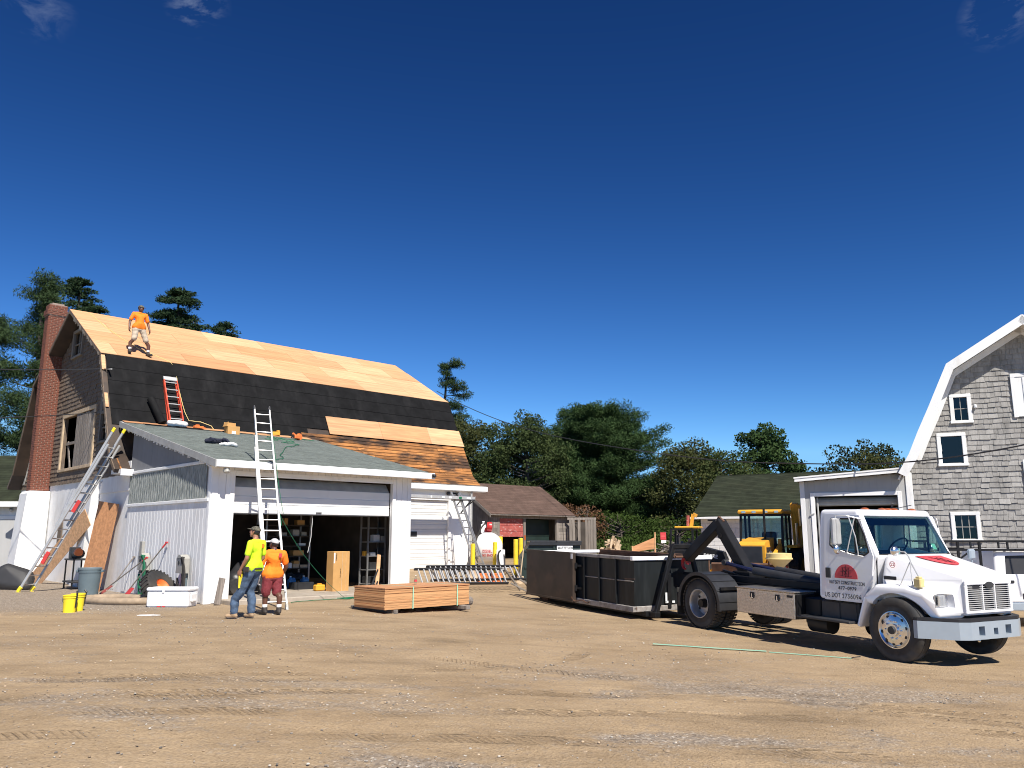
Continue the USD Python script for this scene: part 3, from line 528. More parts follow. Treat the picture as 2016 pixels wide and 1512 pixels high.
part(barn, 'eave_return_board', M().prism([(5.72, 3.62), (6.35, 3.62), (6.55, 4.1), (6.3, 4.05)], .04, RG, (-.34, 0, 0)), K['old_deck'])
part(barn, 'wire_bracket', M().bar((-.32, 8.0, 7.0), (-.32, 7.5, 6.95), .05, .04), K['grey_trim'])
# overhead door in the front wall
dr = part(barn, 'garage_door_frame', M().cbox((10.08, 5.74, .15), (10.2, 5.8, 3.17)).cbox((12.35, 5.74, .15), (12.47, 5.8, 3.17)).cbox((10.2, 5.742, 3.05), (12.35, 5.8, 3.17)), K['white_paint'])
for k in range(5):
    z0 = .17 + k * .575; s = M().cbox((10.2, 5.86, z0 + .004), (12.35, 5.90, z0 + .571), .008)
    for j in range(1, 4): s.cbox((10.21, 5.846, z0 + .143 * j - .055), (12.34, 5.864, z0 + .143 * j + .055), .012)
    pn = part(dr, 'door_section', s, K['door_white'])
part(dr, 'slot_window', M().cbox((10.3, 5.835, 1.62), (10.85, 5.85, 1.82), .006), K['black_plastic'])
part(barn, 'wall_lamp', M().ball((12.30, 5.70, 3.33), .09).ball((12.78, 5.70, 3.32), .085).bar((12.3, 5.8, 3.36), (12.78, 5.8, 3.36), .04, .06), K['steel_dark'], 'twin floodlight under the eave')
part(barn, 'downpipe', M().cyl((13.45, 5.62, .2), (13.45, 5.62, 3.45), .04), K['grey_trim'])

# ------------------------------------------------------------------ lean-to garage on the barn's front (same local frame)
gar = thing('lean_to_garage', 'white board lean-to garage with wide open overhead door and grey-green shingle roof', 'garage', OB, BROT)
SL = (5.20 - 3.50) / (6.86 + .5)
def rz(v): return 3.50 + (v + .5) * SL
for k in range(26):                                            # left wall boards
    v0 = .12 + k * .218; v1 = min(v0 + .21, 5.8); zt = 2.5
    part(gar, 'siding_board', M().cbox((-.022, v0, .02 + rr.uniform(0, .03)), (.0, v1, zt), .006), K['white_board'])
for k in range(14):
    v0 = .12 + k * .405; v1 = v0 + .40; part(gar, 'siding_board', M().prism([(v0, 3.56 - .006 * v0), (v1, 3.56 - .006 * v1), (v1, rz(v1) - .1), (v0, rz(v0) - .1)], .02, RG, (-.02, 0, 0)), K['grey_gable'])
vv = np.linspace(.25, 5.78, 160); P2 = []
cor = M(); uu = -.03 + .012 * np.sin(vv * 2 * np.pi / .16)
zt = 3.47 - .006 * vv; zb = np.full_like(vv, 2.60)
VV = np.vstack([np.stack([uu, vv, zb], 1), np.stack([uu, vv, zt], 1)]); nn = len(vv); ii = np.arange(nn - 1)
cor.add(VV, np.vstack([np.stack([ii, ii + 1, ii + nn + 1], 1), np.stack([ii, ii + nn + 1, ii + nn], 1)]))
part(gar, 'fibre_panel', cor, K['panel_grey'], 'weathered grey-green corrugated panel')
part(gar, 'trim', M().cbox((-.065, .05, 2.5), (-.002, 5.82, 2.585)).cbox((-.06, .05, 3.47), (-.002, 5.82, 3.55)), K['white_wall'])
part(gar, 'corner_trim', M().cbox((-.035, -.035, 0), (.16, -.002, 3.42)).cbox((-.035, 0, 0), (-.002, .13, 3.5)), K['white_paint'])
part(gar, 'wall_core', M().box((0, .02, 0), (.1, 5.8, 3.45)).prism([(.02, 3.45), (5.8, 3.45), (5.8, rz(5.8) - .12), (.02, rz(.02) - .12)], .1, RG).box((6.09, .02, 0), (6.19, 5.8, 3.55)), K['white_wall'])
fr_l, fr_r = .60, 5.50
part(gar, 'front_wall', M().box((.0, .01, 0), (fr_l, .1, 3.5)).box((fr_r, .01, 0), (6.19, .1, 3.5)).box((fr_l, .01, 3.17), (fr_r, .1, 3.5)), K['white_wall'])
u = .16
while u < 6.19:
    b = min(u + .203, 6.19); z0 = 0.02 if (b <= fr_l + .02 or u >= fr_r - .02) else 3.27
    part(gar, 'siding_board', M().cbox((u + .004, -.014, z0), (b - .004, .008, 3.5), .005), K['white_board'] if z0 > 1 else K['white_paint']); u += .203
part(gar, 'door_trim', M().cbox((fr_l - .12, -.04, 0.02), (fr_l, .06, 3.30)).cbox((fr_r, -.04, 0.02), (fr_r + .12, .06, 3.30)).cbox((fr_l, -.038, 3.17), (fr_r, .06, 3.29)), K['white_paint'])
dd = part(gar, 'overhead_door', M().box((fr_l, .18, 2.235), (fr_r, .185, 2.9)), K['door_white'], 'white sectional overhead door rolled most of the way up')
for k, (z0, z1) in enumerate(((2.225, 2.445), (2.45, 2.67), (2.675, 2.90))): part(dd, 'door_section', M().cbox((fr_l, .13, z0), (fr_r, .18, z1), .012), K['door_white'])
part(dd, 'door_section', M().obox(((fr_l + fr_r) / 2, .27, 3.02), (fr_r - fr_l, .03, .30), np.array([[1, 0, 0], [0, .8, .6], [0, -.6, .8]])), K['grey_trim'])  # tilted top section in dark grey: the shadowed gap put into its colour
part(dd, 'bottom_seal', M().cbox((fr_l, .14, 2.195), (fr_r, .17, 2.225), .005), K['black_rubber']); part(dd, 'handle', M().cbox((3.05, .10, 2.26), (3.22, .13, 2.29), .005), K['steel_dark'])
part(dd, 'pull_rope', M().tube([(3.0, .2, 2.2), (3.0, .25, 1.6), (2.95, .3, 1.2)], .008, 5), K['white_cloth'])
part(gar, 'floor', M().box((.1, .12, -.1), (6.09, 5.8, .13)).cbox((.35, -.75, -.2), (5.7, .12, .115), .02), K['concrete'])
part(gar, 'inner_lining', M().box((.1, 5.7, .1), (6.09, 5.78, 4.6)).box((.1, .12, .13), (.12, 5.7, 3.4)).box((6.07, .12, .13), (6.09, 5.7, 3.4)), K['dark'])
rf = part(gar, 'roof', M().prism([(-.5, rz(-.5) - .1), (6.9, rz(6.9) - .1), (6.9, rz(6.9) - .012), (-.5, rz(-.5) - .012)], 6.72, RG, (-.12, 0, 0)), K['white_wall'], 'grey-green shingle lean-to roof')
v = -.53; k = 0
while v < 6.55:
    t = v + .145
    a, b = -.15, 6.63
    part(rf, 'shingle_course', M().prism([(v, rz(v) - .004), (t + .05, rz(t + .05) - .012), (t + .05, rz(t + .05) - .006), (v, rz(v) + .009)], b - a, RG, (a, 0, 0)), K['grey_shingle']); v += .145; k += 1
part(gar, 'eave_fascia', M().cbox((-.16, -.56, 3.33), (6.66, -.525, 3.51)).box((-.12, -.525, 3.36), (6.6, 0, 3.385)), K['white_paint'])
part(gar, 'rake_trim', M().prism([(-.56, rz(-.56) - .17), (6.7, rz(6.7) - .17), (6.7, rz(6.7) + .012), (-.56, rz(-.56) + .012)], .03, RG, (-.185, 0, 0)), K['grey_trim'])
rk = M()
for k in range(60):
    v = rr.uniform(-.4, 6.4); rk.obox((-.17, v, rz(v) - .165 - rr.uniform(0, .03)), (.015, rr.uniform(.02, .07), .05), np.eye(3))
part(gar, 'torn_edge', rk, K['white_cloth'])
part(gar, 'floodlight', M().cbox((.08, -.5, 3.20), (.22, -.42, 3.32), .01).cyl((.15, -.46, 3.3), (.15, -.5, 3.2), .05, .07), K['grey_plastic']); part(gar, 'camera_box', M().cbox((6.52, -.62, 3.38), (6.66, -.57, 3.48), .01).ball((6.56, -.66, 3.43), .035), K['black_plastic'])
# bare strip of plywood where the two roofs meet
for (a, b, v0, v1) in ((-.05, 2.35, 6.62, 6.86), (2.4, 4.3, 6.42, 6.80), (4.32, 6.4, 6.38, 6.78)):
    part(gar, 'plywood_strip', M().prism([(v0, rz(v0) + .012), (v1, rz(v1) + .02), (v1, rz(v1) + .034), (v0, rz(v0) + .026)], b - a, RG, (a, 0, 0)), K['ply%d' % (2 if a < 0 else 0)])
part(gar, 'felt_edge', M().prism([(6.3, rz(6.3) + .012), (6.62, rz(6.62) + .016), (6.62, rz(6.62) + .022), (6.3, rz(6.3) + .018)], 3.6, RG, (.5, 0, 0)), K['felt'])
# ------------------------------------------------------------------ ladders
def ladder_parts(t, p0, p1, side, width, n, rail=(.03, .085), mrail='alu_bright', mrung='alu', feet=None, tips=None, off=(0, 0, 0), rung0=.2, pitch=.305, nrm=None):
    p0, p1, side = np.asarray(p0, float) + off, np.asarray(p1, float) + off, _unit(side); d = _unit(p1 - p0); L = np.linalg.norm(p1 - p0); nn = np.cross(side, d)
    for s in (-1, 1):
        e = side * s * width / 2
        part(t, 'rail', M().bar(p0 + e, p1 + e, rail[0], rail[1], nn, .004).bar(p0 + e + side * s * -.012 + nn * rail[1] * .42, p1 + e + side * s * -.012 + nn * rail[1] * .42, .02, .012, nn), K[mrail])
        if feet: part(t, 'foot', M().bar(p0 + e - d * .03 - nn * .02, p0 + e + d * .14, rail[0] + .03, .11, nn, .01).obox(p0 + e - d * .03, (.09, .10, .03), np.stack([side, np.cross((0, 0, 1), side), (0, 0, 1)], 1), .005), K[feet])
        if tips: part(t, 'rail_tip', M().bar(p1 + e - d * .08, p1 + e + d * .06, rail[0] + .014, rail[1] + .02, nn, .012), K[tips])
    for k in range(n):
        c = p0 + d * (rung0 + k * pitch)
        if rung0 + k * pitch < L - .05: part(t, 'rung', M().cyl(c - side * (width / 2 - .01), c + side * (width / 2 - .01), .019, n=8), K[mrung])
def BT(name, label, cat, group=None): return thing(name, label, cat, OB, BROT, group)
t = BT('extension_ladder', 'long silver aluminium extension ladder with yellow tips leaning on the brick gable corner', 'ladder')
ladder_parts(t, (-2.05, 7.75, .06), (-.52, 5.95, 4.35), (.92, .39, 0), .42, 15, feet='yellow')
ladder_parts(t, (-1.40, 6.98, 1.9), (-.40, 5.80, 4.75), (.92, .39, 0), .37, 9, tips='yellow', off=(-.05, .05, .04))
part(t, 'sticker', M().bar((-1.28, 6.67, 2.35), (-1.16, 6.53, 2.68), .055, .104, (.6, -.5, .3)).bar((-1.80, 7.28, .85), (-1.69, 7.15, 1.18), .055, .104, (.6, -.5, .3)), K['red_plastic'])
t = BT('extension_ladder', 'tall two-section aluminium extension ladder standing before the open garage door', 'ladder')
lad = lambda z: (.52 + .178 * z, -2.69 + .622 * z, z)
ladder_parts(t, lad(.01), lad(3.9), (.96, -.27, 0), .47, 3, feet='grey_plastic')
ladder_parts(t, lad(.62), lad(4.98), (.96, -.27, 0), .40, 17, tips='steel_dark', off=(-.02, -.07, .06), rung0=.39)
ladder_parts(t, lad(.35), lad(4.2), (.96, -.27, 0), .435, 1, off=(-.01, -.035, .03))
part(t, 'green_rope', M().tube([(1.58, .2, 4.8), (1.50, -.25, 4.0), (1.36, -.85, 3.0), (1.32, -1.15, 2.45), (1.36, -1.2, 2.2), (1.28, -1.15, 2.25), (1.28, -1.3, 1.9)], .007, 5), K['green_hose'])
t = BT('stepladder', 'orange-red fibreglass stepladder leaning on the black roof felt', 'stepladder')
ladder_parts(t, (1.62, 6.72, 5.20), (1.62, 7.62, 6.84), (1, 0, 0), .44, 6, rail=(.03, .09), mrail='orange_fibre', mrung='alu_bright', rung0=.28, pitch=.30)
for s in (-1, 1): part(t, 'back_leg', M().bar((1.62 + s * .24, 6.83, 5.18), (1.62 + s * .2, 7.70, 6.80), .028, .05, (0, -.8, .5)), K['orange_fibre'])
part(t, 'top_cap', M().obox((1.62, 7.65, 6.90), (.46, .16, .06), np.array([[1, 0, 0], [0, .5, -.87], [0, .87, .5]]), .012), K['alu_bright'])
t = BT('trestle_ladder', 'aluminium ladder with jack bracket holding up the silver plank beside the diesel tank', 'ladder')
ladder_parts(t, (12.1, 3.35, .18), (12.1, 5.05, 3.35), (1, 0, 0), .42, 11, mrail='alu', mrung='alu', feet='grey_plastic')
ladder_parts(t, (12.1, 3.75, .9), (12.1, 5.04, 3.30), (1, 0, 0), .36, 1, mrail='alu', mrung='alu', off=(-.05, -.03, 0))
part(t, 'jack_bracket', M().bar((12.45, 5.1, 2.55), (12.65, 4.7, 3.05), .04, .05).bar((12.2, 5.4, 3.05), (12.75, 4.6, 3.05), .05, .05).bar((12.35, 5.35, 2.75), (12.2, 4.8, 3.05), .03, .04).bar((12.7, 5.3, 2.7), (12.85, 4.75, 3.05), .03, .04), K['steel_dark'])
t = BT('scaffold_plank', 'silver aluminium scaffold plank hung level under the barn eave', 'plank')
part(t, 'deck', M().cbox((8.6, 4.72, 3.12), (12.85, 5.08, 3.15), .005), K['alu'])
part(t, 'edge_beam', M().cbox((8.6, 4.69, 3.06), (12.85, 4.72, 3.18), .006), K['alu_bright']); part(t, 'edge_beam', M().cbox((8.6, 5.08, 3.06), (12.85, 5.11, 3.18), .006), K['alu_bright'])
sp = M()
for u, w in ((10.6, .06), (11.15, .12), (11.5, .12), (12.4, .2)): sp.box((u, 4.684, 3.085), (u + w, 4.692, 3.155))
part(t, 'label_patch', sp, K['sticker']); part(t, 'tie', M().box((12.0, 4.68, 3.08), (12.14, 4.695, 3.16)), K['green_hose']); part(t, 'end_hook', M().bar((12.85, 4.8, 3.08), (12.95, 4.8, 3.2), .03, .02).bar((12.85, 5.0, 3.08), (12.95, 5.0, 3.2), .03, .02), K['alu'])
# ladders laid across low trestles
def ground_ladder(label, p0, p1, width, legs):
    t = thing('laid_ladder', label, 'ladder', group='ladders laid across trestles'); p0, p1 = np.array(p0, float), np.array(p1, float); d = _unit(p1 - p0); s = _unit(np.cross((0, 0, 1), d)); L = np.linalg.norm(p1 - p0); tilt = _unit(s * .75 + np.array([0, 0, .66]))
    for e in (-1, 1): part(t, 'rail', M().bar(p0 + tilt * e * width / 2, p1 + tilt * e * width / 2, .035, .09, np.cross(d, tilt), .006), K['black_plastic'])
    k = .12
    while k < L - .05:
        c = p0 + d * k; part(t, 'rung', M().bar(c - tilt * width * .49, c + tilt * width * .49, .055, .03, d, .006), K['alu_bright']); k += .165
    for k in legs:
        c = p0 + d * k
        for e in (-1, 1):
            b = c + tilt * e * width / 2; f = b + d * .55 + s * e * .06; f[2] = gz(f[0], f[1]) + .02; part(t, 'leg', M().bar(b, f, .06, .05, (0, 0, 1), .006), K['old_wood_grey'])
ground_ladder('dark-railed ladder with white rungs laid across trestles, the nearer of the two', (-2.75, 24.0, .50), (-.2, 25.2, .46), .60, (.5, 2.9))
ground_ladder('dark-railed ladder with white rungs laid behind its twin near the diesel tank', (-2.5, 24.9, .55), (.35, 26.2, .52), .58, (.6, 2.9))

# ------------------------------------------------------------------ people
def chain(pts, seg=10): return [hs(a, b, seg=seg) for a, b in zip(pts[:-1], pts[1:])]
def hand(w, d, n, th, side_sp=.019, curl=.5, s=1.0, r=.0088):
    """wrist, direction towards the finger tips, palm normal, direction of the thumb side"""
    w, d, th = np.asarray(w, float), _unit(d), np.asarray(th, float); th = _unit(th - d * (d @ th)); n = _unit(n - d * (np.asarray(n) @ d)); out = []
    P = lambda a, b, c, rr: (*(w + s * (d * a + th * b + n * c)), rr * s)
    out.append(hs(P(.0, .0, 0, .024), P(.03, .026, 0, .016), P(.03, -.026, 0, .016), P(.088, .032, 0, .013), P(.085, -.032, 0, .012)))
    for k, ln in enumerate((.072, .08, .074, .058)):
        b = .030 - k * .0205; a0 = .088 if k < 3 else .082
        c1, c2 = curl * ln * .25, curl * ln * .8
        out += chain([P(a0, b, 0, r), P(a0 + ln * .5, b * 1.08, c1, r * .95), P(a0 + ln * (1 - .25 * curl), b * 1.1, c2, r * .85)])
    out += chain([P(.022, .024, .004, .013), P(.055, .058, .018, .0105), P(.085, .066, .03, .0088)])
    return out
def head(c, yaw, pitch, s=1.0, nose=1.0):
    """face towards local +y"""
    m = [Manifold.sphere(1, 28).scale((.074, .094, .100)).translate((0, -.008, .028)), hs((0, .05, -.065, .036), (-.03, .03, -.04, .042), (.03, .03, -.04, .042), (0, .03, .0, .07)),
         hs((0, .088, .022, .012), (0, .108, -.008, .0135 * nose), (0, .086, -.015, .014)), hs((-.02, .083, -.042, .008), (.02, .083, -.042, .008)), hs((-.018, .082, -.055, .009), (.018, .082, -.055, .009)), hs((-.035, .078, .045, .012), (.035, .078, .045, .012))]
    for e in (-1, 1): m += [hs((e * .076, -.005, .012, .012), (e * .082, -.016, .03, .012), (e * .076, -.008, -.012, .010))]
    return union(m).scale((s, s, s)).rotate((pitch, 0, yaw)).translate(tuple(c))
def person(name, label, loc, face, J, S, skin, top, legs, shoe, cap, long=False, socks=True, glove=None, brim=0., vest=None, belly=0., hs_=1.0):
    """J: joints; S: scale of girth. Faces local +y"""
    t = thing(name, label, 'person', loc, math.degrees(math.atan2(face[1], face[0])) - 90)
    r = lambda v: v * S; p = {k: np.array(v, float) for k, v in J.items()}
    q = lambda k, rad, o=(0, 0, 0): (*(p[k] + o), r(rad))
    b = [hs(q('hl', .10), q('hr', .10), q('waist', .115)), hs(q('waist', .115), q('chest', .125)), hs(q('chest', .12), q('sl', .06, (.03, 0, -.02)), q('sr', .06, (-.03, 0, -.02)))]
    b += [hs((*p['neck'], .058), (*(p['head'] + (0, -.02, -.05)), .055)), hs(q('sl', .05, (.06, 0, .02)), q('sr', .05, (-.06, 0, .02)), (*p['neck'], .05))]
    for s in 'lr':
        b += chain([q('s' + s, .062), q('e' + s, .045), (*p['w' + s], .030)]); 
        b += chain([q('h' + s, .095), q('k' + s, .062), (*(p['a' + s] + (0, 0, .28)), .062), (*p['a' + s], .045)])
        th = p.get('t' + s, np.array([0, 1, 0])); nm = np.array([1 if s == 'l' else -1, 0, 0.]); dr_ = _unit(p['w' + s] - p['e' + s]) * .6 + np.array([0, 0, -.5])
        if not glove: b += hand(p['w' + s], dr_, nm, th, curl=.7, s=1.05)
    b.append(head(p['head'], J.get('yaw', 0), J.get('pitch', 0), hs_))
    body = part(t, 'body', soft(union(b), .022, 6), K[skin], smooth=True)
    for e in (-1, 1):
        R = trimesh.transformations.euler_matrix(math.radians(J.get('pitch', 0)), 0, math.radians(J.get('yaw', 0)))[:3, :3]; part(t, 'eye', M().ball(p['head'] + R @ np.array([e * .03, .077, .03]), .011, 8), K['ink'], smooth=True)
    if glove:
        for s in 'lr':
            th = p.get('t' + s, np.array([0, 1, 0])); nm = np.array([1 if s == 'l' else -1, 0, 0.]); part(t, 'glove', soft(union(hand(p['w' + s], _unit(p['w' + s] - p['e' + s]), nm, th, curl=.8, s=1.22, r=.0105) + [hs((*p['w' + s], .046), (*(p['w' + s] + (p['e' + s] - p['w' + s]) * .22), .05))]), .016, 5), K[glove], smooth=True)
    g = .016
    c = [hs(q('hl', .122 + g, (0, 0, .05)), q('hr', .122 + g, (0, 0, .05)), q('waist', .128 + g + belly * .3, (0, belly, 0))), hs(q('waist', .118 + g + belly * .3, (0, belly, 0)), q('chest', .125 + g, (0, belly * .3, 0))), hs(q('chest', .125 + g), q('sl', .064 + g * .7, (.03, 0, -.02)), q('sr', .064 + g * .7, (-.03, 0, -.02))), hs(q('sl', .05 + g, (.06, 0, .02)), q('sr', .05 + g, (-.06, 0, .02)), (*(p['neck'] - (0, 0, .03)), .05 + g))]
    for s in 'lr': m = p['s' + s] * .32 + p['e' + s] * .68; c += chain([q('s' + s, .060 + g), (*m, r(.052 + g))])
    sh_ = soft(union(c), .03, 4); v = np.array(sh_.vertices); n_ = np.array(sh_.vertex_normals)
    f = (meshkit.fbm(v * [9, 9, 5] + 3, 3, 5) - .5) * .03; sh_.vertices = v + n_ * f[:, None]
    sp_ = part(t, 'shirt', sh_, K[top], smooth=True)
    if long: part(t, 'belt', M().tube([p['waist'] + [.155 * math.cos(a_), .13 * math.sin(a_), -.135] for a_ in np.linspace(0, 2 * math.pi, 20)], .02, 5, False).cbox(p['hl'] + [-.165, -.07, -.04], p['hl'] + [-.13, .05, .07], .015), K['shoe_dark'])
    if vest:
        back = p['chest'] + np.array([vest[0], -.155 * S - .02, .05]); part(sp_, 'print', M().obox(back + (0, .012, .04), (.07, .012, .09), np.eye(3), .005), K[vest[1]])
    c = [hs(q('hl', .102 + g), q('hr', .102 + g), q('waist', .095 + g, (0, 0, -.10)))]
    for s in 'lr':
        if long: c += chain([q('h' + s, .098 + g), q('k' + s, .078 + g), (*(p['a' + s] + (0, 0, .28)), .072 + g), (*(p['a' + s] + (0, 0, .05)), .064 + g)])
        else: m = p['k' + s] * 1.0 + (0, 0, .0) + (p['a' + s] - p['k' + s]) * J.get('hem', .0); c += chain([q('h' + s, .10 + g), (*m, r(.078 + g))])
    sh_ = soft(union(c), .03, 4); v = np.array(sh_.vertices); n_ = np.array(sh_.vertex_normals)
    f = (meshkit.fbm(v * [8, 8, 14] + 9, 3, 6) - .5) * .035; sh_.vertices = v + n_ * f[:, None]
    part(t, 'trousers' if long else 'shorts', sh_, K[legs], smooth=True)
    for s in 'lr':
        a = p['a' + s]; fd = _unit(np.array([*J['f' + s], 0.])); sd = np.array([fd[1], -fd[0], 0]); R = np.stack([sd, fd, (0, 0, 1)], 1)
        L = lambda x, y, z, rad: (*(a + R @ np.array([x, y, z])), rad)
        z0 = -.09 + .0
        up = union([hs(L(0, 0, .05, .056), L(0, -.02, -.03, .05), L(0, .02, -.02, .052)), hs(L(0, -.045, z0 + .05, .04), L(.0, .05, z0 + .06, .045), L(-.025, .15, z0 + .045, .036), L(.025, .15, z0 + .045, .036))])
        so = part(t, 'shoe', soft(up, .02, 4), K[shoe], smooth=True)
        part(so, 'sole', soft(hs(L(0, -.055, z0 + .018, .02), L(.03, .13, z0 + .018, .02), L(-.03, .13, z0 + .018, .02), L(0, .175, z0 + .02, .018)), .03, 1), K['steel_dark'] if shoe != 'boot' else K['old_wood'], smooth=True)
        if socks: part(t, 'sock', M().cyl(a + (0, 0, .03), a + (0, 0, .12), .052, .054), K['white_cloth'], smooth=True)
    R = trimesh.transformations.euler_matrix(math.radians(J.get('pitch', 0)), 0, math.radians(J.get('yaw', 0)))
    cm = Manifold.sphere(1, 28).scale((.086, .106, .086)).trim_by_plane((0, 0, 1), .05 / .086 * .0).translate((0, -.010, .052)); cm = cm + hs((-.05, .085, .062, .009), (.05, .085, .062, .009), (-.035, .155, .052, .008), (.035, .155, .052, .008))
    tm_ = soft(cm, .02, 2); tm_.apply_scale(hs_); tm_.apply_transform(R); tm_.apply_translation(p['head']); cp = part(t, 'cap', tm_, K[cap], smooth=True)
    hr = Manifold.sphere(1, 28).scale((.0775, .0985, .095)).translate((0, -.012, .030)).trim_by_plane((0, -1, .25), -.02); tm_ = soft(hr, .02, 2); tm_.apply_scale(hs_); tm_.apply_transform(R); tm_.apply_translation(p['head']); part(t, 'hair', tm_, K['ink'], smooth=True)
    return t
z0 = float(gz(-5.35, 16.95))
J = dict(al=(-.10, .34, .10), kl=(-.10, .20, .53), hl=(-.09, -.02, .97), ar=(.13, .10, .10), kr=(.11, .14, .53), hr=(.09, -.02, .97), waist=(0, -.03, 1.13), chest=(0, -.02, 1.36), sl=(-.19, -.05, 1.50), sr=(.19, -.05, 1.50), neck=(0, -.02, 1.58), head=(0, .015, 1.715),
         el=(-.245, -.02, 1.20), wl=(-.22, .14, .97), er=(.25, -.03, 1.20), wr=(.20, .16, .99), fl=(-.1, 1), fr=(.25, 1), yaw=12, pitch=12)
man = person('person', 'person in neon yellow shirt, jeans and dark cap looking up at the roof', (-5.28, 17.0, z0), (-.93, .37), J, .93, 'skin_tan', 'neon_yellow', 'jeans', 'boot', 'camo', long=True, socks=False, vest=(.05, 'neon_orange'))
solo('yellow_folder', M().obox((0, 0, 0), (.035, .085, .34), np.eye(3), .008), K['yellow'], 'flat yellow tool held by the person in the neon yellow shirt', 'tool', (-5.50, 16.9, z0 + .78), 158)
z0 = float(gz(-5.2, 17.9))
J = dict(al=(-.10, .10, .10), kl=(-.11, .06, .45), hl=(-.10, 0, .80), ar=(.14, -.08, .10), kr=(.12, .02, .45), hr=(.10, 0, .80), waist=(0, .0, .97), chest=(0, -.02, 1.15), sl=(-.20, -.03, 1.27), sr=(.20, -.03, 1.27), neck=(0, -.02, 1.34), head=(0, .02, 1.465),
         el=(-.30, .0, 1.00), wl=(-.27, .12, .77), er=(.30, 0, 1.0), wr=(.27, .14, .78), fl=(-.2, 1), fr=(.2, 1), yaw=14, pitch=14, hem=-.06)
person('person', 'person in orange shirt, maroon shorts and grey cap beside the ladder', (-5.12, 17.85, z0), (-.66, .75), J, 1.08, 'skin_dark', 'neon_orange', 'maroon', 'shoe_dark', 'grey_cap', glove='white_cloth', vest=(.06, 'red_decal'), belly=.03)
rm = bw(.72, 8.40, 7.735)
J = dict(al=(-.34, .06, .06), kl=(-.25, .05, .47), hl=(-.10, .0, .90), ar=(.24, -.02, .10), kr=(.16, .05, .50), hr=(.10, 0, .90), waist=(0, .0, 1.06), chest=(0, .0, 1.27), sl=(-.20, -.02, 1.40), sr=(.20, -.02, 1.40), neck=(0, 0, 1.47), head=(0, .03, 1.595),
         el=(-.29, -.02, 1.12), wl=(-.33, .07, .88), er=(.30, -.04, 1.13), wr=(.33, .04, .90), fl=(-.5, 1), fr=(.2, 1), yaw=34, pitch=-8, hem=-.08)
person('person', 'person in orange shirt and khaki shorts standing on the bare plywood roof', rm, (VB[0] * -1, VB[1] * -1), J, 1.0, 'skin_dark', 'neon_orange', 'khaki', 'shoe_dark', 'camo', belly=.03)

# ------------------------------------------------------------------ things on the roofs
t = BT('felt_roll', 'roll of black roofing felt leaning on the black roof', 'roll')
part(t, 'roll', M().lathe([(.03, 0), (.115, 0), (.118, .01), (.118, .99), (.115, 1.0), (.03, 1.0), (.03, 0)], n=20).get(), K['felt'])
x = stage.GetPrimAtPath(t + '/roll'); xf = UsdGeom.Xformable(x); R = trimesh.geometry.align_vectors((0, 0, 1), _unit((-.30, .55, .95))); Rm = np.eye(4); Rm[:3, :3] = R[:3, :3]; Rm[:3, 3] = (1.15, 6.74, 5.25)
xf.AddTransformOp().Set(Gf.Matrix4d(*Rm.T.ravel().tolist()))
def on(u, v, h=0.): return bw(u, v, rz(v) + .014 + h)
sackm = soft(hs((-.24, 0, .11, .10), (.26, .02, .11, .095), (.0, -.03, .12, .10)), .04, 3); sv = np.array(sackm.vertices); sackm.vertices = sv + np.array(sackm.vertex_normals) * ((meshkit.fbm(sv * 9, 3, 2) - .5) * .05)[:, None]
solo('white_sack', sackm, K['white_cloth'], 'crumpled white sack at the foot of the stepladder', 'sack', on(1.55, 6.55), BROT, smooth=True)
ob = M().cbox((-.17, -.07, 0), (.17, .07, .09), .02).bar((.17, 0, .05), (.3, .02, .03), .05, .04).cbox((-.1, -.04, .09), (.02, .04, .13), .01)
solo('saw', ob, K['orange_plastic'], 'orange power saw lying on the plywood strip by the stepladder', 'saw', on(2.28, 6.60), BROT + 10)
t = BT('cardboard_box', 'open orange-brown cardboard box standing on the lean-to roof', 'box'); bx0 = (3.05, 6.10, rz(6.1) + .0)
part(t, 'carton', M().cbox((3.02, 5.98, rz(5.98) - .01), (3.44, 6.28, rz(6.1) + .24), .006), K['cardboard']); part(t, 'flap', M().obox((3.0, 6.13, rz(6.1) + .30), (.012, .3, .16), np.array([[.9, 0, .4], [0, 1, 0], [-.4, 0, .9]])).obox((3.22, 6.30, rz(6.1) + .31), (.42, .012, .16), np.eye(3)), K['cardboard']); part(t, 'tape', M().box((3.16, 5.972, rz(6)), (3.3, 5.979, rz(6) + .1)), K['sticker'])
def heap(n, ext, seed, h=.14):
    r_ = np.random.default_rng(seed); ms = []
    for k in range(n):
        a, b = r_.uniform(-1, 1, (2, 2)) * np.array(ext); ms.append(hs((*a, r_.uniform(.03, max(h, .04)), .045), (*b, r_.uniform(.02, max(.03, h * .7)), .04), (*((a + b) / 2 + r_.normal(0, .05, 2)), h * .9, .04)))
    s = soft(union(ms), .03, 4); v = np.array(s.vertices); s.vertices = v + np.array(s.vertex_normals) * ((meshkit.fbm(v * 11 + seed, 3, seed) - .5) * .05)[:, None]; return s
solo('dark_jacket', heap(9, (.36, .2), 4), K['navy_cloth'], 'dark crumpled clothing dropped on the shingles of the lean-to', 'clothes', on(1.2, 2.75), BROT, smooth=True)
solo('white_rag', heap(5, (.30, .1), 5, .06), K['white_cloth'], 'white rag beside the dark clothing on the shingles', 'rag', on(1.55, 2.45), BROT, smooth=True)
t = thing('nail_gun', 'orange and black roofing nail gun at the top of the lean-to roof', 'nail gun', on(5.55, 5.85), BROT + 20)
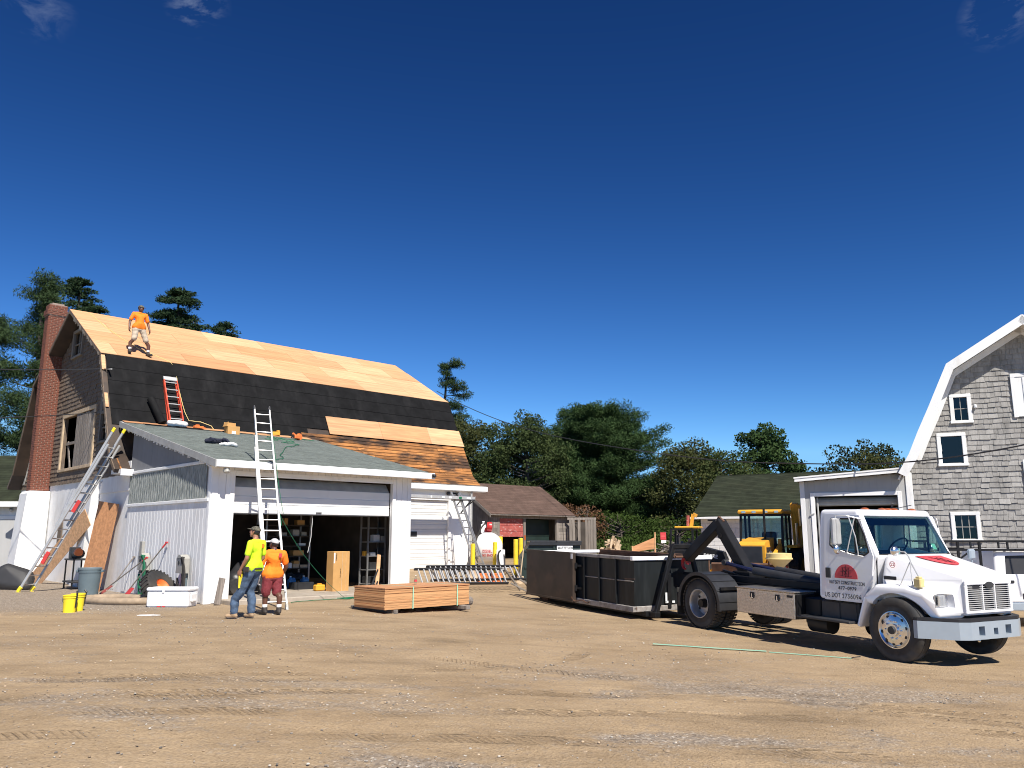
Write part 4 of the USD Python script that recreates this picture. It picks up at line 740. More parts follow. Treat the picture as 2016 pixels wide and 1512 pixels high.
part(t, 'magazine', M().lathe([(.0, 0), (.11, 0), (.12, .03), (.12, .09), (.0, .1)], (.1, 0, .12), 'y', 16), K['orange_plastic']); part(t, 'body', M().cbox((-.22, -.06, .03), (.06, .06, .16), .02).bar((-.1, 0, .1), (-.28, 0, .2), .06, .06), K['orange_plastic']); part(t, 'handle', M().bar((-.2, 0, .1), (-.36, 0, .06), .05, .05), K['black_plastic'])
t = thing('nail_gun', 'dark nail gun with brass head lying further left on the plywood strip', 'nail gun', on(5.05, 6.50), BROT - 30)
part(t, 'body', M().cbox((-.15, -.06, .02), (.12, .06, .15), .02).cyl((.05, 0, .15), (.05, 0, .2), .07, .06), K['machine_yellow']); part(t, 'handle', M().bar((-.1, 0, .1), (-.32, .04, .06), .06, .06), K['black_plastic'])
def curly(pts, amp, seed, n=10, lift=.01):
    r_ = np.random.default_rng(seed); P = np.array(pts, float); k = np.linspace(0, 1, len(P)); t_ = np.linspace(0, 1, len(P) * n); Q = np.stack([np.interp(t_, k, P[:, i]) for i in range(3)], 1)
    w = r_.normal(0, 1, (len(Q), 2)); 
    for _ in range(5): w[1:-1] = (w[:-2] + w[1:-1] + w[2:]) / 3
    Q[:, :2] += w * amp; return Q
pts = [(5.9, 6.2), (5.2, 5.6), (4.6, 5.9), (5.0, 5.0), (4.2, 4.6), (4.7, 4.0), (3.7, 3.4), (2.9, 1.9), (2.0, .2), (1.45, -.4)]
q = curly([(u, v, 0) for u, v in pts], .14, 3); q[:, 2] = [rz(a[1]) + .03 for a in q]; q[:, 0] = np.clip(q[:, 0], 0, 6.5)
t = BT('air_hose', 'thin green air hose winding down the lean-to shingles past the ladder', 'hose'); part(t, 'hose', M().tube(q, .011, 5), K['green_hose']); q2 = curly([(4.9, 6.3, 0), (4.4, 5.6, 0), (5.1, 5.1, 0), (4.0, 5.2, 0), (4.3, 4.5, 0)], .2, 9); q2[:, 2] = [rz(a[1]) + .03 for a in q2]; part(t, 'coil', M().tube(q2, .010, 5), K['green_hose'])
def up(u, v): return (u, v, 7.55 + (v - 8.10) * (RIDGE - 7.55) / (VR - 8.10) + .03)
solo('extension_cord', M().tube([up(.15, 12.1), up(.35, 10.8), up(.6, 9.9), up(.95, 9.0), up(1.75, 8.12), (1.9, 8.02, 7.36), (1.93, 7.62, 6.58), (1.98, 7.35, 6.05), (2.02, 7.2, 5.76), (2.1, 7.0, 5.45), (2.45, 6.85, 5.42), (2.75, 6.7, 5.3), (2.8, 6.6, 5.18)], .011, 5), K['yellow_cord'], 'yellow cord running down the plywood and felt past the stepladder', 'cord', OB, BROT)

# ------------------------------------------------------------------ things against the left wall (barn frame)
t = BT('plywood_offcut', 'long pale plywood strip leaning at a slant on the white gable wall', 'plywood')
part(t, 'sheet', M().bar((-.75, 12.3, .06), (-.30, 8.55, 2.25), .60, .016, (.95, .1, .2)), K['ply1'])
t = BT('plywood_offcut', 'upright tan plywood sheet leaning beside the white board wall', 'plywood')
part(t, 'sheet', M().bar((-.50, 7.12, .02), (-.22, 6.88, 2.66), .016, 1.0, (-.30, 1, 0)), K['ply2'])
t = BT('tool_stand', 'black metal tool stand in the shade of the slanting plywood', 'stand')
st = M()
for a in (7.95, 8.75):
    for b in (-.75, -.3): st.bar((b, a, 0), (b, a, .95), .04, .04)
part(t, 'frame', st, K['black_paint']); part(t, 'shelf', M().cbox((-.8, 7.9, .22), (-.25, 8.8, .27)).cbox((-.8, 7.9, .9), (-.25, 8.8, .95)), K['steel_dark']); part(t, 'motor', M().cyl((-.55, 8.1, 1.1), (-.55, 8.55, 1.1), .14, n=14).cbox((-.7, 8.55, .95), (-.4, 8.75, 1.3), .02), K['steel_dark']); part(t, 'orange_cover', M().cyl((-.62, 8.0, 1.15), (-.62, 8.12, 1.15), .12, n=14), K['orange_plastic'])
t = thing('trash_can', 'round blue-grey plastic trash can beside the upright plywood', 'trash can', (-11.62, 22.95, 0))
part(t, 'barrel', M().lathe([(.0, .02), (.235, .0), (.245, .03), (.285, .72), (.30, .74), (.30, .78), (.285, .79), (.27, .77), (.225, .05), (.0, .05)], n=28), K['can_grey'], smooth=35)
hd_ = M()
for a in (0, math.pi): hd_.obox((.315 * math.cos(a + .2), .315 * math.sin(a + .2), .70), (.06, .14, .07), trimesh.transformations.rotation_matrix(a + .2, (0, 0, 1))[:3, :3], .015)
part(t, 'handle', hd_, K['can_grey']); part(t, 'rim_band', M().lathe([(.287, .66), (.293, .66), (.295, .68), (.288, .68)], n=28), K['can_grey'])
def bucket(label, loc, lid, rot):
    t = thing('bucket', label, 'bucket', loc, rot, 'yellow buckets')
    part(t, 'pail', M().lathe([(0, .01), (.125, 0), (.14, .30), (.152, .305), (.152, .325), (.143, .33), (.146, .345), (.157, .35), (.157, .365), (.145, .37), (.13, .36), (.115, .03), (0, .03)], n=24), K['yellow'], smooth=35)
    a = np.linspace(-.2, math.pi + .2, 14); part(t, 'bail', M().tube(np.stack([.157 * np.cos(a), -.02 - .05 * np.sin(a), .31 - .16 * np.maximum(np.sin(a), 0)], 1), .006, 5), K['steel_dark'])
    if lid: part(t, 'lid', M().lathe([(0, .372), (.15, .372), (.158, .365), (.158, .38), (.14, .385), (.0, .383)], n=24), K['yellow'], smooth=35)
    part(t, 'tool', M().bar((.12, -.06, .1), (.14, -.09, .42), .03, .03).cyl((.14, -.1, .40), (.13, -.05, .45), .02), K['black_plastic'])
bucket('bright yellow bucket with a dark tool hooked over its rim, nearest the yard', (-9.72, 18.45, 0), False, 20)
bucket('yellow bucket with its lid on, half hidden behind the first one', (-9.74, 18.80, 0), True, 70)
cm = M().cbox((0, 0, .0), (1.02, .50, .36), .035); cm_l = M().cbox((-.015, -.015, .365), (1.035, .515, .45), .03)
ca = math.degrees(math.atan2(19.30 - 19.75, -7.50 + 8.72))
t = thing('cooler', 'large white chest cooler standing beside the garage corner', 'cooler', (-8.62, 19.75, 0), -4.)
part(t, 'chest', cm, K['cooler']); part(t, 'lid', cm_l, K['cooler'])
gv_ = M()
for k in range(4):
    z = .06 + k * .028; gv_.cbox((.03, -.006, z), (.22 - .02 * k, .004, z + .012), .003); gv_.cbox((.80 + .02 * k, -.006, z), (.99, .004, z + .012), .003)
part(t, 'moulded_rib', gv_, K['cooler'], None, 'stuff'); part(t, 'handle', M().cbox((1.02, .12, .13), (1.045, .38, .30), .015).bar((1.05, .14, .14), (1.05, .36, .14), .03, .03), K['white_paint']); part(t, 'latch', M().cbox((.38, -.02, .33), (.44, .0, .40), .006), K['white_paint']); part(t, 'red_tape', M().box((.28, -.004, .005), (.36, -.001, .035)).box((.40, -.004, .005), (.47, -.001, .03)), K['red_decal'])
# fat tan suction hose
a = np.linspace(0, 1, 40); hx = np.concatenate([np.linspace(1.2, -1.35, 20), -1.35 - .38 * np.sin(np.linspace(0, math.pi, 14)), np.linspace(-1.35, .2, 12)]); 
pts = [(-8.9, 20.5, .08), (-9.6, 20.4, .08), (-10.3, 20.65, .08), (-10.75, 21.05, .08), (-10.75, 21.5, .08), (-10.35, 21.75, .08), (-9.9, 21.65, .08), (-9.4, 21.5, .08)]
from scipy.interpolate import CubicSpline
def spl(pts, n=40): P = np.array(pts, float); return CubicSpline(np.linspace(0, 1, len(P)), P)(np.linspace(0, 1, n))
t = thing('suction_hose', 'thick tan suction hose curled on the ground behind the white cooler', 'hose'); part(t, 'hose', M().tube(spl(pts, 50), .085 + .006 * (np.arange(50) % 2), 12), K['tan_hose'], smooth=True)
def gun(label, u_, v_, hosemat, body, seed):
    t = BT('hose_reel', label, 'reel'); r_ = random.Random(seed)
    part(t, 'post', M().cbox((-.16, v_ - .07, 0), (-.04, v_ + .07, .75), .01), K['steel_dark'] if seed == 1 else K['can_grey'])
    part(t, 'meter_case', M().prism([(v_ - .17, .72), (v_ + .17, .72), (v_ + .17, 1.08), (v_ + .06, 1.18), (v_ - .06, 1.18), (v_ - .17, 1.08)], .2, RG, (-.26, 0, 0)), K['grey_plastic']); part(t, 'dial', M().lathe([(.0, 0), (.05, 0), (.05, .012), (0, .012)], (-.27, v_, .98), 'x', 14).obox((-.265, v_, 1.08), (.012, .2, .02), np.eye(3)), K['ink'])
    for k in range(9):
        o = r_.uniform(-.03, .05); w = r_.uniform(.1, .19); dn = r_.uniform(.05, .45)
        part(t, 'hose_loop', M().tube(spl([(-.2 - o, v_ - .2 - o, .3 + dn), (-.24, v_ - .16, .95), (-.25 - o, v_ - .05 - w, 1.12), (-.25, v_ - .25 - o, .95), (-.22, v_ - .28 - o, dn + .2), (-.2 - o, v_ - .1, dn), (-.2, v_ + .1, dn + .1), (-.2, v_ + .2, .6)], 26), .019, 6), K[hosemat])
gun('grey pump box with a green hose hung over it on the white board wall', 0, 3.75, 'green_hose', 1, 1)
gun('grey pump box with black and grey cables beside the white cooler', 0, 1.05, 'black_rubber', 1, 2)
def shovel(label, foot, top, blade, m_blade, m_grip, nm='shovel'):
    t = BT(nm, label, 'shovel'); f, tp = np.array(foot, float), np.array(top, float); d = _unit(tp - f)
    part(t, 'shaft', M().cyl(f + d * .3, tp, .017, n=8), K['old_wood_grey']); part(t, 'grip', M().cyl(tp - d * .05, tp + d * .12, .024, n=8).obox(tp + d * .12, (.04, .14, .05), np.eye(3), .012), K[m_grip])
    bl = M(); w, l = blade; sd = np.array([0, 1, 0.]); n_ = np.cross(sd, d); rows_ = []
    for i in range(6):
        for j in range(5): y = (j / 4 - .5) * w * (1 - .35 * (i < 1)); rows_.append(f + d * (l * i / 5) + sd * y + n_ * (.05 * (2 * j / 4 - 1) ** 2))
    V = np.array(rows_); F = [[i * 5 + j, i * 5 + j + 1, i * 5 + j + 6, i * 5 + j + 5] for i in range(5) for j in range(4)]
    bl.add(np.vstack([V, V - n_ * .006]), meshkit.arrays((np.vstack([V, V - n_ * .006]), np.array(F + [[a + 30 for a in f_] for f_ in F])))[1]); part(t, 'blade', bl, K[m_blade])
shovel('red-bladed shovel leaning on the wall behind the cooler, its grip highest', (-.75, 3.4, .03), (-.12, 2.5, 1.38), (.30, .34), 'red_plastic', 'red_plastic')
shovel('faded red shovel standing crosswise in front of the green hose', (-.85, 5.0, .05), (-.25, 3.5, 1.0), (.28, .48), 'faded_red', 'red_plastic')
shovel('grey spade with a pale handle at the left end of the board wall', (-.55, 5.1, .15), (-.1, 4.9, .95), (.2, .25), 'grey_trim', 'old_wood')
t = BT('tyre', 'large black tyre with orange wheel leaning half hidden behind the cooler', 'tyre')
tR = trimesh.transformations.euler_matrix(0, math.radians(52), math.radians(-60))[:3, :3]; ty = M().lathe([(.20, -.13), (.42, -.15), (.47, -.12), (.49, -.05), (.49, .05), (.47, .12), (.42, .15), (.20, .13), (.20, -.13)], n=28); v_, f_ = ty.get(); part(t, 'tread', (v_ @ tR.T + [-.52, 1.50, .34], f_), K['black_rubber'], smooth=40)
ty = M().lathe([(0, .02), (.12, .02), (.19, .10), (.205, .132), (.2, -.12), (.12, 0), (0, 0)], n=24); v_, f_ = ty.get(); part(t, 'wheel_disc', (v_ @ tR.T + [-.52, 1.50, .34], f_), K['orange_plastic'], smooth=40)
lg = M()
for k in range(28): a = k * 2 * math.pi / 28; Rz = trimesh.transformations.rotation_matrix(a, (0, 0, 1))[:3, :3]; lg.obox(tR @ (Rz @ np.array([.49, 0, 0])) + [-.52, 1.50, .34], (.03, .05, .26), tR @ Rz, .006)
part(t, 'lugs', lg, K['black_rubber'], None, 'stuff')
solo('paper_scrap', M().prism(Polygon([(0, 0), (.18, -.05), (.3, .02), (.42, -.02), (.46, .08), (.28, .16), (.12, .13), (.02, .09)]), .012, None, (0, 0, .004)), K['white_paint'], 'flat white scrap lying on the dirt in front of the cooler', 'scrap', (-7.87, 17.65, 0))
solo('paper_scrap', heap(3, (.14, .05), 8, .04), K['blue_plastic'], 'small blue wrapper by the faded red shovel', 'scrap', (-9.55, 20.85, 0))
solo('rock', soft(hs((-.5, 0, .25, .3), (.35, .1, .3, .32), (-.1, 0, .55, .22), (.55, -.1, .1, .2)), .12, 2), K['cable'], 'dark tarp-covered mound before the low white building at far left', 'mound', (-15.4, 25.6, .05), smooth=40)
solo('wood_offcut', M().bar((0, 0, 0), (.12, .05, .62), .16, .03, (0, 1, 0), .004), K['old_wood'], 'short brown plank leaning on the garage corner', 'plank', (-7.12, 20.25, 0.02), BROT)
# meter, signs on the white wall
t = BT('wall_box', 'small grey electrical boxes fixed above the green hose', 'electrical box'); part(t, 'box', M().cbox((-.1, 4.15, 1.05), (-.02, 4.35, 1.5), .008), K['grey_plastic']); part(t, 'lower_box', M().cbox((-.12, 4.0, .62), (-.03, 4.2, 1.0), .008), K['black_plastic'])

# ------------------------------------------------------------------ inside the garage
def shelf_unit(label, u0, u1, v0, v1, zs, ztop):
    t = BT('shelf_unit', label, 'shelf', 'shelving in the garage')
    for a in (u0, u1):
        for b in (v0, v1): part(t, 'post', M().bar((a, b, .13), (a, b, ztop), .045, .045), K['alu'])
    for z in zs: part(t, 'shelf', M().cbox((u0 - .02, v0 - .02, z - .03), (u1 + .02, v1 + .02, z), .004), K['rusty_brown'] if u0 < 4 else K['alu'])
SA = (.52, .70, 1.06, 1.36, 1.65, 1.97)
shelf_unit('steel shelving with wooden boards and cartons left of the carton', 2.87, 4.32, 2.6, 3.2, (.34,) + SA[1:], 2.3)
shelf_unit('grey steel shelving behind the plywood stack, right side of the garage', 5.40, 6.02, 1.05, 1.45, (.25, .66, 1.06, 1.48, 1.9), 2.4)
shelf_unit('grey steel shelving just inside the left door jamb', .68, .74, .35, .95, (.5, 1.0, 1.5, 2.0), 2.2)
def crate(label, u, v, z, s, m, nm='carton', cat='box', rot=0):
    return solo(nm, M().cbox((-s[0] / 2, -s[1] / 2, 0), (s[0] / 2, s[1] / 2, s[2]), .008).box((-s[0] / 2 + .01, -.02, s[2]), (s[0] / 2 - .01, .02, s[2] + .003)), K[m], label, cat, bw(u, v, z), BROT + rot, 'things on the garage shelves')
for (u, z, s, m, lb) in ((4.45, 1.06, (.36, .25, .16), 'cardboard', 'orange-brown carton on the middle wooden shelf'), (4.58, 1.36, (.22, .2, .07), 'sticker', 'flat white carton on the shelf above the orange-brown carton'), (4.0, 1.97, (.12, .2, .2), 'cardboard', 'small carton high on the wooden shelving, left one of two'), (4.5, 1.97, (.25, .2, .15), 'cardboard', 'wider carton high on the wooden shelving, right one of two'),
                        (4.35, 1.65, (.22, .2, .19), 'grey_trim', 'grey tall box on the upper wooden shelf'), (4.62, 1.65, (.18, .2, .12), 'grey_plastic', 'grey low box at the end of the upper wooden shelf'), (3.9, 1.65, (.3, .2, .1), 'grey_plastic', 'pale wide box behind the ladder on the upper shelf'), (3.95, .70, (.24, .2, .15), 'sticker', 'white and blue box on the lower wooden shelf'), (4.2, .70, (.12, .2, .15), 'cooler', 'narrow white box on the lower wooden shelf'), (4.40, .70, (.2, .2, .12), 'pale_wood', 'tan carton on the lower wooden shelf'), (4.66, .70, (.26, .2, .09), 'pale_wood', 'low tan carton at the end of the lower wooden shelf'), (4.42, .82, (.18, .2, .09), 'cardboard', 'small carton stacked on the tan carton')):
    crate(lb, u - .48, 2.74, z, s, m)
crate('pink plastic tub low behind the ladder', 3.1, 2.75, .34, (.22, .2, .24), 'red_plastic', 'tub', 'tub')
crate('black storage tray on the floor before the shelving', 3.62, 1.75, .13, (.62, .35, .2), 'black_plastic', 'tray', 'tray')
def jug(label, u, v):
    t = thing('jug', label, 'jug', bw(u, v, .13), BROT, 'blue jugs on the garage floor'); part(t, 'bottle', M().cbox((-.11, -.09, 0), (.11, .09, .27), .03).cyl((-.04, 0, .27), (-.04, 0, .33), .05, .03), K['blue_plastic']); part(t, 'handle', M().bar((.02, 0, .29), (.09, 0, .29), .03, .03).bar((.09, 0, .29), (.1, 0, .22), .03, .03), K['blue_plastic']); part(t, 'cap', M().cyl((-.04, 0, .33), (-.04, 0, .36), .028), K['sticker'])
for lb, u, v in (('blue jug on the garage floor, left of three behind the ladder', 2.95, 2.1), ('blue jug on the garage floor, middle of three', 3.55, 2.2), ('blue jug on the garage floor, right of three', 3.98, 2.2)): jug(lb, u, v)
solo('folded_tarp', heap(7, (.4, .2), 12, .2), K['cable'], 'dark folded tarp on the lowest wooden shelf', 'tarp', bw(3.9, 2.85, .34), BROT, smooth=True)
t = thing('tall_carton', 'tall narrow brown cardboard carton standing in the garage doorway', 'box', bw(4.0, .42, .12), BROT + 3)
part(t, 'carton', M().cbox((-.27, -.17, 0), (.27, .17, 1.10), .008), K['cardboard']); part(t, 'seam', M().box((.02, -.173, .0), (.03, -.17, 1.1)).box((.14, -.173, 0), (.144, -.17, 1.1)), K['pale_wood']); part(t, 'label_sheet', M().box((-.265, -.174, .78), (-.225, -.171, 1.06)), K['sticker']); part(t, 'print', M().text('THIS SIDE UP', .028, (-.02, -.175, .5), (0, 0, 1), (-1, 0, 0), .002).text('FRAGILE', .035, (-.17, -.175, .95), (0, 0, 1), (-1, 0, 0), .002), K['ink'])
t = thing('yellow_case', 'small yellow plastic case on the floor left of the tall carton', 'case', bw(3.62, .75, .13), BROT); part(t, 'case_body', M().cbox((-.15, -.1, 0), (.15, .1, .17), .03), K['machine_yellow']); part(t, 'handle', M().bar((-.07, 0, .19), (.07, 0, .19), .03, .03), K['machine_yellow'])
for k, (lb, u, z, s, m) in enumerate((('white wrapped package on the upper grey shelf', 5.7, 1.48, (.22, .2, .2), 'white_cloth'), ('grey hardware box beside the white package', 5.92, 1.48, (.12, .2, .17), 'grey_plastic'), ('yellow tin on the middle grey shelf', 5.35, 1.06, (.12, .12, .14), 'machine_yellow'), ('folded white paper on the middle grey shelf', 5.58, 1.06, (.18, .2, .1), 'white_cloth'), ('dark grey parts bin on the middle grey shelf', 5.86, 1.06, (.26, .2, .2), 'steel_dark'), ('grey machine part on the lower grey shelf', 5.6, .66, (.25, .2, .2), 'steel_dark'), ('dark bottle crate on the bottom grey shelf', 5.5, .25, (.3, .2, .2), 'steel_dark'))):
    crate(lb, u + .05, 1.2, z, s, m)
t = BT('big_tyre', 'large dark tyre standing deep inside the garage left of the tall carton', 'tyre'); v_, f_ = M().lathe([(.35, -.18), (.6, -.2), (.68, -.14), (.70, 0), (.68, .14), (.6, .2), (.35, .18), (.35, -.18)], n=32).get(); part(t, 'tread', (v_ @ RYZ.T @ np.eye(3) + [4.55, 4.9, .83], f_), K['black_rubber'], smooth=40)
t = BT('mower', 'black machine under a cover just inside the left door jamb', 'mower'); part(t, 'engine_hood', soft(hs((1.2, .9, .5, .25), (2.0, 1.1, .5, .25), (1.5, 1.2, .8, .2), (1.4, .9, .25, .1)), .08, 3), K['black_plastic'], smooth=True)
for q_ in ((1.15, .75), (1.95, .75)): part(t, 'wheel', M().lathe([(0, -.08), (.2, -.08), (.23, 0), (.2, .08), (0, .08)], (q_[0], q_[1], .35), 'y', 18), K['black_rubber'])
t = BT('wood_offcut', 'pale board and black strips leaning inside the right door jamb', 'plank'); part(t, 'board', M().bar((5.28, .35, .13), (5.47, .55, 1.1), .12, .02, (0, -1, .2)), K['ply1']); part(t, 'strip', M().bar((5.05, .33, .15), (5.46, .5, .8), .05, .03, (0, -1, .2)).bar((5.2, .3, .14), (5.47, .5, .55), .05, .03, (0, -1, .2)), K['black_plastic'])
# green line on the ground in front of the garage
q = curly([(1.75, -1.1, .03), (2.4, -1.0, .03), (3.1, -.95, .03), (3.5, -1.05, .03), (3.2, -1.25, .04), (3.7, -1.0, .05), (3.1, -1.0, .05), (3.6, -1.3, .03), (3.9, -.85, .03), (3.3, -.9, .04), (3.55, -1.15, .03)], .10, 5)
t = BT('green_line', 'tangle of thin green hose on the dirt before the garage sill', 'hose'); part(t, 'tangle', M().tube(q, .010, 5), K['green_hose']); part(t, 'line', M().tube(spl([(1.33, -1.05, 2.2), (2.2, -1.1, 1.0), (3.3, -1.1, .05)], 20), .006, 5), K['green_hose'])

# ------------------------------------------------------------------ plywood stack
PA = np.array([-2.80, 18.45]); pu = _unit((.724, .690)); pv = np.array([-pu[1], pu[0]])
PR = math.degrees(math.atan2(pu[1], pu[0])); pz = float(gz(-2.5, 19.2))
t = thing('plywood_stack', 'banded stack of new orange-brown plywood sheets lying on timbers in front of the garage', 'plywood stack', (PA[0], PA[1], pz), PR)
z = .10
for k in range(24):
    j = rr.uniform(-.012, .012); part(t, 'sheet', M().box((j, rr.uniform(-.01, .01), z), (2.44 + j, 1.22, z + .0172)), K['ply_edge'] if k < 23 else K['ply2']); z += .0185
part(t, 'sheet', M().box((-.01, -.012, z + .004), (2.45, 1.23, z + .026)), K['ply2'])
zt = z + .026
bnd = M()
for a in (.75, 2.05): bnd.box((a, -.02, .085), (a + .025, -.015, zt + .004)).box((a, -.02, zt), (a + .025, 1.235, zt + .004)).box((a, 1.232, .085), (a + .025, 1.236, zt + .004))
part(t, 'band', bnd, K['mint'])
t = thing('timber', 'grey weathered timber sticking out from under the plywood stack on the left', 'timber', (PA[0], PA[1], pz), PR); part(t, 'beam', M().cbox((.25, -.02, 0), (.36, 1.75, .09), .01), K['old_wood_grey'])
t = thing('timber', 'brown timber under the right end of the plywood stack', 'timber', (PA[0], PA[1], pz), PR); part(t, 'beam', M().cbox((2.15, -.25, 0), (2.27, 1.3, .09), .01), K['old_wood'])
t = thing('log', 'short round log end lying right of the plywood stack', 'log', (PA[0], PA[1], pz), PR); part(t, 'bark', M().cyl((2.7, .55, .11), (3.0, .62, .11), .11, n=14), K['old_wood']); part(t, 'stick', M().cyl((2.5, .5, .07), (2.75, .55, .06), .03), K['old_wood'])
t = thing('water_bottle', 'clear water bottle with red label standing on the plywood stack', 'bottle', (PA[0] + pu[0] * 1.25 + pv[0] * .55, PA[1] + pu[1] * 1.25 + pv[1] * .55, pz + zt)); part(t, 'body', M().lathe([(0, 0), (.033, 0), (.034, .14), (.03, .17), (.012, .2), (.012, .215), (0, .215)], n=14), K['bottle'], smooth=40); part(t, 'label_band', M().lathe([(.0355, .07), (.0355, .12)], n=14), K['red_decal']); part(t, 'cap', M().cyl((0, 0, .205), (0, 0, .222), .014), K['sticker'])
# ------------------------------------------------------------------ frames with a slope
def mat4(o, h, tilt):
    x = _unit([h[0], h[1], tilt]); y = _unit([-h[1], h[0], 0]); z = np.cross(x, y); m = np.eye(4); m[:3, 0], m[:3, 1], m[:3, 2], m[:3, 3] = x, y, z, o; return m
def mt(man): mm = man.to_mesh(); return mm.vert_properties[:, :3], mm.tri_verts

# ------------------------------------------------------------------ hook-lift truck (local: x forward, y to its left, z up, origin under the front axle)
TH = (.469, -.883)
tk = thing('hooklift_truck', 'white hook-lift truck with red half-sun logo on its door, parked facing the yard', 'truck', mat4=mat4((7.28, 14.38, -.38), TH, -.02))
HW = .98
def side(z, y0=1.05): return y0 - .045 * max(0., z - .95)
sp_ = [(-1.55, .95, .07), (-.72, .95, .07), (-1.55, 1.72, .07), (-.40, 1.66, .06), (-1.50, 2.40, .08), (-.78, 2.40, .08)]
outer = hs(*[(x, e * (side(z) - r), z, r) for x, z, r in sp_ for e in (-1, 1)], seg=16)
inner = hs(*[(x + (.06 if x < -1 else -.06), e * (side(z) - .07 - r), z + (.06 if z < 1 else (-.06 if z > 2.2 else 0)), r) for x, z, r in sp_ for e in (-1, 1)], seg=12)
wsn = _unit((.86, 0, .50))
def wsq(y0, y1, z0, z1, d0, d1):
    pts = []
    for z, yy in ((z0, y0), (z1, y1)):
        x = -.355 + (z - 1.70) * (-.352 / .66)
        for e in (-1, 1):
            for d in (d0, d1): pts.append((x + wsn[0] * d, e * yy, z + wsn[2] * d))
    return pts
wcut = hp(wsq(.935, .885, 1.715, 2.36, -.16, .3))
sw = [(-1.28, 2.30), (-.74, 2.30), (-.60, 2.03), (-.52, 1.75), (-.60, 1.70), (-.80, 1.72), (-1.22, 1.79), (-1.31, 1.85)]
scut = hp([(x, y, z) for x, z in sw for y in (-1.3, 1.3)])
rcut = mbox((-1.8, -.70, 1.76), (-1.4, .70, 2.25))
cab = part(tk, 'cab', mt(outer - inner - wcut - scut - rcut), K['truck_white'], smooth=32)
dn = lambda x, z, o: (x, -(side(z) + o), z)
# door on the visible (right-hand) side and its twin
for e in (-1, 1):
    y_ = lambda z, o: e * (side(z) + o)
    dp = Polygon([(-1.45, .90), (-.70, .90), (-.47, 1.30), (-.44, 1.68), (-.70, 2.36), (-1.43, 2.38)]).buffer(.02).difference(Polygon(sw).buffer(.0))
    v_, f_ = M().prism(dp, 1.0, RXZ).get(); k_ = v_[:, 1] < -.5
    V = np.array([(x, y_(z, .014 if kk else -.01), z) for (x, yy, z), kk in zip(v_, k_)]); d_ = part(tk, 'door', (V, f_), K['truck_white'])
    part(d_, 'handle', M().cbox((-1.43, y_(1.35, .012), 1.26), (-1.32, y_(1.35, .034), 1.44), .012), K['black_plastic'])
    gs = M().prism(Polygon(sw).buffer(.015), .006, RXZ); v_, f_ = gs.get(); V = np.array([(x, y_(z, -.03) + yy, z) for x, yy, z in v_]); part(d_, 'window', (V, f_), K['cab_glass'])
    fr = M().prism(Polygon(sw).buffer(.028).difference(Polygon(sw)), 1., RXZ); v_, f_ = fr.get(); V = np.array([(x, y_(z, .019 if yy < -.5 else -.02), z) for x, yy, z in v_]); part(d_, 'window_seal', (V, f_), K['black_rubber'])
    part(d_, 'vent_bar', M().bar((-.80, y_(1.72, -.02), 1.72), (-.80, y_(2.30, -.02), 2.30), .03, .02), K['black_rubber'])
e = -1
lg = M(); th_ = np.linspace(0, math.pi, 30); lg.prism(Polygon(np.stack([-.99 + .245 * np.cos(th_), 1.27 + .245 * np.sin(th_)], 1)), .004, RXZ); v_, f_ = lg.get()
def onside(v, o): return np.array([(x, -(side(z) + o) + yy, z) for x, yy, z in v])
part(tk, 'logo', (onside(v_, .0155), f_), K['red_decal'])
lk = M()
for (a, b, c, d) in ((-.99, 1.29, -.99, 1.50), (-1.06, 1.31, -1.06, 1.46), (-.93, 1.30, -.93, 1.45), (-1.10, 1.38, -.88, 1.41), (-1.08, 1.45, -.90, 1.46), (-1.10, 1.31, -.86, 1.31), (-1.02, 1.33, -.95, 1.44), (-.96, 1.34, -1.04, 1.41)): lk.bar((a, 0, b), (c, 0, d), .003, .014, (0, 1, 0))
v_, f_ = lk.get(); part(tk, 'logo_drawing', (onside(v_, .021), f_), K['ink'])
tx = M().text('RATSEY CONSTRUCTION', .060, (-.98, 0, 1.165), (1, 0, 0), (0, 0, 1), wide=.74).text('477-0979', .055, (-.97, 0, 1.075), (1, 0, 0), (0, 0, 1), bold=True).text('US DOT 1736094', .078, (-1.07, 0, .93), (1, 0, 0), (0, 0, 1), wide=.86)
v_, f_ = tx.get(); part(tk, 'lettering', (onside(v_, .0155), f_), K['ink'])
part(tk, 'windshield', hp_ if False else mt(hp(wsq(.93, .88, 1.72, 2.355, -.012, -.006))), K['cab_glass']); part(tk, 'rear_window', M().box((-1.57, -.70, 1.76), (-1.565, .70, 2.25)), K['cab_glass'])
rim_ = hp(wsq(.955, .905, 1.695, 2.38, -.01, .004)) - wcut; part(tk, 'windshield_seal', mt(rim_), K['black_rubber'])
part(tk, 'visor_band', mt(hp(wsq(.88, .87, 2.22, 2.345, -.035, -.032))), K['shade_glass'])
part(tk, 'inspection_sticker', mt(hp([tuple(np.array(p_) + (0, .68, 0)) for p_ in wsq(.05, .05, 1.80, 1.90, -.04, -.036)])), K['mint'])
part(tk, 'dashboard', M().cbox((-.95, -.86, 1.35), (-.52, .86, 1.69), .05).cbox((-1.42, -.88, 1.0), (-1.36, .88, 1.70), .02), K['black_plastic'])
for y0 in (-.45, .45): part(tk, 'seat', M().cbox((-1.40, y0 - .26, 1.1), (-.98, y0 + .26, 1.38), .05).cbox((-1.40, y0 - .25, 1.36), (-1.24, y0 + .22, 1.74), .06), K['steel_dark'])
a = np.linspace(0, 2 * math.pi, 25); wy = np.stack([-1.02 + .13 * np.sin(a), .42 + .22 * np.cos(a), 1.80 + .17 * np.sin(a)], 1); part(tk, 'steering_wheel', M().tube(wy, .016, 6, False).bar((-1.02, .21, 1.80), (-1.02, .63, 1.80), .02, .02).bar((-.8, .42, 1.6), (-1.02, .42, 1.80), .04, .04), K['black_plastic'])
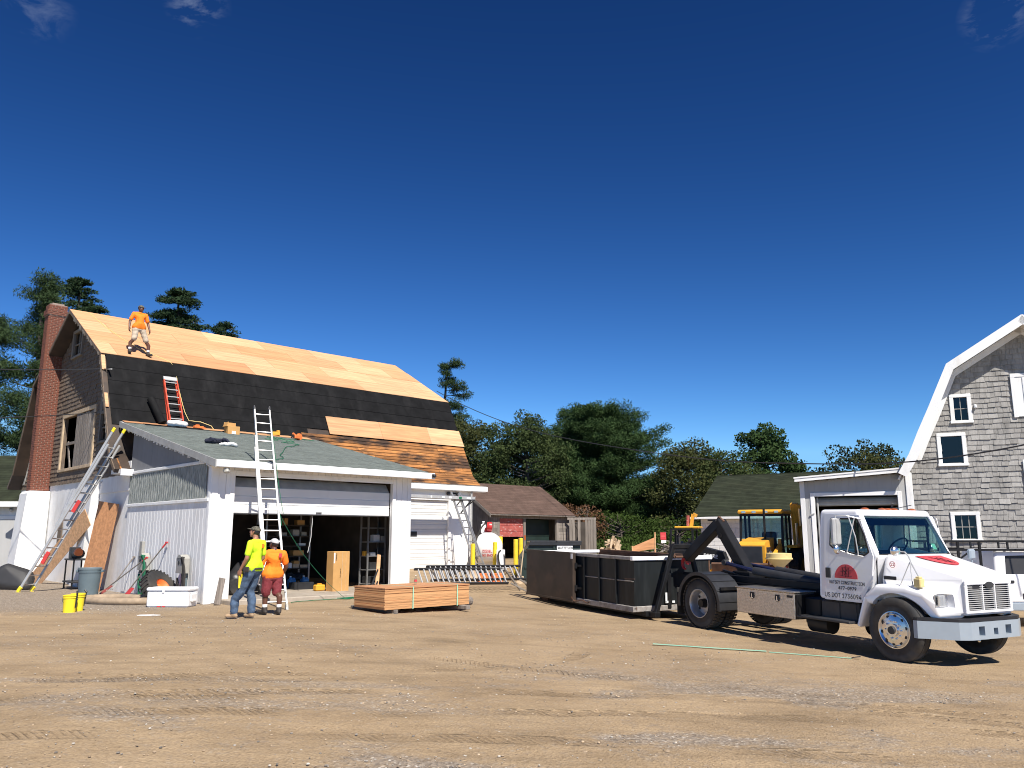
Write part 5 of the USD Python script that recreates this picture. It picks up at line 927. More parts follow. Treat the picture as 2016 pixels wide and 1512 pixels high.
part(tk, 'cup', M().cyl((-.56, -.2, 1.69), (-.56, -.2, 1.80), .04), K['sticker'])
for y0 in (-.62, -.16, 0, .16, .66): part(tk, 'marker_light', M().tm(Manifold.sphere(1, 16).scale((.09, .065, .045)).trim_by_plane((0, 0, 1), 0), None, (-.86, y0, 2.472)), K['amber'], smooth=40)
part(tk, 'antenna', M().cbox((-1.0, .24, 2.47), (-.86, .3, 2.53), .01).bar((-.95, .27, 2.5), (-.9, .72, 2.58), .012, .012).bar((-.98, .27, 2.52), (-.9, .2, 2.6), .03, .02), K['black_plastic'])
# hood and fenders
hood = hs(*[(x, e * y, z, r) for e in (-1, 1) for x, y, z, r in ((.84, .545, 1.34, .06), (.86, .545, .86, .06), (.68, .52, 1.42, .065), (-.30, .76, 1.64, .07), (-.30, .86, 1.30, .07), (-.30, .88, .95, .07), (.5, .62, .86, .07))], seg=16)
fen = []
for e in (-1, 1):
    f1 = hs(*[(x, e * y, z, r) for x, y, z, r in ((-.52, 1.02, .98, .10), (-.34, 1.02, 1.12, .10), (.20, 1.01, 1.13, .11), (.45, .98, 1.08, .11), (.58, .92, .98, .10), (.62, .90, .82, .08), (-.5, .6, 1.1, .12), (.45, .55, 1.18, .12), (.74, .55, .85, .1), (.72, .55, 1.1, .1))], seg=16)
    f2 = hs(*[(x, e * y, z, r) for x, y, z, r in ((-.57, 1.05, .95, .07), (-.60, .85, .95, .07), (-.74, 1.06, .52, .045), (-.74, .85, .52, .045))], seg=12)
    cut = Manifold.cylinder(.5, .60, .60, 40).rotate((90, 0, 0)).translate((0, e * 1.05 + .25, .50)); fen += [f1 - cut, f2 - cut]
hd_ = union([hood] + fen) - mbox((-2, -2, .2), (2, 2, .44)) - mbox((.875, -.545, .86), (1.2, .545, 1.33)) - union([mbox((.62, e * .84 - .15, .92), (1.2, e * .84 + .15, 1.13)) for e in (-1, 1)])
hood_p = part(tk, 'hood', mt(hd_), K['truck_white'], smooth=38)
part(tk, 'wheel_well', M().box((-.55, -.76, .55), (.55, .76, .94)), K['black_paint'])
part(tk, 'hood_gap', M().prism([(-.41, .9), (-.385, .9), (-.36, 1.66), (-.385, 1.66)], .004, RXZ, (0, -1.0, 0)), K['ink'])
gr = part(tk, 'grille', M().box((.86, -.56, .85), (.885, .56, 1.32)), K['ink'])
for k in range(12): part(gr, 'grille_bar', M().cbox((.88, -.545, .885 + k * .032), (.915, .545, .898 + k * .032), .003), K['alu_bright'])
part(gr, 'grille_frame', M().cbox((.885, -.61, .83), (.925, .61, .875), .012).cbox((.885, -.61, 1.275), (.925, .61, 1.345), .012).cbox((.885, -.61, .875), (.922, -.545, 1.275), .012).cbox((.885, .545, .875), (.922, .61, 1.275), .012).box((.886, -.17, .87), (.917, -.15, 1.28)).box((.886, .15, .87), (.917, .17, 1.28)), K['truck_white'])
part(gr, 'badge', M().tm(Manifold.cylinder(.02, .05, .05, 24).scale((1, 2.2, 1)).rotate((0, 90, 0)), None, (.915, 0, 1.27)), K['steel_dark']); part(gr, 'broken_gap', M().box((.905, -.42, 1.215), (.918, -.24, 1.262)), K['ink'])
for e in (-1, 1):
    h_ = part(tk, 'headlight', M().box((.63, e * .84 - .148, .922), (.65, e * .84 + .148, 1.128)), K['chrome']); part(h_, 'lens', M().cbox((.665, e * .84 - .12, .94), (.69, e * .84 + .06, 1.11), .02), K['clear_lens'])
th_ = Polygon([(x, y) for x, y in ((.70, -.14), (1.0, -.05), (1.45, .02), (1.62, .13), (1.45, .26), (1.0, .34), (.70, .36))])
# red half-sun on the hood top, laid on its slope
hs_l = np.linspace(0, math.pi, 24); hp_x = lambda x: 1.715 - (x + .30) * (1.715 - 1.482) / 1.0
pts_ = np.stack([.05 + .30 * np.cos(hs_l + math.pi / 2) * -1 - .02, .30 * np.sin(hs_l + math.pi / 2)], 1)
dec = M().prism(Polygon([(-.12 + .52 * math.sin(t), .34 * math.cos(t)) for t in hs_l]), .004); v_, f_ = dec.get(); part(hood_p, 'decal', (np.array([(x, y, hp_x(x) + z + .010) for x, y, z in v_]), f_), K['red_decal'])
dk = M()
for a_, b_ in (((-.05, -.1), (.3, .05)), ((0, .05), (.3, .12)), ((.02, -.12), (.05, .15)), ((.12, -.1), (.16, .14)), ((.22, -.05), (.24, .1))): dk.bar((*a_, hp_x(a_[0]) + .016), (*b_, hp_x(b_[0]) + .016), .022, .004)
part(hood_p, 'decal_drawing', dk, K['ink'])
dsc = M().prism(Polygon([(.055 * math.cos(t), .055 * math.sin(t)) for t in np.linspace(0, 6.28, 24)]).difference(Polygon([(.047 * math.cos(t), .047 * math.sin(t)) for t in np.linspace(0, 6.28, 24)])), .003, RXZ, (-.17, -.875, 1.55))
part(hood_p, 'number_ring', dsc, K['red_decal']); part(hood_p, 'number', M().text('12', .05, (-.17, -.875, 1.528), (1, 0, 0), (0, 0, 1), bold=True), K['ink_red']); part(hood_p, 'vent', M().cbox((-.30, -.955, 1.30), (-.06, -.93, 1.36), .008), K['ink'])
# bumper
bp = Polygon([(.98, -.62), (.98, .62), (.90, .80), (.45, 1.19), (.38, 1.19), (.38, 1.10), (.80, .74), (.86, .58), (.86, -.58), (.80, -.74), (.38, -1.10), (.38, -1.19), (.45, -1.19), (.90, -.80)])
holes_ = [(y, w) for y, w in ((-.36, .075), (.0, .055), (.33, .075))]
bm = Manifold.extrude(m3.CrossSection([np.array(bp.exterior.coords)[:-1].tolist()], m3.FillRule.NonZero), .27).translate((0, 0, .44))
for y, w in holes_: bm = bm - mbox((.7, y - w, .50), (1.2, y + w, .50 + w * 1.9))
b_ = part(tk, 'bumper', mt(bm), K['bumper_grey'], smooth=20); part(b_, 'recess', M().box((.80, -.58, .47), (.85, .58, .68)), K['ink']); part(b_, 'top_strip', M().prism(bp.buffer(-.008), .05, None, (0, 0, .712)), K['ink']); part(b_, 'tow_eye', M().ball((.93, -.38, .42), .025), K['chrome'])
# wheels
def wheel(y, x, e, dual=False, rimm='alu'):
    R = .515; w = .27
    prof = [(.29, -w / 2), (.40, -w / 2 - .006), (.46, -w / 2), (.495, -w / 2 + .025), (R, -w / 2 + .05), (R, -.075), (R - .012, -.07), (R - .012, -.055), (R, -.05), (R, .05), (R - .012, .055), (R - .012, .07), (R, .075), (R, w / 2 - .05), (.495, w / 2 - .025), (.46, w / 2), (.40, w / 2 + .006), (.29, w / 2)]
    t_ = part(tk, 'wheel', M().lathe(prof, (x, y, R), 'y', 44), K['black_rubber'], smooth=40)
    return t_, R
def lug(t_, x, y, R, w):
    lgm = M()
    for k in range(44):
        a = k * 2 * math.pi / 44; rot = trimesh.transformations.rotation_matrix(a, (0, 1, 0))[:3, :3]
        for b, dz in ((-w * .36, 0), (0, .5), (w * .36, 0)):
            a2 = a + dz * 2 * math.pi / 44; rot = trimesh.transformations.rotation_matrix(a2, (0, 1, 0))[:3, :3]; lgm.obox(np.array([x, y + b, R]) + rot @ np.array([R + .004, 0, 0]), (.016, w * .30, .052), rot)
    part(t_, 'tread', lgm, K['dusty_rubber'], None, 'stuff')
def front_rim(t_, x, y, R, e):
    o = e * .10
    part(t_, 'rim', M().lathe([(.292, -.13 * e * -1), (.30, e * .135), (.285, e * .138), (.262, e * .11), (.25, e * .10), (.235, e * .125), (.15, e * .148), (.10, e * .15), (.10, e * .19), (.0, e * .19)], (x, y, R), 'y', 40), K['chrome'], smooth=35)
    hl_ = M(); nt = M()
    for k in range(10):
        a = k * 2 * math.pi / 10 + .2; hl_.cyl((x + .225 * math.cos(a), y + e * .126, R + .225 * math.sin(a)), (x + .225 * math.cos(a), y + e * .131, R + .225 * math.sin(a)), .026, n=14)
    for k in range(10):
        a = k * 2 * math.pi / 10; nt.cyl((x + .142 * math.cos(a), y + e * .14, R + .142 * math.sin(a)), (x + .142 * math.cos(a), y + e * .185, R + .142 * math.sin(a)), .016, n=8)
    part(t_, 'hand_holes', hl_, K['ink'], None, 'stuff'); part(t_, 'wheel_nuts', nt, K['chrome'], None, 'stuff'); part(t_, 'hub', M().cyl((x, y + e * .15, R), (x, y + e * .215, R), .075, .06, n=18), K['steel_dark'], smooth=30)
for e in (-1, 1):
    y = e * 1.03; t_, R = wheel(y, 0, e); front_rim(t_, 0, y, R, e)
XR = -4.73
for e in (-1, 1):
    for y in (e * 1.06, e * .72):
        t_, R = wheel(y, XR, e); lug(t_, XR, y, R, .27)
        if abs(y) > .9:
            part(t_, 'rim', M().lathe([(.295, e * .14), (.30, e * .148), (.288, e * .15), (.262, e * .12), (.25, e * .02), (.235, -e * .02), (.17, -e * .03), (.17, -e * .02), (0, -e * .02)], (XR, y, R), 'y', 40), K['alu'], smooth=35)
            hl_ = M()
            for k in range(5): a = k * 2 * math.pi / 5; hl_.cyl((XR + .205 * math.cos(a), y - e * .018, R + .205 * math.sin(a)), (XR + .205 * math.cos(a), y - e * .014, R + .205 * math.sin(a)), .03, n=12)
            part(t_, 'hand_holes', hl_, K['ink'], None, 'stuff'); part(t_, 'hub', M().cyl((XR, y - e * .03, R), (XR, y + e * .10, R), .10, .085, n=18), K['black_paint'], smooth=30)
    a = np.linspace(math.radians(-8), math.radians(188), 27); ro, ri = .66, .645; pr = [(XR + r_ * math.cos(t), .50 + r_ * math.sin(t) * 1.0) for t, r_ in [(t, ro) for t in a] + [(t, ri) for t in a[::-1]]]
    y0 = e * 1.22; fm = part(tk, 'mudguard', M().prism(Polygon(pr), .66, RXZ, (0, max(e * .56, e * 1.22), 0)), K['black_plastic'], smooth=30)
    rb = M()
    for t in np.linspace(.15, 3.0, 9): c_ = np.array([XR + .668 * math.cos(t), e * .89, .50 + .668 * math.sin(t)]); rb.obox(c_, (.016, .64, .025), trimesh.transformations.rotation_matrix(-t, (0, 1, 0))[:3, :3])
    pe = [(XR + r_ * math.cos(t), .50 + r_ * math.sin(t)) for t, r_ in [(t, .672) for t in a] + [(t, .60) for t in a[::-1]]]; rb.prism(Polygon(pe), .012, RXZ, (0, e * 1.222 + .006, 0)); part(fm, 'ribs', rb, K['black_plastic'])
    part(tk, 'guard_arm', M().bar((XR + .62, e * .5, .86), (XR + .62, e * 1.15, .86), .05, .06), K['black_paint'])
part(tk, 'axle', M().cyl((XR, -.9, .51), (XR, .9, .51), .1).cyl((0, -.9, .48), (0, .9, .48), .08), K['black_paint'])
for e in (-1, 1): part(tk, 'frame_rail', M().cbox((-5.75, e * .44 - .045, .72), (.62, e * .44 + .045, .96), .01).cbox((-5.75, e * .40 - .05, .965), (-1.62, e * .40 + .05, 1.10), .01), K['black_paint'])
for x in (-5.6, -3.4, -2.6, -.9): part(tk, 'cross_member', M().cbox((x, -.4, .74), (x + .15, .4, .92), .01), K['black_paint'])
part(tk, 'engine_block', M().cbox((-.5, -.36, .50), (.7, .36, .95), .05), K['black_paint'])
# tool boxes, tanks and steps
for e in (-1, 1):
    tb = part(tk, 'toolbox', M().cbox((-3.62, min(e * 1.16, e * .62), .45), (-2.10, max(e * 1.16, e * .62), .93), .012), K['tread_plate'], 'bright tread-plate tool box')
    if e < 0:
        dm = M()
        for i in range(46):
            for j in range(14):
                x, z = -3.58 + i * .032, .50 + j * .029
                c_, s_ = math.cos(.78 if (i + j) % 2 else -.78), math.sin(.78 if (i + j) % 2 else -.78); dm.add([(x - .012 * c_, -1.161, z - .012 * s_), (x + .004 * s_, -1.161, z - .004 * c_), (x + .012 * c_, -1.161, z + .012 * s_), (x - .004 * s_, -1.161, z + .004 * c_), (x, -1.1655, z)], [[0, 1, 4], [1, 2, 4], [2, 3, 4], [3, 0, 4]])
        part(tb, 'tread_pattern', dm, K['tread_plate'], None, 'stuff')
        for x in (-3.18, -2.52): part(tb, 'lock', M().cyl((x, -1.16, .80), (x, -1.175, .80), .055, n=18).cbox((x - .055, -1.173, .80), (x + .055, -1.16, .87), .01), K['ink']); part(tb, 'lock_handle', M().cbox((x - .012, -1.186, .76), (x + .012, -1.175, .85), .004).cbox((x - .028, -1.186, .755), (x + .028, -1.175, .775), .004), K['chrome'])
        part(tb, 'name_plate', M().box((-2.28, -1.167, .84), (-2.14, -1.161, .885)), K['ink']); part(tb, 'lid', M().cbox((-3.64, -1.18, .932), (-2.08, -.60, .955), .006), K['tread_plate']); part(tb, 'end_bracket', M().cbox((-2.09, -1.14, .47), (-2.05, -.66, .91), .005), K['black_paint'])
[part(tk, 'step_box', M().cbox((-1.62, a_, .50), (-.80, a_ + .38, .86), .02), K['steel_dark']) for a_ in (-1.0, .62)]; part(tk, 'step_panel', M().cbox((-1.56, -1.015, .55), (-1.2, -1.0, .84), .01).cbox((-1.16, -1.015, .55), (-.84, -1.0, .84), .01), K['steel_dark'])
for e in (-1, 1): part(tk, 'step', M().cbox((-1.98, min(e * 1.0, e * 1.26), .52), (-.80, max(e * 1.0, e * 1.26), .56), .008), K['steel_dark'])
part(tk, 'air_tank', M().cyl((-1.35, .0, .4), (-.75, .0, .4), .2, n=18), K['black_paint'], smooth=30); part(tk, 'fuel_tank', M().cyl((-1.95, -.85, .42), (-1.5, -.85, .42), .17, n=18), K['black_paint'], smooth=30)
part(tk, 'battery_cover', M().cbox((-2.05, -.95, .40), (-1.68, -.55, .86), .02), K['black_paint'])
# mirrors
for e in (-1, 1):
    y0 = e * 1.30; mr = part(tk, 'mirror', M().cbox((-.98, y0 - .10, 1.86), (-.90, y0 + .10, 2.32), .02).cbox((-.905, y0 - .035, 1.87), (-.885, y0 + .035, 2.31), .01), K['alu_bright'])
    part(mr, 'mirror_arm', M().tube([(-.60, e * 1.0, 2.30), (-.78, e * 1.2, 2.36), (-.94, y0, 2.37), (-.94, y0, 1.78), (-.78, e * 1.15, 1.70), (-.60, e * 1.02, 1.66)], .013, 6).tube([(-.74, e * 1.2, 2.34), (-.66, e * 1.15, 2.0), (-.66, e * 1.10, 1.69)], .011, 6).tube([(-.66, e * 1.15, 2.33), (-.80, e * 1.22, 1.72)], .010, 6), K['alu_bright'])
    part(mr, 'round_mirror', M().tm(Manifold.sphere(1, 18).scale((.045, .085, .085)), None, (-.93, y0, 1.78)), K['chrome'], smooth=True)
    if e < 0: part(mr, 'glass', M().box((-.984, y0 - .085, 1.88), (-.981, y0 + .085, 2.30)), K['clear_lens'])
fm = part(tk, 'fender_mirror', M().tm(Manifold.sphere(1, 20).scale((.055, .085, .085)), None, (.0, -1.02, 1.78)), K['chrome'], smooth=True)
part(fm, 'stalk', M().tube([(.05, -1.0, 1.78), (.16, -.98, 1.77), (.22, -.97, 1.70), (.26, -.96, 1.58), (.42, -.9, 1.22)], .012, 6).tube([(.24, -.97, 1.62), (.10, -1.06, 1.24)], .009, 6).tube([(.24, -.97, 1.62), (.32, -1.05, 1.22)], .009, 6), K['alu_bright'])
part(tk, 'turn_signal', M().cbox((.34, -1.06, 1.22), (.46, -.94, 1.36), .012).cbox((.36, -1.04, 1.36), (.44, -.96, 1.39), .01), K['pale_yellow'])
part(tk, 'far_mirror', M().cbox((-.02, .92, 1.62), (.06, 1.08, 1.80), .025).bar((.02, 1.0, 1.2), (.02, 1.0, 1.62), .02, .02), K['bumper_grey'])
# hook-lift gear
ha = part(tk, 'hook_arm', M().bar((-4.30, -.02, .92), (-5.34, -.02, 2.24), .26, .24, (0, 1, 0), .015), K['black_paint'], 'black folding hook arm')
part(ha, 'jib', M().bar((-5.30, -.02, 2.22), (-6.16, -.30, 1.38), .22, .22, (0, 1, 0), .015).bar((-5.5, -.05, 2.05), (-6.0, -.22, 1.57), .26, .16, (0, 1, 0), .01), K['black_paint'])
part(ha, 'elbow_plate', M().bar((-5.22, -.02, 2.17), (-5.40, -.02, 2.28), .24, .06, (0, 1, 0), .01), K['rust']); part(ha, 'lug', M().cyl((-5.18, -.16, 1.92), (-5.18, .12, 1.92), .06, n=12), K['black_paint']); part(ha, 'pin', M().cyl((-5.5, -.2, 2.28), (-5.5, .2, 2.28), .02), K['black_paint'])
a = np.linspace(.6, 4.6, 16); hk = np.stack([-6.20 + .11 * np.cos(a), -.31 + 0 * a, 1.27 + .13 * np.sin(a)], 1); part(ha, 'hook', M().tube(hk, np.linspace(.055, .03, 16), 10).bar((-6.12, -.3, 1.42), (-6.12, -.3, 1.25), .1, .08), K['red_paint'], smooth=40)
part(tk, 'arm_base', M().cbox((-4.75, -.22, .96), (-4.2, .22, 1.18), .02).bar((-4.95, -.3, 1.1), (-4.25, -.3, .98), .05, .2).bar((-4.95, .3, 1.1), (-4.25, .3, .98), .05, .2).bar((-5.7, 0, .95), (-4.7, 0, 1.05), .5, .1), K['black_paint'])
for e in (-1, 1):
    cy = part(tk, 'lift_cylinder', M().cyl((-1.75, e * .32, 1.06), (-3.95, e * .32, 1.22), .085, n=16), K['steel_dark'], smooth=30); part(cy, 'piston_rod', M().cyl((-3.9, e * .32, 1.217), (-4.95, e * .22, 1.34), .04, n=12), K['blue_rod'], smooth=30); part(cy, 'rod_end', M().cyl((-4.95, e * .22 - .06, 1.345), (-4.95, e * .22 + .06, 1.345), .065, n=12), K['steel_dark'])
part(tk, 'tail_roller', M().cyl((-5.7, -.62, .92), (-5.7, .62, .92), .09, n=14).cbox((-5.8, -.6, .60), (-5.66, .6, .82), .01), K['black_paint'])
part(tk, 'mud_flap', M().box((-5.46, -1.2, .22), (-5.44, -.58, .8)).box((-5.46, .58, .22), (-5.44, 1.2, .8)), K['black_rubber'])
part(tk, 'exhaust', M().cyl((-1.66, .72, .9), (-1.66, .72, 2.2), .06, n=14), K['chrome'], smooth=30)

# ------------------------------------------------------------------ roll-off container (local x towards the truck, y along its front, z up)
ct = thing('rolloff_container', 'low black roll-off container with white-painted front rim and rusty brown gate swung open', 'container', mat4=mat4((2.80, 19.40, -.13), TH, -.02))
LEN, WID, HT = 4.85, 2.40, 1.30
part(ct, 'floor', M().cbox((-LEN, .02, .08), (0, WID - .02, .16), .01), K['rust'])
part(ct, 'near_wall', M().box((-LEN, .05, .14), (-.02, .09, HT - .07)), K['dark_panel']); part(ct, 'far_wall', M().box((-LEN, WID - .09, .14), (-.02, WID - .05, HT - .07)), K['rust'])
for k, (y0, y1) in enumerate(((.06, 1.02), (1.08, WID - .06))): part(ct, 'front_panel', M().cbox((-.08, y0, .16), (-.03, y1, HT - .07), .006), K['dark_panel'])
part(ct, 'front_post', M().cbox((-.06, 1.0, .1), (.03, 1.1, HT - .08), .008), K['black_paint'])
part(ct, 'bottom_rail', M().cbox((-LEN, 0, .04), (0, .10, .17), .012).cbox((-.1, .1, .042), (0.004, WID, .172), .012).cbox((-LEN, WID - .1, .04), (-.1, WID, .17), .012), K['grey_rail'])
part(ct, 'top_rail', M().cbox((-LEN, .0, HT - .08), (-.02, .11, HT), .012), K['grey_rail'], 'grey worn top rail'); part(ct, 'top_rail', M().cbox((-LEN, WID - .11, HT - .08), (-.1, WID, HT), .012), K['rust']); part(ct, 'front_rim', M().cbox((-.11, -.003, HT - .09), (.012, WID + .01, HT + .006), .012), K['white_rim'], 'white-painted front rim'); part(ct, 'rear_rim', M().cbox((-LEN, .11, HT - .10), (-LEN + .1, WID - .11, HT - .02), .01), K['white_rim'])
for x in (-2.1, -1.43, -.72, -3.2, -4.0): part(ct, 'rib', M().cbox((x - .035, .0, .17), (x + .035, .05, HT - .08), .01), K['dark_panel'])
part(ct, 'mid_rail', M().cbox((-2.1, .03, .72), (-.03, .046, .745), .006), K['grey_rail'])
gt = part(ct, 'gate', M().cbox((-LEN, -.14, .10), (-2.45, -.07, HT - .01), .01), K['rusty_brown'], 'rusty brown steel gate swung flat along the side')
part(gt, 'gate_frame', M().cbox((-2.47, -.15, .06), (-2.38, -.05, HT - .01), .01).cbox((-LEN - .02, -.15, HT - .03), (-2.4, -.06, HT + .01), .006).cbox((-LEN - .02, -.148, .07), (-2.4, -.06, .12), .008), K['rusty_brown']); part(gt, 'white_mark', M().box((-2.468, -.156, HT - .15), (-2.382, -.151, HT - .02)), K['white_rim'])
for z in (.42, .98): part(gt, 'hinge', M().cyl((-2.36, -.06, z - .07), (-2.36, -.06, z + .07), .035, n=10).bar((-2.36, -.06, z), (-2.2, .0, z), .03, .05), K['black_paint'])
part(gt, 'chain', M().tube(spl([(-2.42, -.16, .2), (-2.3, -.1, .10), (-2.1, -.06, .14), (-1.95, -.04, .10), (-1.8, -.02, .13)], 24), .014, 5), K['rust'])
for y in (.35, WID - .35):
    part(ct, 'roller', M().lathe([(0, -.16), (.15, -.16), (.17, -.14), (.17, .14), (.15, .16), (0, .16)], (-LEN + .45, y, .02), 'y', 20), K['rust'], smooth=30); part(ct, 'roller_bracket', M().cbox((-LEN + .2, y - .22, .0), (-LEN + .75, y + .22, .08), .01), K['rust']); part(ct, 'skid_rail', M().cbox((-LEN, y - .06 if y < 1 else y - .06, -.06), (.1, y + .06, .06), .01), K['black_paint'])
af = part(ct, 'hook_frame', M().bar((.28, .42, -.02), (.32, .95, 1.56), .10, .10, (1, 0, 0), .012).bar((.28, 1.92, -.02), (.32, 1.42, 1.56), .10, .10, (1, 0, 0), .012).cbox((.26, .92, 1.48), (.38, 1.46, 1.60), .02).bar((.02, .85, .9), (.3, .85, .9), .06, .06).bar((.02, 1.5, .9), (.3, 1.5, .9), .06, .06).cbox((.0, .36, -.06), (.34, .52, .06), .01).cbox((.0, 1.84, -.06), (.34, 2.0, .06), .01), K['black_paint'], 'black A-shaped lifting frame')
part(af, 'hook_bar', M().cyl((.34, .98, 1.30), (.34, 1.4, 1.30), .03, n=10).bar((.3, .95, 1.30), (.3, 1.0, 1.35), .06, .1).bar((.3, 1.38, 1.3), (.3, 1.43, 1.35), .06, .1), K['rust'])
part(af, 'reflector', M().bar((.336, .70, .82), (.348, .82, 1.18), .06, .012, (1, 0, 0)).bar((.336, 1.68, .80), (.348, 1.56, 1.16), .06, .012, (1, 0, 0)).box((.02, .92, .22), (.026, .97, .46)).box((.02, .92, .22), (.026, 1.0, .27)).box((.02, 1.12, .22), (.026, 1.2, .27)).box((.02, 1.3, .22), (.026, 1.38, .27)), K['sticker'])
part(ct, 'lever', M().bar((-.3, -.01, .78), (.1, -.02, .80), .02, .02), K['rust'])
for (y, h_) in ((.6, .4), (1.7, .5)): part(ct, 'junk', soft(hs((-3.2, y, .3, .2), (-2.2, y + .2, h_, .18), (-1.4, y, .35, .2)), .1, 2), K['old_wood'], smooth=True)

# ------------------------------------------------------------------ green strip on the ground
def gp(x, y, h=.012): return (x, y, float(gz(x, y)) + h)
t = thing('strip', 'pale green plastic strip lying on the dirt in front of the truck', 'strip')
q_ = spl([gp(2.48, 14.9, .02), gp(3.4, 14.72, .015), gp(4.35, 14.5, .018)], 16); sb = M()
def ribbon(m, q, w, th=.004):
    for a, b in zip(q[:-1], q[1:]): m.bar(a, b, w, th)
ribbon(sb, q_, .07); part(t, 'strip_piece', sb, K['mint']); sb = M(); ribbon(sb, spl([gp(4.38, 14.44, .012), gp(5.0, 14.25, .012), gp(5.62, 14.05, .012)], 12), .045); part(t, 'strip_piece', sb, K['mint']); part(t, 'tip', M().bar(gp(5.62, 14.05, .02), gp(5.75, 14.0, .05), .05, .01), K['steel_dark'])
# ------------------------------------------------------------------ grey shingled barn at the right (local x along its gable, y into depth)
GB = (12.09, 25.0, 0.); GR = math.degrees(math.atan2(-.4046, .9145))
rb_ = thing('shingled_barn', 'grey wood-shingled gambrel barn with white trim at the right edge', 'barn', GB, GR)
RX = np.stack([(1, 0, 0), (0, 0, 1), (0, -1, 0)], 1)           # polygon (x, z) extruded towards -y
rp = [(-.22, 3.50), (.12, 4.08), (.40, 4.72), (.75, 5.45), (1.33, 6.72), (3.40, 8.02)]
XC = 3.40
wallp = Polygon([(0, -.6), (0, 3.6)] + [(x + .08, z - .16) for x, z in rp[1:-1]] + [(XC, 7.84)] + [(2 * XC - x - .08, z - .16) for x, z in rp[1:-1][::-1]] + [(2 * XC, 3.6), (2 * XC, -.6)])
WN = [(1.46, 1.82, 5.09, 5.78), (1.02, 1.58, 3.81, 4.61), (1.19, 1.74, 1.57, 2.25)]
wh = sbox(*[WN[0][i] for i in (0, 2, 1, 3)])
for a, b, c, d in WN[1:]: wh = wh.union(sbox(a, c, b, d))
part(rb_, 'gable_wall', M().prism(wallp.difference(wh), .15, RX, (0, .15, 0)), K['cedar_grey'])
part(rb_, 'side_wall', M().box((0, .15, -.6), (.15, 12, 3.6)).box((2 * XC - .15, .15, -.6), (2 * XC, 12, 3.6)).box((.15, 11.85, -.6), (2 * XC - .15, 12, 3.6)), K['cedar_grey'])
sroof = M()
for fl in (0, 1):
    P_ = [(2 * XC - x, z) for x, z in rp] if fl else rp
    v_, f_ = M().prism(Polygon(slab(P_, 0, 1, -.13, 0)).buffer(0), 12.8, RX, (0, 12.2, 0)).get(); sroof.add(v_, f_)
part(rb_, 'roof', sroof, K['brown_shingle'])
for fl in (0, 1):
    P_ = [(2 * XC - x, z) for x, z in rp] if fl else rp
    part(rb_, 'rake_board', M().prism(Polygon(slab(P_, 0, 1, -.24, .02)).buffer(0), .035, RX, (0, -.605, 0)), K['white_paint']); part(rb_, 'soffit', M().prism(Polygon(slab(P_, 0, 1, -.16, -.135)).buffer(0), .60, RX, (0, 0, 0)), K['white_board']); part(rb_, 'frieze', M().prism(Polygon(slab([(x + (.06 if not fl else -.06), z - .08) for x, z in P_[1:]], 0, 1, -.28, -.10)).buffer(0), .03, RX, (0, -.03, 0)), K['white_board'])
part(rb_, 'corner_board', M().cbox((-.05, -.05, -.6), (.14, -.005, 3.55)), K['white_board'])
part(rb_, 'eave_block', M().obox((-.13, -.2, 3.52), (.42, .42, .05), np.array([[.5, 0, -.86], [0, 1, 0], [.86, 0, .5]])), K['white_paint'])
shp = []; z = .05; rs = random.Random(11); inside = wallp.buffer(-.06); whb = wh.buffer(.085)
while z < 7.7:
    x = .14 - rs.random() * .1
    while x < 6.6:
        w = rs.choice((.10, .13, .16, .19, .23, .28)) * rs.uniform(.9, 1.1); x1 = x + w; c = Polygon([(max(x, .14), z), (x1, z), (x1, z + .2), (max(x, .14), z + .2)])
        if x1 > .2 and inside.contains(c.centroid) and not whb.contains(c.centroid) and rs.random() > .006: shp.append((max(x, .14), x1, z + rs.uniform(-.014, .010), w, rs.uniform(0, .012), rs.uniform(-.012, .012)))
        x = x1
    z += .158
def shing(m, s):
    x0, x1, z_, w, t, sk = s; t0 = -.022 - 1.6 * t; m.add([[x0 + .003, t0, z_], [x1 - .003, t0, z_ + sk], [x1 - .003, -.001, z_ + sk], [x0 + .003, -.001, z_], [x0 + .003, -.006, z_ + .2], [x1 - .003, -.006, z_ + .2], [x1 - .003, -.0005, z_ + .2], [x0 + .003, -.0005, z_ + .2]], BF)
vis = sorted([s for s in shp if s[0] < 3.5], key=lambda s: -s[3]); big = set(map(id, vis[:300])); rest = M()
for s in shp:
    if id(s) in big: m_ = M(); shing(m_, s); part(rb_, 'shingle', m_, K['cedar_grey'])
    else: shing(rest, s)
part(rb_, 'shingles', rest, K['cedar_grey'], 'the many narrower grey shingles of the gable', 'stuff')
for k, (x0, x1, z0, z1) in enumerate(WN):
    f = part(rb_, 'window', M().cbox((x0 - .11, -.06, z1), (x1 + .11, .05, z1 + .10), .008).cbox((x0 - .11, -.058, z0 - .02), (x0, .05, z1), .008).cbox((x1, -.058, z0 - .02), (x1 + .11, .05, z1), .008).cbox((x0 - .13, -.085, z0 - .10), (x1 + .13, .05, z0 - .02), .008), K['white_paint'])
    part(f, 'pane', M().box((x0, .04, z0 - .02), (x1, .045, z1)), K['pane']); part(f, 'backing', M().box((x0 - .05, .3, z0 - .1), (x1 + .05, .31, z1 + .1)), K['dark'])
    if k != 1:
        nx_ = (2, 1, 3)[k]; mu = M()
        for i in range(1, nx_): xx = x0 + (x1 - x0) * i / nx_; mu.box((xx - .010, .015, z0 - .02), (xx + .010, .04, z1))
        mu.box((x0, .013, (z0 + z1) / 2 - .010), (x1, .042, (z0 + z1) / 2 + .010)); part(f, 'muntin', mu, K['grey_plastic'])
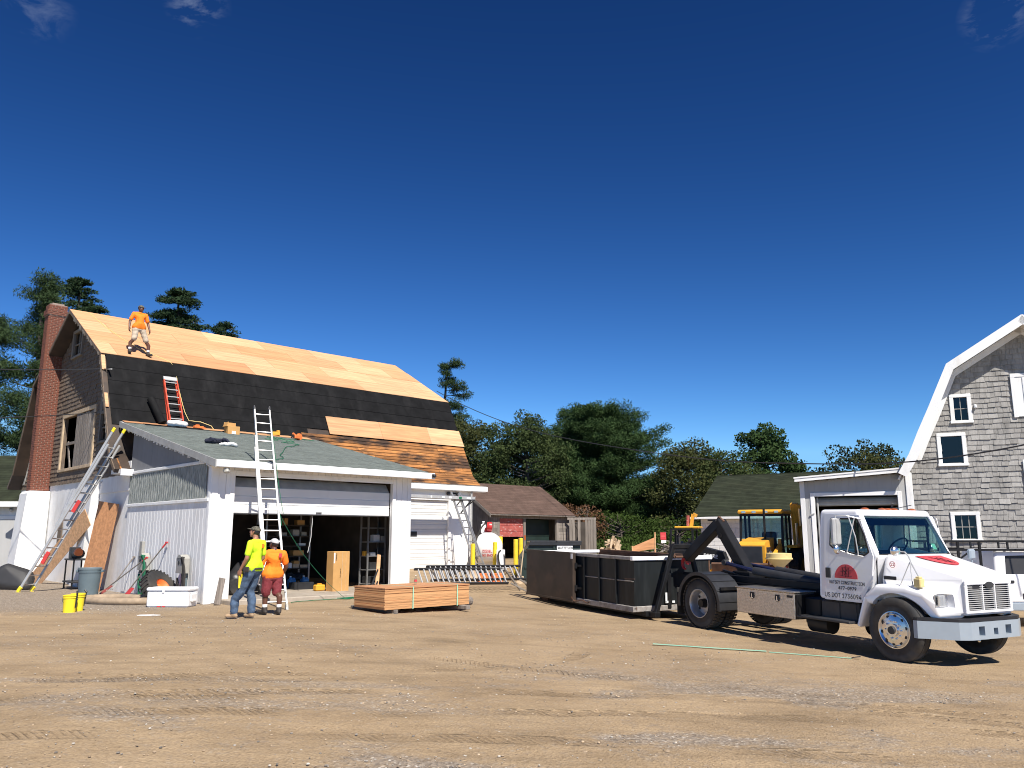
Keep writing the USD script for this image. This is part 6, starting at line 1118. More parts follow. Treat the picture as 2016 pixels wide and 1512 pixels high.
for z0, z1, x0 in ((5.10, 6.36, 3.05), (2.55, 3.80, 3.13)):
    h_ = part(rb_, 'loft_door', M().cbox((x0, -.06, z0), (x0 + .9, -.005, z1), .008), K['white_paint']); part(h_, 'batten', M().cbox((x0 - .05, -.075, z0 - .02), (x0 + .06, -.05, z1 + .02), .006).cbox((x0 - .05, -.078, z1 - .08), (x0 + .95, -.05, z1 + .03), .006).cbox((x0 + .25, -.08, z0 + .05), (x0 + .31, -.055, z1 - .1), .006), K['white_board'])
part(rb_, 'outdoor_lamp', M().cbox((2.0, -.08, 5.42), (2.06, -.005, 5.54), .01).ball((2.03, -.11, 5.46), .04), K['white_paint'])
part(rb_, 'sill_board', M().cbox((.14, -.07, -.10), (6.6, -.004, .06), .01), K['white_board'])
# its garage wing
gw = thing('garage_wing', 'low grey-white board garage with open doorway attached to the shingled barn', 'garage', GB, GR)
part(gw, 'wall', M().prism(Polygon([(-3.08, -.6), (-3.08, 3.36), (-.05, 3.56), (-.05, -.6)]).difference(sbox(-2.70, -.7, -.30, 2.88)), .12, RX, (0, .12, 0)), K['pale_grey_wall'])
part(gw, 'side_wall', M().box((-3.08, .12, -.6), (-2.96, 7, 3.3)).box((-2.96, 6.9, -.6), (-.05, 7, 3.3)), K['pale_grey_wall'])
for k in range(15):
    x0 = -3.08 + k * .203; x1 = min(x0 + .198, -.06); zz = 3.34 + (x0 + 3.08) * .066; z0 = 2.98 if x0 > -2.86 and x1 < -.15 else -.6
    part(gw, 'siding_board', M().prism(Polygon([(x0, z0), (x1, z0), (x1, zz), (x0, zz)]), .015, RX, (0, -.001, 0)), K['pale_grey_wall'])
part(gw, 'door_trim', M().cbox((-2.82, -.045, -.6), (-2.70, .1, 3.0)).cbox((-.30, -.045, -.6), (-.18, .1, 3.0)).cbox((-2.70, -.043, 2.88), (-.30, .1, 3.0)), K['white_paint']); part(gw, 'corner_board', M().cbox((-3.12, -.03, -.6), (-2.98, -.017, 3.35)), K['white_board'])
part(gw, 'roof', M().prism(Polygon([(-3.22, 3.38), (-.02, 3.60), (-.02, 3.68), (-3.22, 3.46)]), 7.4, RX, (0, 7.1, 0)), K['brown_shingle']); part(gw, 'eave_fascia', M().prism(Polygon([(-3.24, 3.34), (-.0, 3.56), (-.0, 3.66), (-3.24, 3.44)]), .03, RX, (0, -.302, 0)).prism(Polygon([(-3.26, 3.44), (-.0, 3.66), (-.0, 3.705), (-3.26, 3.485)]), .06, RX, (0, -.29, 0)), K['white_paint'])
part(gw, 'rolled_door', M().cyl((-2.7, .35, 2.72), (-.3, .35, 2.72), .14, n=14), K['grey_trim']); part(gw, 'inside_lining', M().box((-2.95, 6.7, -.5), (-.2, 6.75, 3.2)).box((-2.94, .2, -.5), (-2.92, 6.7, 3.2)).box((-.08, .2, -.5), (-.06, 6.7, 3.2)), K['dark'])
part(gw, 'track', M().cyl((-2.62, .1, -.5), (-2.62, .1, 2.85), .03, n=8).bar((-2.85, -.06, 2.3), (-2.72, -.06, 2.35), .03, .03), K['grey_trim'])

# ------------------------------------------------------------------ white building with the dark green hip roof
gg = thing('green_roof_building', 'low white block building with dark green shingle roof behind the backhoe', 'building', (8.73, 38.12, 0), -30.7)
part(gg, 'wall', M().box((0, 0.03, -.4), (8.5, .3, 2.41)).box((0, .3, -.4), (.3, 8, 2.41)), K['block_white'])
bz = -.2; r_ = 0
while bz < 2.4:
    bx_ = .0 - (.2 if r_ % 2 else 0)
    while bx_ < 3.5:
        a_, b_ = max(bx_, 0), bx_ + .4; part(gg, 'block', M().cbox((a_ + .005, -.002 - rr.uniform(0, .004), bz + .005), (b_ - .005, .03, bz + .195), .008), K['block_white']); bx_ += .4
    bz += .2; r_ += 1
E1, E2, RD1, RD2 = np.array([-.35, -.35, 2.50]), np.array([9.2, -.35, 2.50]), np.array([-.35, 4.1, 4.66]), np.array([9.2, 4.1, 4.66])
part(gg, 'roof_core', M().prism(Polygon([(-.35, 2.42), (4.1, 4.58), (8.55, 2.42), (8.55, 2.49), (4.1, 4.655), (-.35, 2.49)]), 9.5, RG, (-.33, 0, 0)), K['green_shingle'])
part(gg, 'gable', M().prism(Polygon([(.0, 2.4), (8.2, 2.4), (4.1, 4.5)]), .1, RG, (.05, 0, 0)), K['block_white'])
n_ = 30
for k in range(n_):
    t0, t1 = k / n_, min((k + 1.25) / n_, 1); a, b, c, d = E1 + (RD1 - E1) * t0, E2 + (RD2 - E2) * t0, E2 + (RD2 - E2) * t1, E1 + (RD1 - E1) * t1; up_ = np.array([0, -.006, .014])
    part(gg, 'shingle_course', M().add([a, b, b + up_, a + up_, d, c, c + up_ * .2, d + up_ * .2], [[0, 1, 2], [0, 2, 3], [3, 2, 6], [3, 6, 7]]), K['green_shingle'])
part(gg, 'ridge_cap', M().bar(RD1, RD2, .12, .05, b=.01), K['green_shingle']); part(gg, 'eave_fascia', M().cbox((-.38, -.40, 2.40), (9.2, -.36, 2.50)).box((-.35, -.36, 2.42), (9.2, .03, 2.44)), K['white_paint'])

# ------------------------------------------------------------------ brown shed and the plank lean-to
SB = (-1.0, 38.0, 0)
sh_ = thing('brown_shed', 'old weathered shed with brown shingle roof and half-open red door', 'shed', SB, BROT)
gz0 = .45
part(sh_, 'left_wall', M().prism(Polygon([(0, gz0 - .4), (0, 2.75), (2.1, 4.0), (4.2, 2.75), (4.2, gz0 - .4)]), .1, RG, (0, 0, 0)), K['old_wood'])
part(sh_, 'back_wall', M().box((.1, 4.1, gz0 - .4), (5.4, 4.2, 2.7)).prism(Polygon([(0, gz0 - .4), (0, 2.75), (2.1, 4.0), (4.2, 2.75), (4.2, gz0 - .4)]), .1, RG, (5.3, 0, 0)), K['old_wood'])
sl_ = lambda v: 2.66 + (v + .28) * (4.14 - 2.66) / 2.38
part(sh_, 'roof_core', M().prism(Polygon([(-.28, sl_(-.28) - .07), (2.1, 4.07), (4.5, sl_(-.28) - .07), (4.5, sl_(-.28)), (2.1, 4.13), (-.28, sl_(-.28) - .008)]), 5.75, RG, (-.22, 0, 0)), K['old_wood'])
v = -.30; 
while v < 2.05:
    cs = M(); u = -.25 - rr.random() * .2
    while u < 5.55:
        w = rr.choice((.16, .2, .24)); a_, b_ = max(u, -.25), min(u + w, 5.55)
        if b_ > a_: dz = rr.choice((0, .006)); cs.add([[a_, v, sl_(v) + .004], [b_ - .004, v, sl_(v) + .004], [b_ - .004, v, sl_(v) + .016 + dz], [a_, v, sl_(v) + .016 + dz], [a_, v + .19, sl_(v + .19)], [b_ - .004, v + .19, sl_(v + .19)], [b_ - .004, v + .19, sl_(v + .19) + .003], [a_, v + .19, sl_(v + .19) + .003]], np.array([[0, 1, 2], [0, 2, 3], [3, 2, 6], [3, 6, 7]]))
        u += w
    part(sh_, 'shingle_course', cs, K['brown_shingle']); v += .145
part(sh_, 'rake_board', M().prism(Polygon([(-.3, sl_(-.3) - .16), (2.1, 3.98), (2.1, 4.12), (-.3, sl_(-.3))]), .04, RG, (-.27, 0, 0)), K['old_wood_grey'])
for u in (.02, .42, 2.12, 4.42, 5.25): part(sh_, 'post', M().cbox((u, -.03, gz0 - .4), (u + .16, .10, 2.62), .01), K['old_wood_grey'])
part(sh_, 'header', M().cbox((.02, -.045, 2.46), (5.42, .08, 2.66), .01), K['old_wood_grey'])
u = .18
for (a, b) in ((.18, .42), (4.58, 5.25)):
    z = gz0 - .3
    while z < 2.45: part(sh_, 'clapboard', M().cbox((a, -.012 - rr.uniform(0, .012), z), (b, .03, z + .15), .004), K['old_wood_grey']); z += .155
rd = part(sh_, 'red_door', M().box((.58, .05, 1.72), (2.12, .07, 2.46)), K['faded_red'], 'faded red overhead door with peeling paint, half raised')
for k, (z0, z1) in enumerate(((1.60, 1.86), (1.87, 2.13), (2.14, 2.46))): part(rd, 'door_panel', M().cbox((.58, -.01 + .02 * k, z0), (2.12, .04 + .02 * k, z1 - .005), .01), K['faded_red'])
part(sh_, 'green_door', M().cbox((2.30, .5, .9), (4.42, .54, 2.45)).cbox((2.30, .46, 1.66), (4.42, .5, 1.70)), K['dumpster']); part(sh_, 'orange_reflector', M().box((2.15, -.04, 1.45), (2.26, -.032, 1.68)), K['amber'])
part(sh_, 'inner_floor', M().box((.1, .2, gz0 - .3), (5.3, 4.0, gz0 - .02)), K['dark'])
t = BT('hay_rake', 'old dark machine with a tyre standing inside the brown shed', 'machine'); bb = (bw(0, 0) * 0 + np.array(SB))
st_ = M(); 
for (a, b) in ((1.3, .9), (1.6, 1.4)): st_.lathe([(.0, -.1), (.15, -.1), (.16, -.08), (.33, -.1), (.38, 0), (.33, .1), (.16, .08), (.0, .1)], (0, 0, 0), 'y', 20)
cx_, cy_ = bw(0, 0)[:2] - 0; loc_ = np.array(SB) + UB * 1.35 + VB * .9 - np.array(OB); lu, lv = loc_ @ UB, loc_ @ VB
part(t, 'wheel', M().lathe([(.0, -.1), (.15, -.1), (.16, -.08), (.33, -.1), (.38, 0), (.33, .1), (.16, .08), (.0, .1)], (lu, lv, .85), 'y', 20), K['black_rubber'], smooth=30); part(t, 'wheel_disc', M().lathe([(0, -.09), (.13, -.105), (.14, 0), (0, .1)], (lu, lv, .85), 'y', 16), K['rust']); part(t, 'frame', M().bar((lu - .5, lv + .1, 1.2), (lu + .7, lv + .3, 1.25), .1, .1).bar((lu + .1, lv + .1, .9), (lu + .3, lv + .3, 1.7), .06, .06), K['steel_dark'])
fn = thing('plank_shed_end', 'open grey plank partition with a dark doorway right of the brown shed', 'plank wall', (2.86, 41.2, .55))
def planks(t, xs, y, z0, zt, w):
    for x in xs: part(t, 'plank', M().obox((x + w / 2, y + rr.uniform(-.012, .012), (z0 + zt) / 2 + rr.uniform(-.05, .05)), (w * .95, .03, zt - z0), trimesh.transformations.rotation_matrix(rr.uniform(-.012, .012), (0, 1, 0))[:3, :3], .004), K['old_wood_grey'])
planks(fn, (0, .15), 0, -.2, 1.95, .14); planks(fn, (.78, .92, 1.06, 1.20), -.1, -.2, 1.90, .135)
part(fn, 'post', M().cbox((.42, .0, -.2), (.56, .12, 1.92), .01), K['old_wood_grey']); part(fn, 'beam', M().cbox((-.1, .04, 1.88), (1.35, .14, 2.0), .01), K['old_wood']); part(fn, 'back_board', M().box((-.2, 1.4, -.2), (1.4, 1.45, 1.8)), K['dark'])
vn = M(); rv = np.random.default_rng(4)
for k in range(16):
    p0 = np.array([rv.uniform(-1.0, 1.0), .6, 1.9]); vn.tube(spl([p0, p0 + [rv.uniform(-.3, .3), rv.uniform(-.1, .3), rv.uniform(.2, .5)], p0 + [rv.uniform(-.6, .6), rv.uniform(-.2, .4), rv.uniform(.1, .9)]], 8), .012, 4)
solo('dead_vines', vn, K['bark'], 'tangle of bare vine stems above the plank wall', 'vines', (2.86, 41.2, .45))

# ------------------------------------------------------------------ dumpster, bollards, fuel tank
dz = float(gz(1.3, 29)); dm_ = thing('dumpster', 'dark green dumpster with black lid behind the roll-off container', 'dumpster', (.42, 28.6, dz), 3)
part(dm_, 'body', M().prism(Polygon([(-.12, .02), (1.9, .02), (1.95, 1.32), (.22, 1.32), (-.10, .85)]), 1.5, RX, (0, 1.5, 0)), K['dumpster']); part(dm_, 'lid', M().cbox((.20, -.06, 1.33), (1.10, 1.55, 1.40), .02).cbox((1.12, -.06, 1.33), (2.0, 1.55, 1.395), .02).cbox((.18, -.08, 1.24), (1.98, -.02, 1.34), .01), K['black_plastic']); part(dm_, 'rib', M().cbox((.0, -.03, .45), (1.92, .0, .52)).cbox((1.0, -.04, .05), (1.08, -.001, 1.3)).cbox((-.06, -.032, 1.02), (1.93, -.001, 1.08)), K['dumpster']); part(dm_, 'side_pocket', M().cbox((1.95, .3, .5), (2.1, 1.2, .75), .01), K['dumpster'])
lb_ = part(dm_, 'label_plate', M().box((1.13, -.05, 1.06), (1.68, -.042, 1.25)), K['sticker']); part(lb_, 'lettering', M().text('MATTITUCK', .075, (1.43, -.053, 1.115), (1, 0, 0), (0, 0, 1), bold=True, wide=.85), K['ink'])
solo('spade', M().bar((0, 0, .1), (.12, 0, 1.15), .035, .035).bar((-.03, -.02, .0), (.03, .02, .26), .2, .03, (0, 1, 0)), K['pale_wood'], 'wooden-handled spade leaning on the left side of the green dumpster', 'spade', (.27, 27.9, float(gz(.27, 27.9))))
for k, (x, y, zt, lb) in enumerate(((.14, 31.0, 1.53, 'front yellow bollard of the close pair left of the dumpster'), (.33, 31.35, 1.57, 'rear yellow bollard of the close pair left of the dumpster'), (-.64, 31.2, 1.42, 'yellow bollard just right of the white fuel tank'), (-.46, 33.2, 1.62, 'yellow bollard standing farther back before the shed doorway'), (-1.46, 31.0, 1.36, 'yellow bollard half hidden behind the trestle ladder'))):
    g_ = float(gz(x, y)); solo('bollard', M().lathe([(.085, 0), (.085, zt - g_ - .03), (.07, zt - g_), (0, zt - g_ + .005)], n=18), K['yellow_bollard'], lb, 'bollard', (x, y, g_), group='yellow bollards around the fuel tank', smooth=40)
tg = float(gz(-1.2, 32)); ft = thing('fuel_tank', 'white horizontal diesel tank with faded red lettering and a red pump on top', 'tank', (-.95, 33.0, tg + .92), 91)
pr_ = [(0, -.20), (.22, -.18), (.40, -.11), (.53, 0), (.58, .12), (.58, 2.0), (.53, 2.12), (.4, 2.2), (0, 2.24)]
part(ft, 'shell', M().lathe(pr_, (0, 0, 0), 'x', 40), K['white_paint'], smooth=35)
part(ft, 'cradle', M().cbox((.3, -.4, -.86), (.42, .4, -.38)).cbox((1.7, -.4, -.86), (1.82, .4, -.38)), K['white_paint']); 
tx_ = M().text('DIESEL FUEL', .11, (0, -.12, -.22), (0, -1, 0), (0, 0, 1), .003, bold=True, wide=.72).text('NO SMOKING', .10, (0, -.10, -.37), (0, -1, 0), (0, 0, 1), .003, bold=True, wide=.72)
v_, f_ = tx_.get(); rr_ = np.hypot(v_[:, 1], v_[:, 2]); v_ = v_ + np.stack([np.interp(rr_, [p[0] for p in pr_[:5]], [p[1] for p in pr_[:5]]) - .006, 0 * rr_, 0 * rr_], 1)
part(ft, 'lettering', (v_, f_), K['ink_red'])
part(ft, 'pump', M().cbox((.2, -.12, .56), (.5, .14, .76), .03).lathe([(0, -.12), (.17, -.1), (.19, 0), (.17, .1), (0, .12)], (.12, -.05, .80), 'y', 20), K['red_paint']); part(ft, 'pump_box', M().cbox((.4, .1, .54), (.62, .3, .9), .02).bar((.55, .2, .85), (.45, .2, 1.0), .08, .08), K['white_paint']); part(ft, 'pump_hose', M().tube(spl([(.1, .1, .9), (-.1, .3, .7), (-.12, .5, .1), (-.2, .4, -.6)], 20), .03, 6), K['black_rubber'])
pc = thing('fuel_pump', 'white fuel pump cabinet hung with black hoses right of the tank', 'pump', (-.42, 30.9, float(gz(-.42, 30.9))), 0)
part(pc, 'cabinet', M().cbox((-.16, -.12, .12), (.16, .12, .92), .02).cbox((-.3, -.14, .25), (.3, .14, .31), .01), K['white_paint'])
for k in range(4): a = rr.uniform(0, .12); part(pc, 'hose', M().tube(spl([(-.1 + a, -.14, .9), (-.16 + a, -.2, .5), (0 + a, -.2, .12), (.16, -.18, .4), (.12, -.14, .85 - a)], 20), .017, 5), K['black_rubber'])
for k, (x, y, s_, m_, lb) in enumerate(((-1.9, 29.6, 9, 'cable', 'dark tarped bundle under the trestle ladder'), (-.75, 29.3, 8, 'steel_dark', 'pile of dark hoses before the white fuel tank'))): solo('heap', heap(8, (.42, .25), s_, .3), K[m_], lb, 'bundle', (x, y, float(gz(x, y))), smooth=True)
for k, (x, y, w, h, m_, lb) in enumerate(((-.95, 27.9, .36, .30, 'orange_plastic', 'orange crate left of the two seen through the laid ladders'), (-.5, 28.0, .34, .32, 'orange_plastic', 'orange crate right of the two seen through the laid ladders'), (-1.35, 29.0, .3, .42, 'pale_wood', 'tan carton beside the foot of the trestle ladder'))): solo('crate', M().cbox((-w / 2, -.15, 0), (w / 2, .15, h), .012).cbox((-w / 2 - .01, -.16, h - .05), (w / 2 + .01, .16, h), .01), K[m_], lb, 'crate', (x, y, float(gz(x, y))), 12, 'crates and cartons by the diesel tank')

# ------------------------------------------------------------------ backhoe, loader, spreader
def wheel2(t, x, y, R, w, rim, n=26):
    wt = part(t, 'wheel', M().lathe([(R * .55, -w / 2), (R * .9, -w / 2), (R, -w * .38), (R, w * .38), (R * .9, w / 2), (R * .55, w / 2)], (x, y, R), 'y', 32), K['black_rubber'], smooth=40)
    part(wt, 'rim', M().lathe([(0, -w * .2), (R * .3, -w * .2), (R * .52, -w * .42), (R * .56, -w * .45), (R * .56, w * .45), (R * .52, w * .42), (R * .3, w * .2), (0, w * .2)], (x, y, R), 'y', 24), K[rim], smooth=40); lm = M()
    for k in range(n):
        a = k * 2 * math.pi / n; rot = trimesh.transformations.rotation_matrix(a, (0, 1, 0))[:3, :3]; s = 1 if k % 2 else -1; lm.obox(np.array([x, y + s * w * .22, R]) + rot @ np.array([R + .015, 0, 0]), (.05, w * .5, .06), rot @ trimesh.transformations.rotation_matrix(s * .5, (1, 0, 0))[:3, :3])
    part(wt, 'lugs', lm, K['black_rubber'], None, 'stuff')
bh = thing('backhoe', 'yellow backhoe loader with glazed cab parked before the green-roofed building', 'backhoe', mat4=mat4((8.85, 28.8, float(gz(9.3, 28.6)) + .02), (-.5, -.866), 0))
Y_ = 'machine_yellow'
cabp = [(-.62, 1.15), (.50, 1.15), (.72, 1.55), (.56, 2.58), (-.58, 2.58)]
cf = M()
for e in (-1, 1):
    y = e * .70
    for a, b in ((0, 4), (1, 2), (2, 3), (3, 4), (0, 1)): cf.bar((cabp[a][0], y, cabp[a][1]), (cabp[b][0], y, cabp[b][1]), .07, .07, (0, 1, 0))
    cf.bar((-.05, y, 1.15), (-.02, y, 2.58), .06, .06, (0, 1, 0)).bar((-.60, y, 1.75), (-.03, y, 1.75), .05, .05, (0, 1, 0))
for a in (0, 2, 3, 4): cf.bar((cabp[a][0], -.7, cabp[a][1]), (cabp[a][0], .7, cabp[a][1]), .07, .07, (0, 0, 1))
part(bh, 'cab_frame', cf, K['black_paint']); part(bh, 'cab_roof', M().cbox((-.72, -.78, 2.60), (.74, .78, 2.74), .05), K[Y_])
for x, y in ((.75, -.55), (.75, -.2), (.75, .2), (.75, .55)): part(bh, 'work_light', M().cbox((x - .02, y - .07, 2.62), (x + .03, y + .07, 2.70), .01), K['clear_lens'])
part(bh, 'cab_glass', M().add([(.72, -.66, 1.55), (.72, .66, 1.55), (.56, .66, 2.58), (.56, -.66, 2.58)], [[0, 1, 2], [0, 2, 3]]).prism(Polygon(cabp), .004, RXZ, (0, .70, 0)).prism(Polygon(cabp), .004, RXZ, (0, -.70, 0)).box((-.62, -.66, 1.2), (-.616, .66, 2.55)), K['cab_glass'])
part(bh, 'seat', M().cbox((-.5, -.25, 1.2), (0, .25, 1.4), .04).cbox((-.55, -.25, 1.4), (-.42, .25, 2.0), .05).tube([(.45, 0, 1.3), (.3, 0, 1.75)], .03, 6), K['steel_dark'])
part(bh, 'hood', M().prism(Polygon([(.75, .95), (2.05, .95), (2.12, 1.55), (1.95, 1.66), (.75, 1.80)]), .84, RXZ, (0, .42, 0)), K[Y_]); part(bh, 'grille', M().cbox((2.09, -.34, .98), (2.15, .34, 1.52), .02), K['black_plastic']); part(bh, 'side_grille', M().cbox((1.3, -.43, 1.1), (1.9, .43, 1.5), .02), K['black_plastic']); part(bh, 'exhaust_stack', M().cyl((1.1, .22, 1.7), (1.1, .22, 2.75), .04, n=10), K['black_paint'])
part(bh, 'chassis', M().cbox((-1.3, -.38, .55), (2.0, .38, 1.0), .04).cbox((-.8, -.8, .95), (.5, .8, 1.2), .05), K[Y_]); part(bh, 'fender', M().cbox((-.95, -1.1, 1.45), (.25, -.72, 1.55), .04).cbox((-.95, .72, 1.45), (.25, 1.1, 1.55), .04), K[Y_])
for e in (-1, 1):
    wheel2(bh, -.45, e * .90, .72, .42, Y_); wheel2(bh, 1.75, e * .80, .46, .30, Y_, 20)
    la = part(bh, 'loader_arm', M().bar((.60, e * .62, 1.55), (1.9, e * .62, 1.15), .12, .2, (0, 0, 1), .02).bar((1.9, e * .62, 1.15), (2.85, e * .62, .35), .12, .2, (0, 0, 1), .02), K[Y_]); part(la, 'ram', M().cyl((.9, e * .5, .85), (1.7, e * .55, 1.1), .05, n=10).cyl((1.9, e * .55, 1.35), (2.6, e * .6, .75), .045, n=10), K['chrome'])
    part(bh, 'loader_tower', M().prism(Polygon([(.45, .8), (.95, .8), (.75, 1.75), (.5, 1.75)]), .1, RXZ, (0, e * .6 + .05, 0)), K[Y_])
bkp = Polygon([(0, 0), (.75, .02), (.78, .08), (.10, .12), (.02, .55), (.12, .85), (.05, .9), (-.08, .55)])
part(bh, 'bucket', M().prism(bkp, 2.2, RXZ, (2.85, 1.1, .12)), K['rust'], 'rusty front bucket'); part(bh, 'bucket_edge', M().bar((3.6, -1.1, .16), (3.6, 1.1, .16), .1, .04), K['rust'])
bm_ = part(bh, 'boom', M().bar((-1.2, .85, .9), (-1.30, .80, 1.9), .2, .3, (0, 1, 0), .02).bar((-1.30, .80, 1.85), (-1.02, .80, 3.0), .2, .26, (0, 1, 0), .02), K[Y_], 'folded yellow backhoe boom')
part(bm_, 'dipper', M().bar((-.98, 1.02, 2.95), (-1.4, 1.02, 1.4), .16, .22, (0, 1, 0), .02).prism(Polygon([(-1.25, 1.25), (-.7, 1.45), (-.65, 2.0), (-.95, 2.25), (-1.12, 1.95), (-1.05, 1.6)]), .12, RXZ, (0, 1.15, 0)), K[Y_]); part(bm_, 'boom_ram', M().cyl((-1.1, .85, 1.2), (-1.0, .85, 2.3), .055, n=10).cyl((-1.0, 1.0, 2.2), (-.9, 1.0, 2.8), .05, n=10), K['chrome']); part(bm_, 'digging_bucket', M().prism(Polygon([(-1.9, .6), (-1.4, .5), (-1.2, .9), (-1.4, 1.35), (-1.85, 1.4)]), .6, RXZ, (0, 1.4, 0)), K['steel_dark'])
part(bh, 'stabiliser', M().bar((-1.3, .6, 1.0), (-1.4, 1.0, .25), .14, .14).bar((-1.3, -.6, 1.0), (-1.4, -1.0, .25), .14, .14).cbox((-1.42, -.9, .55), (-1.22, .9, .95), .02), K[Y_])
spz = float(gz(8.1, 25.2)); spr = thing('spreader', 'pale yellow cone-shaped fertiliser spreader in front of the backhoe', 'spreader', (8.10, 25.2, spz))
part(spr, 'hopper', M().lathe([(0, .98), (.08, .98), (.37, 1.26), (.40, 1.27), (.40, 1.30), (.375, 1.31), (.375, 1.44), (.36, 1.45), (.345, 1.44), (.34, 1.28), (.05, 1.0), (0, 1.0)], n=36), K['pale_yellow'], smooth=35); part(spr, 'frame', M().cyl((0, 0, .55), (0, 0, 1.0), .06).bar((-.5, 0, .55), (.55, 0, .55), .06, .06).bar((0, -.3, .55), (0, .5, .55), .06, .06).bar((-.25, .1, .55), (-.3, .1, 1.28), .04, .04).bar((.25, .1, .55), (.3, .1, 1.28), .04, .04), K['rust'])
for e in (-1, 1): part(spr, 'wheel', M().lathe([(0, -.06), (.2, -.07), (.28, -.06), (.30, 0), (.28, .06), (.2, .07), (0, .06)], (0, e * .45, .30), 'y', 20), K['black_rubber'], smooth=30)
part(spr, 'lever', M().bar((.2, .1, .7), (.26, .1, 1.05), .03, .03), K['red_plastic'])
ld = thing('compact_loader', 'black compact machine with yellow roof behind the container rim', 'loader', mat4=mat4((6.65, 30.6, float(gz(6.6, 30.6))), (.93, -.36), 0))
part(ld, 'hood', M().prism(Polygon([(.1, .55), (1.15, .55), (1.25, .85), (1.15, 1.12), (.1, 1.38)]), .95, RXZ, (0, .5, 0)), K['black_paint']); part(ld, 'body', M().cbox((-.8, -.6, .45), (.2, .6, 1.2), .05), K['black_paint'])
cf = M()
for x in (-.72, .12):
    for y in (-.5, .5): cf.bar((x, y, 1.15), (x * .92, y, 1.95), .07, .07)
cf.bar((-.7, -.5, 1.93), (.12, -.5, 1.93), .06, .06).bar((-.7, .5, 1.93), (.12, .5, 1.93), .06, .06).bar((.1, -.5, 1.93), (.1, .5, 1.93), .06, .06).bar((-.66, -.5, 1.93), (-.66, .5, 1.93), .06, .06)
part(ld, 'cab_frame', cf, K['black_paint']); part(ld, 'roof', M().cbox((-.55, -.5, 1.96), (.35, .52, 2.04), .03), K[Y_]); part(ld, 'name_decal', M().box((.55, -.456, .98), (.98, -.452, 1.10)), K['sticker']) if False else None
part(ld, 'name_decal', M().text('DEERE', .12, (.72, -.455, .92), (1, 0, -.10), (.1, 0, 1), .004, bold=True), K['sticker']); part(ld, 'seat', M().cbox((-.5, -.22, 1.15), (-.1, .22, 1.3), .03).cbox((-.55, -.22, 1.3), (-.45, .22, 1.7), .03), K['black_plastic'])
for x in (-.5, .85):
    for e in (-1, 1): wheel2(ld, x, e * .62, .36, .26, Y_, 18)
part(ld, 'badge', M().cyl((-.1, -.605, .85), (-.1, -.612, .85), .07, n=16), K['sticker']); part(ld, 'lift_arm', M().bar((-.1, .45, 1.9), (.02, .45, 2.5), .14, .12).bar((.02, .45, 2.5), (.16, .45, 2.42), .14, .12), K[Y_]); part(ld, 'lift_ram', M().cyl((-.2, .45, 1.95), (-.18, .45, 2.45), .06, n=10), K['faded_red'])

# ------------------------------------------------------------------ white pickup at the right edge
pk = thing('pickup_truck', 'white pickup with black ladder rack over its bed behind the hook-lift truck', 'pickup', (9.85, 19.7, float(gz(11.5, 19.7))), -3)
body_ = Polygon([(0, .45), (1.42, .45), (1.42, 1.06), (.0, 1.06)]); part(pk, 'bed', M().prism(body_, .08, RXZ, (0, .08, 0)).prism(body_, .08, RXZ, (0, 1.85, 0)).box((0, .08, .5), (.08, 1.77, 1.06)).box((.0, .08, .5), (1.42, 1.77, .56)), K['truck_white']); part(pk, 'bed_rail', M().cbox((-.02, -.02, 1.06), (1.42, .10, 1.10), .01).cbox((-.02, 1.75, 1.06), (1.42, 1.87, 1.10), .01), K['white_paint'])
cabm = hs(*[(x, y, z, r) for e in (0, 1) for x, y, z, r in ((1.58, .07 + e * 1.71, .62, .06), (3.7, .07 + e * 1.71, .62, .06), (1.58, .07 + e * 1.71, 1.10, .06), (3.6, .07 + e * 1.71, 1.10, .06), (1.68, .2 + e * 1.45, 1.72, .08), (3.05, .2 + e * 1.45, 1.72, .08))]) - hp([(x, y, z) for x, z in ((1.78, 1.22), (1.84, 1.64), (2.5, 1.66), (2.62, 1.22)) for y in (-.2, .11 if z < 1.4 else .19)]) - hp([(x, y, z) for x, z in ((2.74, 1.22), (2.62, 1.66), (3.05, 1.66), (3.35, 1.22)) for y in (-.2, .11 if z < 1.4 else .19)])
part(pk, 'cab', mt(cabm), K['truck_white'], smooth=35); part(pk, 'side_window', M().add([(1.78, .10, 1.22), (2.62, .10, 1.22), (2.5, .165, 1.66), (1.84, .165, 1.64)], [[0, 1, 2], [0, 2, 3]]).add([(2.74, .10, 1.22), (3.35, .10, 1.22), (3.05, .165, 1.66), (2.62, .165, 1.66)], [[0, 1, 2], [0, 2, 3]]), K['ink'])
part(pk, 'hood', mt(hs(*[(x, y, z, .08) for y in (.12, 1.65) for x, z in ((3.5, .6), (4.75, .6), (3.5, 1.08), (4.6, 1.0))])), K['truck_white'], smooth=35); part(pk, 'roof_gutter', M().bar((1.62, .14, 1.76), (3.1, .14, 1.76), .02, .03), K['steel_dark'])
part(pk, 'handle', M().cbox((1.74, -.02, 1.02), (1.94, .02, 1.08), .01), K['black_plastic']); part(pk, 'rocker', M().cbox((1.5, .0, .40), (3.6, .06, .56), .01), K['bumper_grey']); part(pk, 'lettering', M().text('RATSEY', .12, (2.42, .001, .66), (1, 0, 0), (0, 0, 1), bold=True), K['ink'])
for x in (.75, 3.95):
    for y in (.16, 1.6): wt = part(pk, 'wheel', M().lathe([(.18, -.12), (.32, -.12), (.36, -.08), (.36, .08), (.32, .12), (.18, .12)], (x, y, .36), 'y', 28), K['black_rubber'], smooth=40); part(wt, 'rim', M().lathe([(0, -.08), (.12, -.1), (.2, -.115), (.2, .115), (.12, .1), (0, .08)], (x, y, .36), 'y', 20), K['alu'], smooth=40)
rk_ = M()
